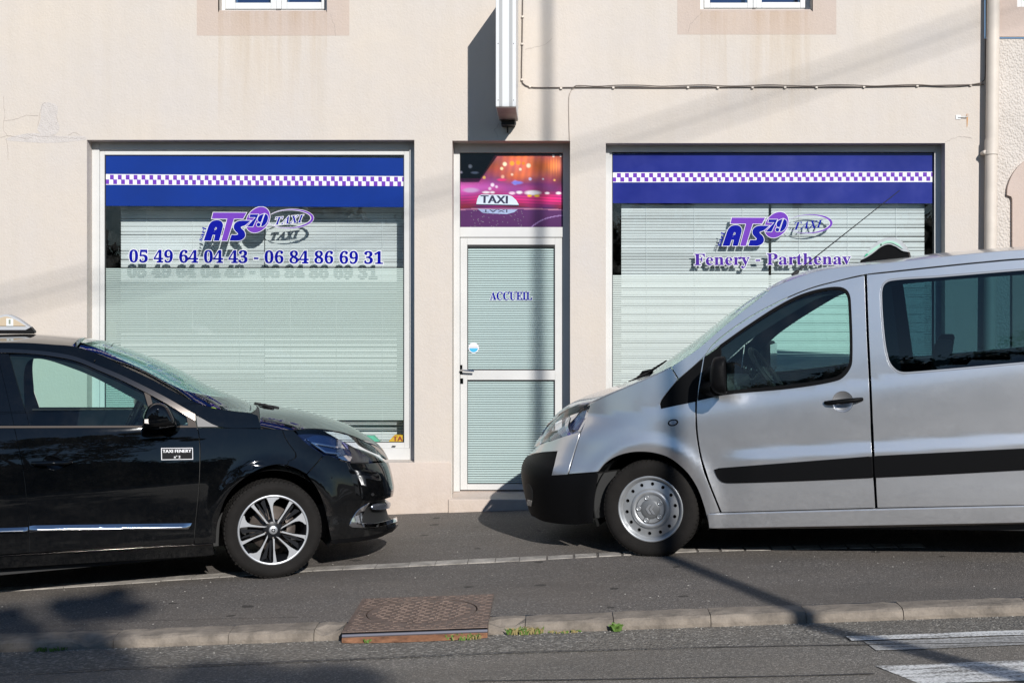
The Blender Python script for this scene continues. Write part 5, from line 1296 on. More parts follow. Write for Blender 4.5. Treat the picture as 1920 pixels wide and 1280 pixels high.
def seat(base, x, y, z, d, w=.5, h=.62, head=True, name='seat', lean=.22):
    """front-row style seat; d = +1 when the car faces +x"""
    st = sub(name, (x, y, z), base)
    def bx(x0, x1, z0, z1, sh0, sh1, ww): return [(x + d * (x0 + sh0), y - ww, z + z0), (x + d * (x1 + sh0), y - ww, z + z0), (x + d * (x1 + sh0), y + ww, z + z0), (x + d * (x0 + sh0), y + ww, z + z0), (x + d * (x0 + sh1), y - ww * .9, z + z1), (x + d * (x1 + sh1), y - ww * .9, z + z1), (x + d * (x1 + sh1), y + ww * .9, z + z1), (x + d * (x0 + sh1), y + ww * .9, z + z1)]
    rounded_box('cushion', bx(-.05, .5, 0, .16, 0, .02, w / 2), M_cloth, st)
    rounded_box('backrest', bx(-.1, .06, .1, h, 0, -lean, w / 2), M_cloth, st)
    if head: rounded_box('headrest', bx(-.07, .04, h + .03, h + .21, -lean, -lean * 1.12, w * .27), M_cloth, st)
    return st

def steering_wheel(base, c, R, d, tilt=.5):
    mb = MB(); n = 28; ax = Vector((-d * math.cos(tilt), 0, math.sin(tilt))); u = Vector((0, 1, 0)); v_ = ax.cross(u)
    c = Vector(c); mb.tube([c + (u * math.cos(t) + v_ * math.sin(t)) * R for t in np.linspace(0, 2 * math.pi, n)], .016, M_blackpl, 8, False)
    for t in (.2, math.pi - .2, -math.pi / 2): mb.tube([c + ax * -.03, c + (u * math.cos(t) + v_ * math.sin(t)) * R], .013, M_blackpl, 6)
    mb.tube([c + ax * .0, c - ax * .10], [.06, .03], M_blackpl, 12); return mb.build('steering_wheel', base)

def gauss(t, w): return np.exp(-(t / w) ** 2)
def sstep(t, a, b): u = np.clip((t - a) / (b - a), 0, 1); return u * u * (3 - 2 * u)

tp = lambda pts, y: [(P(p[0], p[1], y).x, P(p[0], p[1], y).z) for p in pts]
# ================================================================== black taxi (faces right)
YB = 9.15
FR = Frame(P(512.5, 998.4, 9.18), math.radians(18), .024)
wcb = P(512.5, 998.4, YB + .035); wcb.z = .243
LX = lambda px, y, py=780: P(px, py, y).x
LZ = lambda py, y, px=400: P(px, py, y).z
def inset_black(x, z):
    zz = z - (-.077 + .044 * (x - wcb.x))
    a = np.where(zz > .57, .295 * (zz - .57) ** 2, .16 * (zz - .57) ** 2)
    t = np.maximum(zz - 1.03, 0); a = np.where(zz > 1.03, .295 * .46 ** 2 + .30 * t + .14 * t * t, a)
    r = np.hypot(x - wcb.x, z - wcb.z); a = a - .016 * gauss(r - .40, .055) * (zz < 1.0)
    a = a - .010 * gauss(zz - .30, .07)                      # swelling along the sill
    a = a + .012 * ((x + 3.1) / 1.6) ** 2
    return a
nose_b = [(674, 600), (676, 780), (682, 800), (692, 815), (706, 830), (716, 842), (724, 858), (730, 869), (736, 891), (740, 912), (739, 925), (735, 936), (737, 950), (742, 967), (749, 979), (748, 986), (737, 995), (709, 1008), (690, 1030)]
B = Body(YB, .92, nose_b, 1, inset_black)
bt = thing('black_taxi', 'black people carrier taxi facing right with a chrome strip along its doors', 'car', (-3.2, B.yc, zp(-3.2, B.yc)))
top_a = [(230, 686), (289, 714), (319, 730.5), (348.7, 746), (378, 758.7), (408, 766), (440, 771), (470, 774)]
rail_top = [(-590, 705), (-500, 672), (-350, 653), (-150, 643.5), (0, 642), (47, 642.5), (94, 645.5), (143, 650), (190, 666)]
trim_top = [(-400, 692), (-300, 670), (-150, 659), (0, 653.5), (47, 655.5), (94, 659.5), (140.6, 668), (187.5, 686.5), (230, 704), (304, 740.5), (363, 774.5), (411, 799.5)]
trim_bot = [(-385, 697), (-295, 678), (-150, 667), (0, 661.5), (47, 662.5), (94, 667.5), (140.6, 676.5), (187.5, 695.5), (230, 714), (304, 752), (350, 780), (366, 789)]
B.panel('roof_rail', band(rail_top + top_a + [(483, 779)], trim_top + [(490, 802.5)]), M_black, bt, gap=.0012, off=.002)
B.panel('window_trim', band(trim_top[:-1] + [(366.5, 776.5)], trim_bot), M_trim, bt, gap=.001, off=.003, thick=.02)
B.panel('door_corner_cover', [(367.5, 778.5, 1), (410, 799.8, 1), (370.5, 800, 1)], mat('satin_silver_trim', (.22, .215, .21), .6, spec=.2), bt, gap=.001, off=.001)
B.panel('belt_trim', [(-345, 798, 1), (0, 798.5), (368, 797.5, 1), (369.5, 801, 1), (0, 802), (-345, 802, 1)], M_dtrim, bt, gap=.0005, off=.004)
fd = sub('front_door', (-3.1, YB, .5), bt); rd = sub('rear_door', (-4.2, YB, .5), bt)
B.panel('door_skin', [(27, 802, 1), (369, 801, 1), (372.6, 813), (375, 845), (373.3, 909), (367, 975), (363.6, 1019, 1), (54.7, 1036, 1), (54.5, 980), (50, 935), (44, 882), (36, 843)], M_black, fd, gap=.0022, holes=[circ_px(100, 867, 20, 14)])
B.panel('door_skin', [(27, 802, 1), (36, 843), (44, 882), (50, 935), (54.5, 980), (54.7, 1036, 1), (-215, 1053, 1), (-236, 1008), (-262, 966), (-298, 925), (-325, 850), (-345, 802, 1)], M_black, rd, gap=.0022)
B.panel('fender', [(378, 801.5, 1), (480, 803.2), (550, 807, 1), (575, 831), (607, 852.5, 1), (575.5, 888, 1), (553, 876.6), (525, 870), (491, 877), (453, 900), (425, 931), (408, 981), (404.7, 1018, 1), (363.8, 1019, 1), (367.3, 975), (373.7, 909), (375.4, 845), (373, 813), (370, 801.5, 1)], M_black, bt, gap=.002)
B.panel('rear_quarter_panel', [(-345, 802, 1), (-325, 850), (-299, 924), (-312, 946), (-359, 938), (-410, 946), (-455, 975), (-482, 1020), (-488, 1075, 1), (-640, 1050, 1), (-668, 960), (-672, 860), (-640, 780), (-590, 720), (-565, 708, 1), (-450, 694), (-405, 705, 1)], M_black, bt, gap=.003)
B.panel('bumper', [(575.8, 888.6, 1), (607.6, 853.2, 1), (616, 852.5), (647, 865.5), (678, 868.5), (719, 866, 1), (None, 866), (None, 929), (735, 931, 1), (714, 938), (693, 942.5, 1), (672, 960), (656, 986, 1), (700, 990), (743, 981, 1), (None, 983), (None, 996), (745, 987, 1), (700, 1003), (622, 1012.5, 1), (619, 1003), (615, 981), (608, 950), (596, 919)], M_black, bt, gap=.002)
B.panel('bumper_lip', [(620, 1013.5, 1), (700, 1004), (744, 989, 1), (None, 997), (None, 1008), (737, 996, 1), (709, 1009), (660, 1017), (622, 1020, 1)], M_blackpl, bt, gap=.001, off=-.004)
B.panel('lower_grille', [(690, 941, 1), (735, 929, 1), (None, 927), (None, 986), (742, 984, 1), (700, 990), (664, 986, 1), (672, 962)], M_rubber, bt, gap=0, off=-.05, rim=False)
B.panel('fog_lamp_surround', [(655, 984.5, 1), (660, 972), (672, 955), (692.5, 942, 1), (684, 955), (678, 972), (678.5, 981, 1), (700, 981), (735, 973), (743, 969, 1), (744.5, 977, 1), (720, 985), (690, 988.5), (660, 987.5, 1)], M_chrome, bt, gap=0, off=.004, thick=.03)
B.panel('daytime_lamp', [(700, 951, 1), (706, 947), (722, 944.5), (738, 943.5, 1), (739, 950, 1), (722, 954), (704, 954.5)], M_reflector, bt, gap=0, off=-.012)
B.panel('parking_sensor', [(699, 923.5), (702, 926.5), (699, 929.5), (696, 926.5)], M_rubber, bt, gap=0, off=.001, thick=.004, step=2)
hl = [(553.5, 807, 1), (576, 803.8), (600, 804.6), (625, 808), (647, 812.7), (672, 822), (694, 833.5), (708, 845), (717, 857), (719, 863.5, 1), (700, 865), (678, 865.3), (647, 862.3), (616, 849.8), (595, 841), (575, 829.5)]
B.panel('headlight_housing', hl, M_lampdark, bt, gap=.004, off=-.075, rim=False)
for pts, mm, dd in (([(580, 818, 1), (600, 812), (640, 818), (644, 845, 1), (612, 838)], mat('navy_reflector', (.018, .045, .13), .2, metal=.6), -.055), ([(641, 819, 1), (650, 821, 1), (647, 832, 1), (640, 834, 1)], M_reflector, -.040), ([(651, 821, 1), (661, 825, 1), (662, 834, 1), (648, 832, 1)], M_chrome, -.050), ([(640, 836, 1), (650, 834, 1), (656, 846, 1), (640, 850, 1)], mat('pale_blue_reflector', (.11, .15, .23), .2, metal=.8), -.045), ([(652, 834, 1), (664, 836, 1), (668, 848, 1), (658, 847, 1)], M_lampdark, -.045), ([(641, 852, 1), (657, 848, 1), (668, 851, 1), (664, 861, 1), (648, 858, 1)], M_chrome, -.040), ([(668, 826, 1), (690, 836), (704, 850), (706, 861, 1), (672, 862, 1)], mat('brown_lamp_shell', (.055, .05, .048), .3, metal=.5), -.06)):
    B.panel('reflector', pts, mm, bt, gap=0, off=dd, thick=.02)
for pts in ([(588, 826, 1), (640, 832.5, 1), (640, 834.5, 1), (588, 828, 1)], [(588, 827, 1), (590, 826, 1), (616, 843, 1), (644, 845, 1), (644, 847, 1), (614, 845, 1)]):
    B.panel('chrome_edge', pts, M_chrome, bt, gap=0, off=-.035, thick=.01, step=4)
B.panel('headlight', hl, M_lens, bt, gap=.002, thick=.006)
B.panel('sill', [(-215, 1055, 1), (0, 1043.5), (400, 1021, 1), (402, 1040, 1), (388, 1042), (0, 1066), (-215, 1080, 1)], M_black, bt, gap=.002, off=-.006)
B.panel('sill_edge', [(-215, 1053, 1), (0, 1041.3), (398, 1018.6, 1), (398, 1020.4, 1), (0, 1043.2), (-215, 1055, 1)], M_trim, bt, gap=0, off=.002, thick=.02)
def bar(body, name, top, bot, m, parent, offs=(0., .010, .016, .012, 0.), mirror=False, n=40):
    """moulding that stands off the side with a curved section, between a top and a bottom line"""
    T, Bm = smooth_pts(top, 12, False), smooth_pts(bot, 12, False)
    def rs(L, k):
        d = np.concatenate([[0], np.cumsum([math.dist(p, q) for p, q in zip(L[:-1], L[1:])])]); t = np.linspace(0, d[-1], k)
        return np.stack([np.interp(t, d, [p[0] for p in L]), np.interp(t, d, [p[1] for p in L])], -1)
    T, Bm = rs(T, n), rs(Bm, n); v = []; m_ = len(offs)
    for i in range(n):
        e = 0. if i in (0, n - 1) else 1.
        for j, o in enumerate(offs):
            t = j / (m_ - 1); q, z = body.inv(T[i][0] + (Bm[i][0] - T[i][0]) * t, T[i][1] + (Bm[i][1] - T[i][1]) * t)
            p = np.array([float(c) for c in body.M(q, z)]) + np.array(body.N(np.array(q), np.array(z))) * (o * e + .0005); v.append(tuple(p))
    mb = MB(); mb.add(v, [(i * m_ + j, i * m_ + j + 1, (i + 1) * m_ + j + 1, (i + 1) * m_ + j) for i in range(n - 1) for j in range(m_ - 1)], m, True); return mb.build(name, parent)
bar(B, 'chrome_strip', [(55, 986), (62, 984.6), (200, 982.5), (359.5, 980.3)], [(55, 997.8), (62, 997.6), (200, 995.2), (353, 992.7)], M_chrome, fd, (0., .006, .013, .018, .020, .014, 0.))
bar(B, 'chrome_strip', [(-140, 994), (52.5, 987.8)], [(-140, 1003), (52.5, 997.8)], M_chrome, rd, (0., .006, .013, .018, .020, .014, 0.))
# glass
fg = [(18, 663.5, 1), (70, 664), (94, 668.5), (140.6, 677.5), (187.5, 696.5), (230, 715), (270, 735.5, 1), (288, 797.5, 1), (56.5, 798, 1), (38, 735)]
B.panel('door_glass', fg, M_cglass, fd, gap=0, thick=.004, off=-.006, rim=False)
B.panel('window_divider', [(270.5, 735, 1), (281.5, 741, 1), (297, 797, 1), (288.5, 797, 1)], M_dtrim, fd, gap=0, off=-.002, thick=.02)
B.panel('quarter_glass', [(282, 742, 1), (350, 780, 1), (352.5, 797, 1), (297.5, 797, 1)], M_cglass, fd, gap=0, off=-.006, rim=False)
B.panel('quarter_trim', [(350, 779.5, 1), (366, 789, 1), (368, 797.3, 1), (353, 797.3, 1)], M_dtrim, fd, gap=0, off=-.001, thick=.015)
B.panel('b_pillar_cover', [(-6, 661.8, 1), (17, 663, 1), (37, 735), (56, 797.5, 1), (26.5, 797.5, 1), (10, 725)], M_black, fd, gap=.0015, off=-.003)
B.panel('b_pillar_cover', [(-30, 662.5, 1), (-6, 661.8, 1), (10, 725), (26.5, 797.5, 1), (0, 797.5, 1)], M_black, rd, gap=.0015, off=-.003)
B.panel('door_glass', [(-294, 679.5, 1), (-150, 668), (-31, 662.7, 1), (-1, 797.5, 1), (-302, 797.5, 1), (-300, 740)], M_pglass, rd, gap=0, off=-.006, rim=False)
B.panel('quarter_glass', [(-402, 706, 1), (-385, 698), (-300, 681, 1), (-308, 797.5, 1), (-350, 797.5, 1), (-392, 750)], M_pglass, bt, gap=0, off=-.006, rim=False)
# inner frames seen through the glass
B.panel('inner_pillar', band([(-30, 655), (14, 655), (60, 657), (140, 669), (258, 718), (300, 741), (362, 780)], [(-8, 797), (40, 797), (52, 672), (140, 687), (250, 742), (290, 765), (340, 797)]), M_int, bt, gap=0, off=-.05, rim=False)
B.panel('inner_door', [(-330, 800, 1), (0, 797, 1), (330, 797, 1), (366, 800, 1), (360, 1030, 1), (-150, 1045, 1), (-200, 930), (-330, 850)], M_int, bt, gap=0, off=-.06, rim=False)
B.panel('inner_body', [(350, 800, 1), (540, 806, 1), (570, 832), (610, 858), (650, 872), (700, 875, 1), (715, 900), (715, 930), (690, 940, 1), (650, 985, 1), (630, 1000, 1), (600, 900), (540, 855), (480, 860), (420, 920), (400, 1015, 1), (360, 1015, 1)], M_rubber, bt, gap=0, off=-.03, rim=False)
B.panel('inner_body', [(-310, 925, 1), (-345, 830), (-400, 720, 1), (-560, 718), (-625, 800), (-655, 900), (-640, 1030), (-500, 1055, 1), (-480, 985), (-420, 935), (-359, 925)], M_rubber, bt, gap=0, off=-.03, rim=False)
# skins over the top
E = [(480, 803), (515, 804.6), (550, 805.6), (575, 803), (600, 803.4), (625, 806.8), (647, 811.5), (672, 820.8), (694, 832.5), (708, 844), (717.5, 856)]
C = [(480, 758.5), (515, 762.5), (540, 766), (569, 770.5), (600, 778), (625, 785.5), (655, 797), (680, 812), (702, 827), (716, 842), (724, 856)]
B.skin('bonnet', E, C, M_black, bt, power=3.0, nt=41)
B.skin('windscreen', [(148, 652), (190, 665.2)] + [(p[0], p[1] - .6) for p in top_a], [(160, 633), (194.5, 638.5), (225, 648), (262, 661), (305, 678), (351.5, 699.4), (381, 717), (428, 737.5), (476, 757)], M_cshield, bt, power=2.4, nt=41, thick=0)
B.skin('roof', rail_top[:-1], [(-600, 678), (-500, 650), (-350, 636), (-150, 628.5), (0, 626.8), (63, 626.3), (110, 629), (158, 632.6)], M_black, bt, power=2.8, nt=41)
B.skin('tailgate', [(-590, 705), (-622, 765), (-655, 830), (-672, 900), (-667, 980), (-640, 1050)], [(-602, 680), (-640, 750), (-680, 830), (-695, 900), (-690, 980), (-660, 1050)], M_black, bt, power=2.6)
# cowl with wipers
ya = B.yc
for (p, q, r) in (((500, 764), (478, 759), .2), ((512, 766), (484, 761), -.2), ((522, 767), (492, 763.5), -.1)):
    mb = MB(); a = P(p[0], p[1], ya + r); b = P(q[0], q[1], ya + r * .4); a.z += .004; b.z += .012; mb.tube([a, (a + b) / 2 + Vector((0, 0, .006)), b], [.014, .011, .008], M_rubber, 6); mb.build('wiper', bt)
B.skin('cowl_panel', [(467, 772.5), (474, 787), (484, 803)], [(462, 751), (474, 757), (488, 760.5)], M_rubber, bt, power=2.8, nt=31, off=-.004)
mb = MB(); cw = P(508, 766, ya); mb.tube([(cw.x - .12, ya - .62, cw.z - .05), (cw.x - .02, ya - .3, cw.z - .012), (cw.x, ya, cw.z), (cw.x - .02, ya + .3, cw.z - .012), (cw.x - .12, ya + .6, cw.z - .05)], .026, M_rubber, 8); mb.build('cowl', bt)
# wheels
wb = 2.70
for x, tz in ((wcb.x, wcb.z), (wcb.x - wb, wcb.z - .044 * wb)):
    alloy_wheel(bt, (x, YB + .035, tz), .318, math.radians(97)); arch_liner(bt, (x, YB + .06, tz), .385, .36)
    w2 = sub('wheel', (x, 2 * B.yc - YB - .24, tz), bt); tyre((x, 2 * B.yc - YB - .24, tz), .318, .222, .205, w2, 24)
mb = MB(); x0, x1 = wcb.x - wb - .45, wcb.x + .42
def zg(x): return -.077 + .044 * (x - wcb.x)
mb.hexa([(x0, YB + .30, zg(x0) + .22), (x1, YB + .30, zg(x1) + .2), (x1, 2 * B.yc - YB - .30, zg(x1) + .2), (x0, 2 * B.yc - YB - .30, zg(x0) + .22), (x0, YB + .30, zg(x0) + .42), (x1, YB + .30, zg(x1) + .42), (x1, 2 * B.yc - YB - .3, zg(x1) + .42), (x0, 2 * B.yc - YB - .3, zg(x0) + .42)], M_rubber)
x0, x1 = wcb.x - wb + .4, wcb.x - .40
mb.hexa([(x0, YB + .10, zg(x0) + .17), (x1, YB + .10, zg(x1) + .18), (x1, 2 * B.yc - YB - .1, zg(x1) + .18), (x0, 2 * B.yc - YB - .1, zg(x0) + .17), (x0, YB + .10, zg(x0) + .36), (x1, YB + .1, zg(x1) + .36), (x1, 2 * B.yc - YB - .1, zg(x1) + .36), (x0, 2 * B.yc - YB - .1, zg(x0) + .36)], M_rubber)
mb.build('underbody', bt)
# cabin
mb = MB(); d0 = P(300, 802, B.yc - .5)
xa, xb_ = LX(318, B.yc), LX(470, B.yc)
mb.hexa([(xa, YB + .16, .55), (xb_, YB + .18, .6), (xb_, 2 * B.yc - YB - .18, .6), (xa, 2 * B.yc - YB - .16, .55), (xa + .06, YB + .16, LZ(797, B.yc)), (xb_, YB + .20, LZ(775, B.yc)), (xb_, 2 * B.yc - YB - .2, LZ(775, B.yc)), (xa + .06, 2 * B.yc - YB - .16, LZ(797, B.yc))], mat('dashboard', (.035, .032, .028), .8)); mb.build('dashboard', bt, bevel=.03)
mb = MB(); mb.box(LX(335, B.yc), LX(352, B.yc), B.yc - .5, B.yc - .42, LZ(790, B.yc), LZ(783, B.yc), mat('white_paper', (.75, .75, .72), .8)); mb.build('paper_slip', bt)
mb = MB(); q = P(398, 769, B.yc - .62); mb.lathe((q.x, q.y, q.z - .03), [(0, 0), (.05, .0), (.05, .01)], mat('lime_sticker', (.55, .62, .03), .6), 20); mb.build('lime_disc', bt)
steering_wheel(bt, P(252, 775, B.yc + .37), .19, 1, .45)
sx = LX(-40, B.yc)
for yy in (B.yc - .40, B.yc + .38): seat(bt, sx, yy, .42, 1)
for yy in (B.yc - .45, B.yc, B.yc + .45): seat(bt, sx - .95, yy, .42, 1, w=.42)
# mirror
def mirror_housing(base, near, pts_px, y, depth, m, body, extra=None):
    mb = MB(); pts_ = smooth_pts(pts_px, 3); ctr = Vector((sum(p.x for p in pts_) / len(pts_), sum(p.y for p in pts_) / len(pts_)))
    rings = []
    for t, k in ((0, .55), (.04, .74), (.12, .9), (.3, 1.0), (.7, .97), (.92, .8), (1.0, .55)):
        rings.append([P(ctr.x + (p.x - ctr.x) * k, ctr.y + (p.y - ctr.y) * k, y + depth * t) for p in pts_])
    n = len(pts_); v = [p for r in rings for p in r]
    f = [(i * n + j, i * n + (j + 1) % n, (i + 1) * n + (j + 1) % n, (i + 1) * n + j) for i in range(len(rings) - 1) for j in range(n)] + [tuple(range(n))[::-1], tuple(range((len(rings) - 1) * n, len(rings) * n))]
    mb.add(v, f, m, True); return mb.build('mirror_housing', near)
mr = sub('door_mirror', P(297, 780, YB - .15), bt)
o = mirror_housing(bt, mr, [(268, 799), (270, 775), (280, 760), (295, 754), (312, 759), (325, 778), (331, 797), (320, 801), (300, 803.5), (280, 803)], YB - .19, .24, M_black, B)
mr2 = sub('door_mirror', (0, 0, 0), bt); mirror_part(o, B.yc, mr2, 'mirror_housing')
mb = MB(); mb.tube([P(318, 800, YB - .02), P(322, 800, YB + .10)], [.045, .06], M_black, 12); o = mb.build('mirror_foot', mr); mirror_part(o, B.yc, mr2, 'mirror_foot')
mb = MB(); pts_ = smooth_pts([(271, 793, 1), (271, 786, 1), (282, 785.5), (291, 788), (296, 793), (284, 794.5)], 2)
mb.prism(tp(pts_, YB - .19), YB - .185, YB - .15, mat('indicator_lens', (.80, .72, .66), .15, coat=1.0)); mb.build('indicator', mr)
# handle
h0 = B.inv(97, 867); hp = Vector([float(a) for a in B.M(*h0)])
B.panel('handle_recess', circ_px(100, 867, 20, 14), M_black, fd, gap=0, off=bowl(B, 100, 867, 20, 14, .022), grid=.006, step=3)
def bar_handle(px0, px1, py0, py1, y, rz, m, parent, name='door_handle', dep=.035):
    mb = MB(); a, b = P(px0, py0, y), P(px1, py1, y); n = 9; pts_ = []; rs = []
    for i in range(n):
        t = i / (n - 1); p = a.lerp(b, t); p.y = y - dep * (1 - abs(2 * t - 1) ** 4); pts_.append(p); rs.append(rz * (.72 + .28 * (1 - abs(2 * t - 1) ** 3)))
    mb.tube(pts_, rs, m, 12); o = mb.build(name, parent); return o
bar_handle(60, 134, 868, 866, hp.y - .002, .017, M_black, fd)
# door sign
sq = B.inv(332, 851); sp_ = Vector([float(a) for a in B.M(*sq)]); nn = B.N(np.array(sq[0]), np.array(sq[1])); ys_ = sp_.y
def on_door(px, py, off):
    q, z = B.inv(px, py); p = np.array([float(a) for a in B.M(q, z)]) + np.array(B.N(np.array(q), np.array(z))) * off; return tuple(p)
mb = MB()
def dq(pts, off, m): mb.add([on_door(*p, off) for p in pts], [tuple(range(len(pts)))], m)
dq([(302, 839.5), (361.5, 839), (362, 861), (302.5, 862)], .0015, M_white); dq([(303.3, 840.7), (360.4, 840.2), (360.8, 859.8), (303.8, 860.8)], .0022, mat('black_vinyl', (.010, .010, .012), .5, spec=.05))
def door_text(text, p0, p1, h, off):
    v, f = sans(text); xs = [p[0] for p in v]; hs = max(p[1] for p in v)
    for dx in (-.35, .35): mb.add([on_door(p0[0] + (p1[0] - p0[0]) * (p[0] - min(xs)) / (max(xs) - min(xs)) + dx, p0[1] + (p1[1] - p0[1]) * (p[0] - min(xs)) / (max(xs) - min(xs)) - p[1] / hs * h, off + dx * .0002) for p in v], f, M_white)
door_text('TAXI FENERY', (305, 848.4), (358.5, 847.6), 5.6, .003); door_text('n° 2', (326.5, 858.4), (338, 858.2), 4.6, .003); mb.build('door_sign', fd, fix=False)
# aerial
mb = MB(); a = P(177, 676, YB + .20); b = P(212, 645, B.yc - .25); mb.tube([a, b], [.004, .0025], M_rubber, 6); mb.build('aerial', bt)
# roof light
bl = thing('roof_light', 'amber lensed taxi light on the roof of the black car', 'taxi light', P(8, 628, B.yc))
mb = MB(); y0_, y1_ = B.yc - .15, B.yc + .15; tp = lambda pts, y: [(P(p[0], p[1], y).x, P(p[0], p[1], y).z) for p in pts]
mb.prism(tp([(-42, 625.8), (64.5, 625.8), (65, 622), (57.5, 613.5), (48, 618), (3, 618.5), (-28, 618), (-36, 613.5), (-43, 622)], y0_), y0_, y1_, M_blackpl); mb.build('base', bl, bevel=.006)
mb = MB(); mb.prism(tp(smooth_pts([(-33, 613, 1), (-29, 611, 1), (-14, 599), (2, 591.5), (14, 589.5), (33, 597), (53, 611, 1), (57, 613.5, 1), (48, 618.3, 1), (-28, 618.3, 1)], 3), y0_), y0_ - .004, y1_ + .004, mat('silver_plastic', (.42, .43, .45), .4)); mb.build('shell', bl, bevel=.006)
mb = MB(); mb.prism(tp(smooth_pts([(-24, 611, 1), (-10, 600), (4, 594.5), (14, 593.5), (31, 600.5), (48.5, 611, 1)], 3), y0_), y0_ - .010, y0_, M_amber)
mb.build('side_lens', bl, bevel=.003)
mb = MB(); mb.prism(tp([(12, 596.5), (25, 597.5), (25, 611), (12, 611)], y0_), y0_ - .012, y0_ - .008, mat('clear_plastic', (.72, .74, .72), .15)); mb.prism(tp([(16.5, 599), (20, 599), (20, 607), (16.5, 607)], y0_), y0_ - .014, y0_ - .010, mat('olive_plastic', (.22, .24, .18), .4)); mb.build('bulb_holder', bl)

for o in (bt, bl): FR.place(o)
# ================================================================== silver van taxi (faces left)
YV = 9.35
FR = Frame(P(1217.8, 960, 9.37), -math.radians(16.5), .0446)
wcv = P(1217.8, 960, YV + .02); wcv.z = .345
LZ = lambda py, y, px=1400: P(px, py, y).z
_c0, _c1, _c2 = P(1300, 757, YV), P(1600, 716, YV), P(1634, 838, YV)
def crease(x): return _c0.z + (x - _c0.x) * (_c1.z - _c0.z) / (_c1.x - _c0.x)
def inset_van(x, z):
    zc = crease(np.minimum(x, 3.3)); t = z - zc
    up = np.maximum(t, 0); a = .115 * up + .085 * up ** 2
    dn = np.maximum(-t, 0); a = a - .030 * (1 - np.exp(-dn / .10)) + 0.0
    zl = _c2.z + (x - _c2.x) * .078
    a = a - .022 * sstep(-(z - zl), -.050, .050) * sstep(x, LX(1330, YV), LX(1420, YV))
    zg_ = .019 + .0262 * (x - wcv.x); lo = np.maximum(.50 - (z - zg_), 0); a = a + .30 * lo ** 2
    r = np.hypot(x - wcv.x, z - wcv.z); a = a - .018 * gauss(r - .43, .06) * (z < zc - .03)
    a = a + .010 * ((x - 1.9) / 1.6) ** 2 + .030
    return a
nose_v = [(1060, 400), (1055, 770), (1040, 785), (1022, 806), (1011, 830), (1004, 841), (997, 850), (982, 861), (976, 878), (977, 899), (982, 925), (987, 946), (992, 962), (1010, 985), (1030, 1010)]
V = Body(YV, .95, nose_v, -1, inset_van, L=.95, p=2.4, r=2.3)
vt = thing('silver_van_taxi', 'silver van taxi facing left with black bumper and black rubbing strips', 'van', (2.0, V.yc, zp(2.0, V.yc)))
pil = [(1259, 687.5), (1309, 653.5), (1353.6, 615), (1398, 579), (1439.7, 546.8)]
rail = [(1446, 540.5), (1487, 523.5), (1532, 509), (1576, 501.5), (1612, 498.2), (1680, 491.3), (1759, 482.6), (1839, 474.5), (1920, 469), (2200, 463), (2445, 464)]
dtop = [(1318.5, 669), (1339, 642.5), (1398, 598.5), (1457.5, 566), (1517, 540.5), (1576, 524.5), (1621, 514.5)]
V.panel('roof_rail', band(pil + rail, [(1272.5, 710)] + dtop + [(1680, 507.5), (1759, 499), (1839, 491), (1920, 484.5), (2200, 479), (2448, 480)]), M_silver, vt, gap=.002)
V.panel('bumper', [(1043.8, 846.5, 1), (1033, 892, 1), (1080, 889.5), (1121, 886, 1), (1114, 930), (1110, 980, 1), (1069, 983), (1022, 978), (1000, 968, 1), (None, 962), (None, 858), (1000, 851, 1), (1020, 848)], M_blackpl, vt, gap=.002, round_=.01)
V.panel('bumper_top', [(1012, 833, 1), (1030, 827.5), (1054, 819), (1088, 809, 1), (1076, 847), (1064, 889, 1), (1034, 891, 1), (1045, 845.5, 1), (1020, 847), (1000, 849.5, 1), (None, 856), (None, 836)], M_silver, vt, gap=.002)
V.panel('fog_lamp_recess', [(987, 909), (992, 907), (998, 918), (999.5, 938), (998, 948), (993, 947), (988, 930)], M_rubber, vt, gap=0, off=.003, thick=.006, step=3)
V.panel('fog_lamp', [(990, 936, 1), (998, 938, 1), (997, 948, 1), (989, 946, 1)], mat('fog_lens', (.62, .56, .48), .2, coat=1.), vt, gap=0, off=.006, thick=.006, step=3)
arch = [(1121, 884, 1), (1135, 867.5), (1160, 853.4), (1191, 847), (1225.6, 848.8), (1257, 859.7), (1288, 886), (1307, 914), (1319, 945.6), (1328, 980, 1)]
V.panel('fender', [(1105, 757, 1), (1140, 741), (1179, 724.5), (1229, 703), (1258, 689, 1), (1271, 711, 1), (1243, 746), (1237.5, 757), (1239.5, 765.5, 1), (1304, 752, 1), (1303.8, 780), (1305.5, 812), (1312, 852), (1325, 897), (1350, 960, 1), (1331, 962, 1)] + [(1328, 979, 1)] + arch[::-1][1:] + [(1066, 888.5, 1), (1078, 847), (1090, 808, 1), (1097, 790), (1105.5, 762)], M_silver, vt, gap=.0028)
V.panel('corner_cover', [(1239, 765, 1), (1237.5, 757), (1243, 746), (1272.5, 710.5, 1), (1300, 687), (1317.5, 671, 1), (1308.5, 725), (1306, 751, 1)], M_blackpl, vt, gap=.002)
win = [(1320, 668, 1), (1347.7, 648.2), (1398, 612.5), (1457.5, 574), (1502, 552), (1546.6, 540), (1576, 538.5), (1589.5, 546), (1594.8, 563), (1597.5, 678), (1588, 699.5), (1570, 713), (1487, 727.5), (1362.5, 739.5), (1308.5, 750.5, 1), (1310.5, 725)]
seal = [(1348, 650, 1)] + win[2:13] + [(1349, 741.5, 1)]
glass = [(1351.5, 651.5, 1), (1398, 618), (1457.5, 580), (1502, 557.5), (1546.6, 545), (1574, 543.5), (1585.5, 550.5), (1590, 565), (1592.5, 675), (1583, 694), (1567, 706), (1487, 720), (1353, 733, 1)]
vd = sub('front_door', (1.6, YV, .8), vt); sd = sub('sliding_door', (3.0, YV, .8), vt)
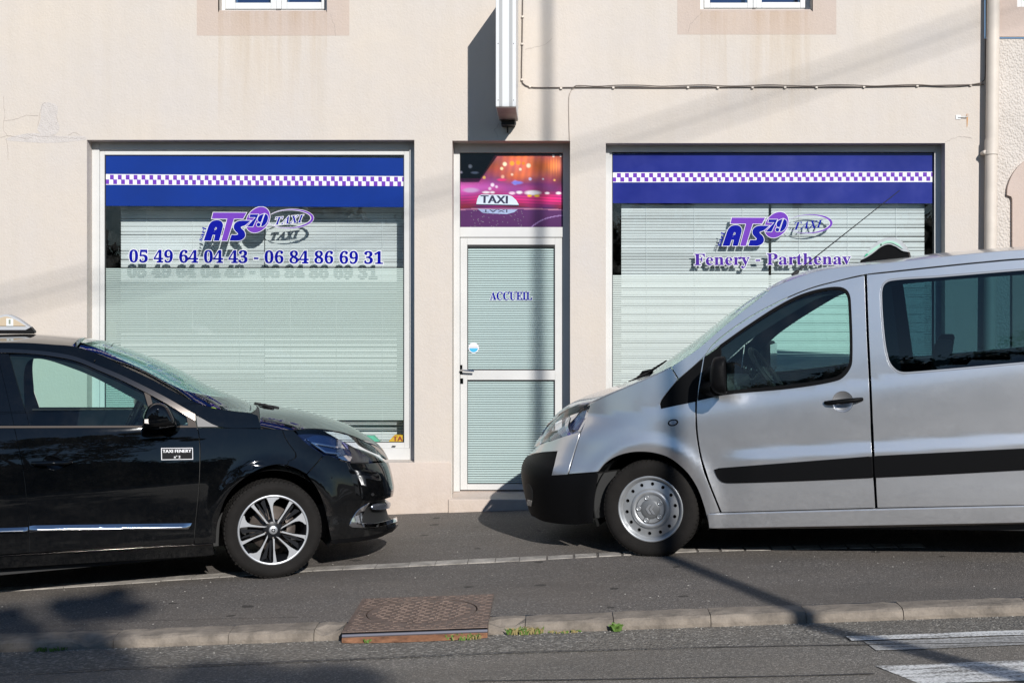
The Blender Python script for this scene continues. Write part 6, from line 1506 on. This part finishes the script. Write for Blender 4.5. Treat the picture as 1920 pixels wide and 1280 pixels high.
V.panel('door_skin', [(1306.5, 752, 1), (1306.3, 780), (1308, 812), (1314.5, 852), (1328, 897), (1353, 960, 1), (1641, 951.5, 1), (1638, 900), (1634, 829), (1629.4, 717), (1625, 627.8), (1621, 516, 1), (1576, 526), (1517, 542), (1457.5, 567.5), (1398, 600), (1340, 644), (1320, 668.5, 1), (1310.5, 725)], M_silver, vd, gap=.0024, holes=[win, circ_px(1580, 753, 19.5, 19.5)])
V.panel('mirror_corner', [(1320, 669, 1), (1347.5, 650, 1), (1348.5, 741.5, 1), (1309.5, 749.5, 1), (1311.5, 725)], M_blackpl, vd, gap=.001, off=-.004)
V.panel('window_seal', seal, M_blackpl, vd, gap=.0005, off=-.002, holes=[glass], thick=.02)
V.panel('door_glass', glass, M_cglass, vd, gap=0, off=-.010, rim=False)
swin = [(1650.5, 553), (1654.4, 533), (1669, 523.6), (1759, 516.8), (1920, 503.6), (2000, 498), (2015, 503), (2020, 520), (2020, 655), (2014, 668), (1995, 675), (1920, 681.6), (1706, 700), (1685, 698.5), (1671, 688), (1663.7, 675), (1655.8, 632)]
V.panel('door_skin', [(1625, 515, 1), (1629, 627), (1633.4, 717), (1638, 829), (1642, 900), (1645, 951.5, 1), (1920, 946), (1988, 945, 1), (1995, 858), (2038, 800), (2050, 700), (2045, 483, 1), (1920, 486.5), (1839, 493), (1759, 501), (1680, 509.5)], M_silver, sd, gap=.0024, holes=[swin])
def shrink(pts, k): 
    c = (sum(p[0] for p in pts) / len(pts), sum(p[1] for p in pts) / len(pts)); l = offset_loop([Vector((p[0], p[1])) for p in smooth_pts(pts, 6)], -k); return [tuple(p) for p in l]
V.panel('window_seal', swin, mat('grey_seal', (.40, .41, .43), .35, metal=.5), sd, gap=.0005, off=.001, holes=[shrink(swin, 3.0)], thick=.015)
V.panel('door_glass', shrink(swin, 3.0), M_pglass, sd, gap=0, off=-.003, rim=False)
V.panel('rear_quarter_panel', [(2047, 483, 1), (2052, 700), (2040, 800), (1997, 858), (1990, 945, 1), (1998, 945, 1), (2004, 925), (2016, 888), (2050, 852), (2095, 834), (2137, 830), (2185, 837), (2232, 864), (2260, 905), (2270, 985, 1), (2440, 965, 1), (2470, 900), (2472, 760), (2462, 600), (2446, 482, 1), (2250, 480)], M_silver, vt, gap=.003)
V.panel('rear_quarter_glass', [(2090, 512), (2105, 503), (2390, 500), (2410, 512), (2420, 655), (2400, 665), (2110, 672), (2092, 660)], M_pglass, vt, gap=0, off=.002)
V.panel('sill', [(1328.5, 963.5, 1), (1640, 955), (1920, 948.5), (2000, 947, 1), (2000, 974, 1), (1920, 977.5), (1640, 983), (1331, 988.5, 1)], M_silver, vt, gap=.002, off=.012, thick=.05, round_=.012)
V.panel('sill_flange', [(1345, 990, 1), (1640, 986), (2000, 977, 1), (2000, 983, 1), (1640, 992), (1345, 996, 1)], M_zinc, vt, gap=0, off=-.04)
V.panel('rubbing_strip', [(1340.5, 880.8, 1), (1348, 878.8, 1), (1500, 867), (1634, 856.5, 1), (1636, 893.5, 1), (1500, 899.5), (1370, 903.5), (1356, 902), (1347, 894)], M_blackpl, vd, gap=0, off=.014, thick=.024, round_=.012)
V.panel('rubbing_strip', [(1639.5, 856, 1), (1780, 849), (1920, 842), (1985, 840, 1), (1985, 876, 1), (1920, 879), (1780, 886.5), (1641.5, 893.2, 1)], M_blackpl, sd, gap=0, off=.014, thick=.024, round_=.012)
V.panel('side_indicator', [(1262 + 9.5 * math.cos(t), 792 + 6.2 * math.sin(t) - 1.2 * math.cos(t)) for t in np.linspace(0, 2 * math.pi, 18, endpoint=False)], M_blackpl, vt, gap=0, off=.004, thick=.008, step=2)
V.panel('indicator_lens', [(1262 + 6.6 * math.cos(t), 792 + 3.8 * math.sin(t) - .9 * math.cos(t)) for t in np.linspace(0, 2 * math.pi, 18, endpoint=False)], mat('grey_lens', (.35, .40, .46), .15, coat=1.0), vt, gap=0, off=.007, thick=.004, step=2, round_=.003)
# headlight
vh = [(1011, 830.5, 1), (1016, 818), (1022.5, 805.5), (1036, 790), (1054, 774), (1070, 764), (1085, 756.8), (1102, 753.3, 1), (1104, 761), (1100, 775), (1094, 792.5), (1087.5, 806.6, 1), (1054, 817), (1030, 825.5)]
V.panel('headlight_housing', vh, mat('lamp_shell_grey', (.16, .18, .24), .25, metal=.7), vt, gap=.004, off=-.09, rim=False)
for pts, mm, dd in (([(1058, 783), (1078, 770), (1094, 768, 1), (1088, 792), (1070, 796), (1058, 794)], mat('blue_tinted_reflector', (.13, .19, .34), .18, metal=.8), -.06), ([(1034, 800), (1048, 788), (1057, 786), (1058, 806), (1040, 812)], M_reflector, -.055), ([(1020, 816), (1034, 803), (1042, 813), (1024, 822)], mat('grey_reflector', (.20, .20, .23), .2, metal=.8), -.045), ([(1066, 806), (1085, 797, 1), (1083, 806, 1), (1064, 812, 1)], M_reflector, -.04)):
    V.panel('reflector', pts, mm, vt, gap=0, off=dd, thick=.02)
V.panel('chrome_edge', [(1057, 776, 1), (1062, 778), (1059, 795), (1064, 811), (1059, 812, 1), (1054, 797), (1054, 785)], M_chrome, vt, gap=0, off=-.03, thick=.01, step=3)
V.panel('chrome_edge', [(1096, 768, 1), (1101, 766, 1), (1095, 785), (1084, 806, 1), (1080, 806, 1), (1090, 786)], M_chrome, vt, gap=0, off=-.02, thick=.01, step=3)
V.panel('headlight', vh, M_lens, vt, gap=.002, thick=.006)
# skins
V.skin('bonnet', [(1012, 832), (1016, 818.5), (1022, 805), (1036, 789.5), (1054, 773.3), (1085, 756.2), (1104, 754), (1140, 738.5), (1179, 722.5), (1229, 701), (1258, 687.3)], [(1009, 832), (1013, 819), (1020, 805), (1034, 789), (1050, 773), (1072, 756.5), (1088, 747.5), (1112, 737), (1144, 726.5), (1182, 714.5), (1212, 705)], M_silver, vt, power=2.6, nt=41)
V.skin('windscreen', [(p[0], p[1] - .7) for p in pil], [(1214, 712), (1258.6, 673), (1309, 636.7), (1353.6, 601.3), (1398, 568.5), (1438, 544)], M_cshield, vt, power=2.2, nt=41, thick=0)
V.skin('roof', [(1441, 545.5)] + [(p[0], p[1] - .4) for p in rail], [(1440, 543), (1447, 538.5), (1487, 518.5), (1532, 504.8), (1576, 497.5), (1612, 493.5), (1660, 487.5), (1706, 482.8), (1759, 475.5), (1839, 468.5), (1920, 462.8), (2200, 453), (2430, 452)], M_silver, vt, power=3.0, nt=41)
V.skin('tailgate', [(2445, 464), (2461, 580), (2471, 720), (2471, 860), (2440, 965)], [(2432, 452), (2456, 580), (2468, 720), (2470, 860), (2445, 965)], M_silver, vt, power=3.0)
# backing and cabin
V.panel('inner_door', [(1310, 752, 1), (1360, 742, 1), (1600, 715, 1), (2040, 680, 1), (2040, 930, 1), (1960, 945, 1), (1645, 955, 1), (1352, 965, 1)], M_int, vt, gap=0, off=-.05, rim=False)
V.panel('inner_body', [(1100, 762, 1), (1255, 695, 1), (1270, 715, 1), (1310, 700, 1), (1312, 750, 1), (1310, 850), (1350, 965, 1), (1330, 960, 1), (1300, 880), (1240, 840), (1170, 838), (1120, 870), (1105, 970, 1), (1040, 970, 1), (1040, 880, 1), (1085, 820, 1)], M_rubber, vt, gap=0, off=-.03, rim=False)
V.panel('inner_pillar', band([(1322, 668), (1398, 603), (1500, 550), (1600, 520), (1700, 508), (1920, 488), (2040, 484)], [(1345, 690), (1398, 640), (1490, 580), (1545, 552), (1600, 546), (1690, 530), (1920, 512), (2040, 508)]), M_int, vt, gap=0, off=-.05, rim=False)
V.panel('inner_pillar', [(1590, 530, 1), (1668, 520, 1), (1690, 700, 1), (1594, 712, 1)], M_int, vt, gap=0, off=-.05, rim=False)
V.panel('inner_pillar', [(2005, 495, 1), (2090, 495, 1), (2090, 680, 1), (2010, 680, 1)], M_int, vt, gap=0, off=-.05, rim=False)
mb = MB(); xa, xb_ = LX(1235, V.yc), LX(1392, V.yc)
zt1, zt0 = LZ(712, V.yc), LZ(690, V.yc)
mb.hexa([(xa, YV + .2, .7), (xb_, YV + .16, .6), (xb_, 2 * V.yc - YV - .16, .6), (xa, 2 * V.yc - YV - .2, .7), (xa, YV + .22, zt0 - .10), (xb_ - .06, YV + .16, zt1 + .0), (xb_ - .06, 2 * V.yc - YV - .16, zt1), (xa, 2 * V.yc - YV - .22, zt0 - .10)], mat('van_dashboard', (.03, .035, .04), .7)); mb.build('dashboard', vt, bevel=.04)
mb = MB()
for i in range(3): mb.box(LX(1398 + 7 * i, V.yc), LX(1402 + 7 * i, V.yc), V.yc - .1 + .08 * i, V.yc - .03 + .08 * i, LZ(697 + 4 * i, V.yc), LZ(686 + 4 * i, V.yc), M_chrome)
mb.build('air_vent', vt)
steering_wheel(vt, P(1440, 700, YV + .48), .20, -1, .62)
for yy in (YV + .48, V.yc + .45): seat(vt, LX(1700, V.yc), yy, .62, -1)
for yy in (V.yc - .5, V.yc, V.yc + .5): seat(vt, LX(1985, V.yc), yy, .62, -1, w=.44)
wbv = 3.0
for x, tz, st in ((wcv.x, wcv.z, 0.), (wcv.x + wbv, wcv.z + .0262 * wbv, 0)):
    w = steel_wheel(vt, (x, YV + .045, tz), .326, st); arch_liner(vt, (x, YV + .08, tz), .40, .38)
    w2 = sub('wheel', (x, 2 * V.yc - YV - .25, tz), vt); tyre((x, 2 * V.yc - YV - .25, tz), .326, .213, .21, w2, 24)
mb = MB(); zgv = lambda x: .019 + .0262 * (x - wcv.x)
def slab(x0, x1, yi, lo, hi): mb.hexa([(x0, YV + yi, zgv(x0) + lo), (x1, YV + yi, zgv(x1) + lo), (x1, 2 * V.yc - YV - yi, zgv(x1) + lo), (x0, 2 * V.yc - YV - yi, zgv(x0) + lo), (x0, YV + yi, zgv(x0) + hi), (x1, YV + yi, zgv(x1) + hi), (x1, 2 * V.yc - YV - yi, zgv(x1) + hi), (x0, 2 * V.yc - YV - yi, zgv(x0) + hi)], M_rubber)
slab(wcv.x - .42, wcv.x + wbv + .5, .32, .24, .52); slab(wcv.x - .66, wcv.x - .34, .22, .24, .45); slab(wcv.x + .42, wcv.x + wbv - .42, .10, .20, .42); mb.build('underbody', vt)
mb = MB(); q = P(1136, 905, YV + .12); mb.hexa([(q.x - .09, q.y - .02, q.z - .24), (q.x - .02, q.y + .02, q.z - .24), (q.x - .02, q.y + .25, q.z - .24), (q.x - .09, q.y + .25, q.z - .24), (q.x - .07, q.y - .02, q.z + .06), (q.x + .07, q.y + .03, q.z + .08), (q.x + .07, q.y + .25, q.z + .08), (q.x - .07, q.y + .25, q.z + .06)], M_rubber); mb.build('mud_guard', vt)
# wipers on the bonnet's far side
for pts_ in ([(1188, 716, .15), (1200, 706, .15), (1216, 699, .1), (1232, 688, .0)], [(1196, 713, .35), (1206, 698, .35), (1222, 694, .3), (1250, 676, .25)]):
    mb = MB(); mb.tube([P(p[0], p[1], V.yc + p[2]) for p in pts_], [.016, .014, .010, .006], M_blackpl, 8); mb.build('wiper', vt)
mb = MB(); mb.tube([P(1180, 719, V.yc + .1), P(1225, 699, V.yc + .1)], .02, M_blackpl, 8); mb.build('cowl', vt)
# mirror
mv = sub('door_mirror', P(1346, 705, YV - .2), vt); mv2 = sub('door_mirror', (0, 0, 0), vt)
yv0 = YV - .26
o = mirror_housing(vt, mv, [(1333, 686), (1338, 672), (1350, 668), (1360, 669.5), (1362.5, 690), (1363, 720), (1362, 738), (1350, 739), (1338, 733), (1331, 718)], yv0, .24, M_blackpl, V); mirror_part(o, V.yc, mv2, 'mirror_housing')
mb = MB(); mb.tube([P(1345, 728, YV - .08), P(1332, 728, YV + .03), P(1326, 728, YV + .09)], [.05, .055, .06], M_blackpl, 12); mb.tube([P(1345, 690, YV - .08), P(1334, 700, YV + .03), P(1330, 705, YV + .09)], [.04, .045, .05], M_blackpl, 12); o = mb.build('mirror_arm', mv); mirror_part(o, V.yc, mv2, 'mirror_arm')
mb = MB(); mb.add([P(1362.8, 674, yv0 + .03), P(1362.8, 674, yv0 + .2), P(1363.4, 734, yv0 + .2), P(1363.4, 734, yv0 + .03)], [(0, 1, 2, 3)], M_chrome); o = mb.build('mirror_glass', mv, fix=False); mirror_part(o, V.yc, mv2, 'mirror_glass')
# handle
hp = Vector([float(a) for a in V.M(*V.inv(1580, 753))])
V.panel('handle_recess', circ_px(1580, 753, 19.5, 19.5), M_silver, vd, gap=0, off=bowl(V, 1580, 753, 19.5, 19.5, .026), grid=.006, step=3)
bar_handle(1547, 1617, 755, 748, hp.y - .004, .0165, M_blackpl, vd, dep=.030)
# aerial
mb = MB(); a = P(1489, 513.5, V.yc - .05); mb.lathe((a.x, a.y, a.z), [(0, 0), (.0, .001)], M_rubber, 4)
mb.tube([a + Vector((-.01, 0, -.015)), P(1497, 507, V.yc - .05)], [.02, .012], M_rubber, 8); mb.tube([P(1496, 508, V.yc - .05), P(1687, 357, V.yc - .05)], [.0045, .0028], M_rubber, 6); mb.build('aerial', vt)
# roof light
vl = thing('roof_light', 'arched white and green taxi light on the roof of the silver van', 'taxi light', P(1660, 488, V.yc))
ya_, yb_ = V.yc - .13, V.yc + .13; z0y = ya_
mb = MB(); mb.prism(tp(smooth_pts([(1610.5, 497.5, 1), (1614, 487, 1), (1625, 482), (1640, 473), (1652, 464), (1662, 459.5), (1670, 459), (1680, 463), (1690, 470), (1703, 472, 1), (1705.5, 484, 1)], 3), z0y), ya_, yb_, M_blackpl); mb.build('base', vl, bevel=.008)
up_ = [(1614, 487.5, 1), (1625, 472), (1640, 458), (1654, 448.5), (1668, 445), (1681, 447.5), (1693, 456), (1703, 472, 1)]; lo_ = [(1703, 472.5, 1), (1692, 470), (1680, 462.5), (1670, 458.5), (1661, 459), (1650, 464.5), (1638, 474), (1625, 482.5)]
mb = MB(); mb.prism(tp(smooth_pts(up_ + lo_, 3), z0y), ya_ - .012, yb_ + .012, mat('white_lamp_plastic', (.50, .52, .53), .3)); mb.build('shell', vl, bevel=.008)
mb = MB(); mb.prism(tp(smooth_pts([(1621, 482, 1), (1632, 470), (1646, 460), (1660, 452.5), (1672, 452), (1684, 457), (1693, 466.5, 1), (1684, 461), (1672, 455.5), (1660, 456.5), (1648, 464), (1636, 473)], 3), z0y), ya_ - .018, ya_ - .006, mat('pale_green_lens', (.45, .72, .58), .25, coat=.6)); mb.prism(tp([(1621.5, 479.5), (1626, 475), (1628, 477.5), (1623, 481)], z0y), ya_ - .020, ya_ - .010, mat('bright_green_lens', (.03, .48, .26), .25)); mb.prism(tp([(1651, 457.5), (1653.5, 457), (1653.3, 460.5), (1651.5, 461)], z0y), ya_ - .020, ya_ - .010, M_gasket); mb.build('side_lens', vl)

for o in (vt, vl): FR.place(o)
FR = None
# ------------------------------------------------------------------ across the street: what throws the shadows and shows in the paint
pole = thing('utility_pole', 'tall concrete street pole standing at the far edge of the road', 'pole', (4.02, .2, zr(4.02, .2)))
mb = MB(); mb.tube([(4.02, .2, -.2), (4.02, .2, 3.0), (4.02, .2, 5.4), (4.02, .2, 7.6), (4.02, .2, 10.8)], [.09, .08, .052, .038, .026], M_pole, 16); mb.build('shaft', pole)
mb = MB(); mb.box(3.93, 4.12, .03, .11, 1.5, 1.95, M_cap); mb.build('meter_box', pole, bevel=.01)
def shade(px, py, y):
    """point at depth y whose shadow falls on the wall at the image point"""
    a = P(px, py, YW); t = (YW - y); return a + Vector((.354 * t, -t, .50 * t))
ow = thing('overhead_cable', 'twin bundled overhead cables strung high across the street', 'cable', shade(960, 320, -5.6))
wp = [(-600, 640), (-250, 592), (0, 552), (150, 515), (600, 408), (1130, 262), (1500, 145), (1850, 22), (2300, -150), (2700, -320)]
for dy in (0, 30):
    mb = MB(); mb.tube([shade(p[0], p[1] + dy, -5.6) for p in smooth_pts(wp, 60, False)], .0135, M_rubber, 6); mb.build('bundle', ow)
def foliage(name, parent, n, size, fn, **kw):
    v = []; f = []
    for i in range(n):
        c = fn(); a = rng.normal(0, 1, 3); a /= np.linalg.norm(a); b = np.cross(a, rng.normal(0, 1, 3)); b /= np.linalg.norm(b); s_ = size * rng.uniform(.6, 1.3); o = len(v)
        v += [tuple(c - a * s_), tuple(c + b * s_ * .45), tuple(c + a * s_), tuple(c - b * s_ * .45)]; f.append((o, o + 1, o + 2, o + 3))
    me = bpy.data.meshes.new(name); me.from_pydata(v, [], f); me.materials.append(M_treeleaf); me.update(); return link(name, me, parent, **kw)
hg = thing('hedge', 'long dense green hedge along the far side of the street', 'hedge', (0, -8.5, 0))
hedge_h = lambda x: 3.6 + .35 * math.sin(x * .9) + .22 * math.sin(x * 2.3 + 1) + .5 * max(0, math.sin(x * .31 + 2.2))
def hf():
    x = rng.uniform(-22, 24); h = hedge_h(x); u = rng.random()
    if u < .6: return np.array([x, -7.7 - .25 * rng.random(), rng.uniform(-.4, h)])
    return np.array([x, rng.uniform(-9, -7.7), h + rng.normal(0, .14)])
foliage('leaves', hg, 16000, .11, hf, kind='stuff')
mb = MB(); xs_ = np.linspace(-22, 24, 60)
for a, b in zip(xs_[:-1], xs_[1:]): mb.hexa([(a, -9, -.8), (a, -7.9, -.8), (b, -7.9, -.8), (b, -9, -.8), (a, -9, hedge_h(a) - .1), (a, -7.9, hedge_h(a) - .1), (b, -7.9, hedge_h(b) - .1), (b, -9, hedge_h(b) - .1)][:8], mat('hedge_core', (.012, .016, .008), .9))
mb.build('stems', hg)
tr = thing('street_tree', 'broad leafy tree across the street that shades the left of the road', 'tree', (.9, -7.2, 0))
mb = MB(); mb.tube([(.9, -7.3, -.3), (.95, -7.25, 1.6), (1.0, -7.2, 3.0)], [.22, .17, .13], M_bark, 12)
for ex in ((2.6, -7.0, 5.6), (1.4, -6.8, 6.0), (.2, -7.4, 5.8), (-.9, -7.1, 5.2), (3.4, -7.2, 5.4), (1.0, -8.2, 5.5)): mb.tube([(1.0, -7.2, 2.8), ((1.0 + ex[0]) / 2, (-7.2 + ex[1]) / 2, 4.4), ex], [.10, .06, .02], M_bark, 8)
mb.build('trunk', tr)
cl = [(rng.uniform(-1.5, 3.1), rng.uniform(-8.3, -6.3), 0, rng.uniform(.3, .6)) for i in range(34)]
cl = [(x, y, rng.uniform(3.9, 6.1) - .09 * (x - .8) ** 2, r) for x, y, z, r in cl] + [(3.3, -7, 5.6, .28), (3.75, -6.9, 5.55, .2), (2.6, -7.1, 6.0, .24), (2.0, -7, 6.2, .22), (4.1, -7.1, 5.35, .22), (2.7, -7.0, 5.5, .45), (1.6, -7.0, 6.0, .35)] + [(rng.uniform(.6, 3.1), -7 + rng.normal(0, .3), rng.uniform(5.8, 6.45), rng.uniform(.06, .16)) for i in range(18)]
cl = [(x, y, z * 1.195, r) for x, y, z, r in cl]
def tf():
    c = cl[rng.integers(len(cl))]; d = rng.normal(0, 1, 3); d /= np.linalg.norm(d); return np.array([c[0], c[1], c[2]]) + d * c[3] * rng.random() ** .4 * np.array([1.2, 1.1, .8])
foliage('crown', tr, 13000, .085, tf)
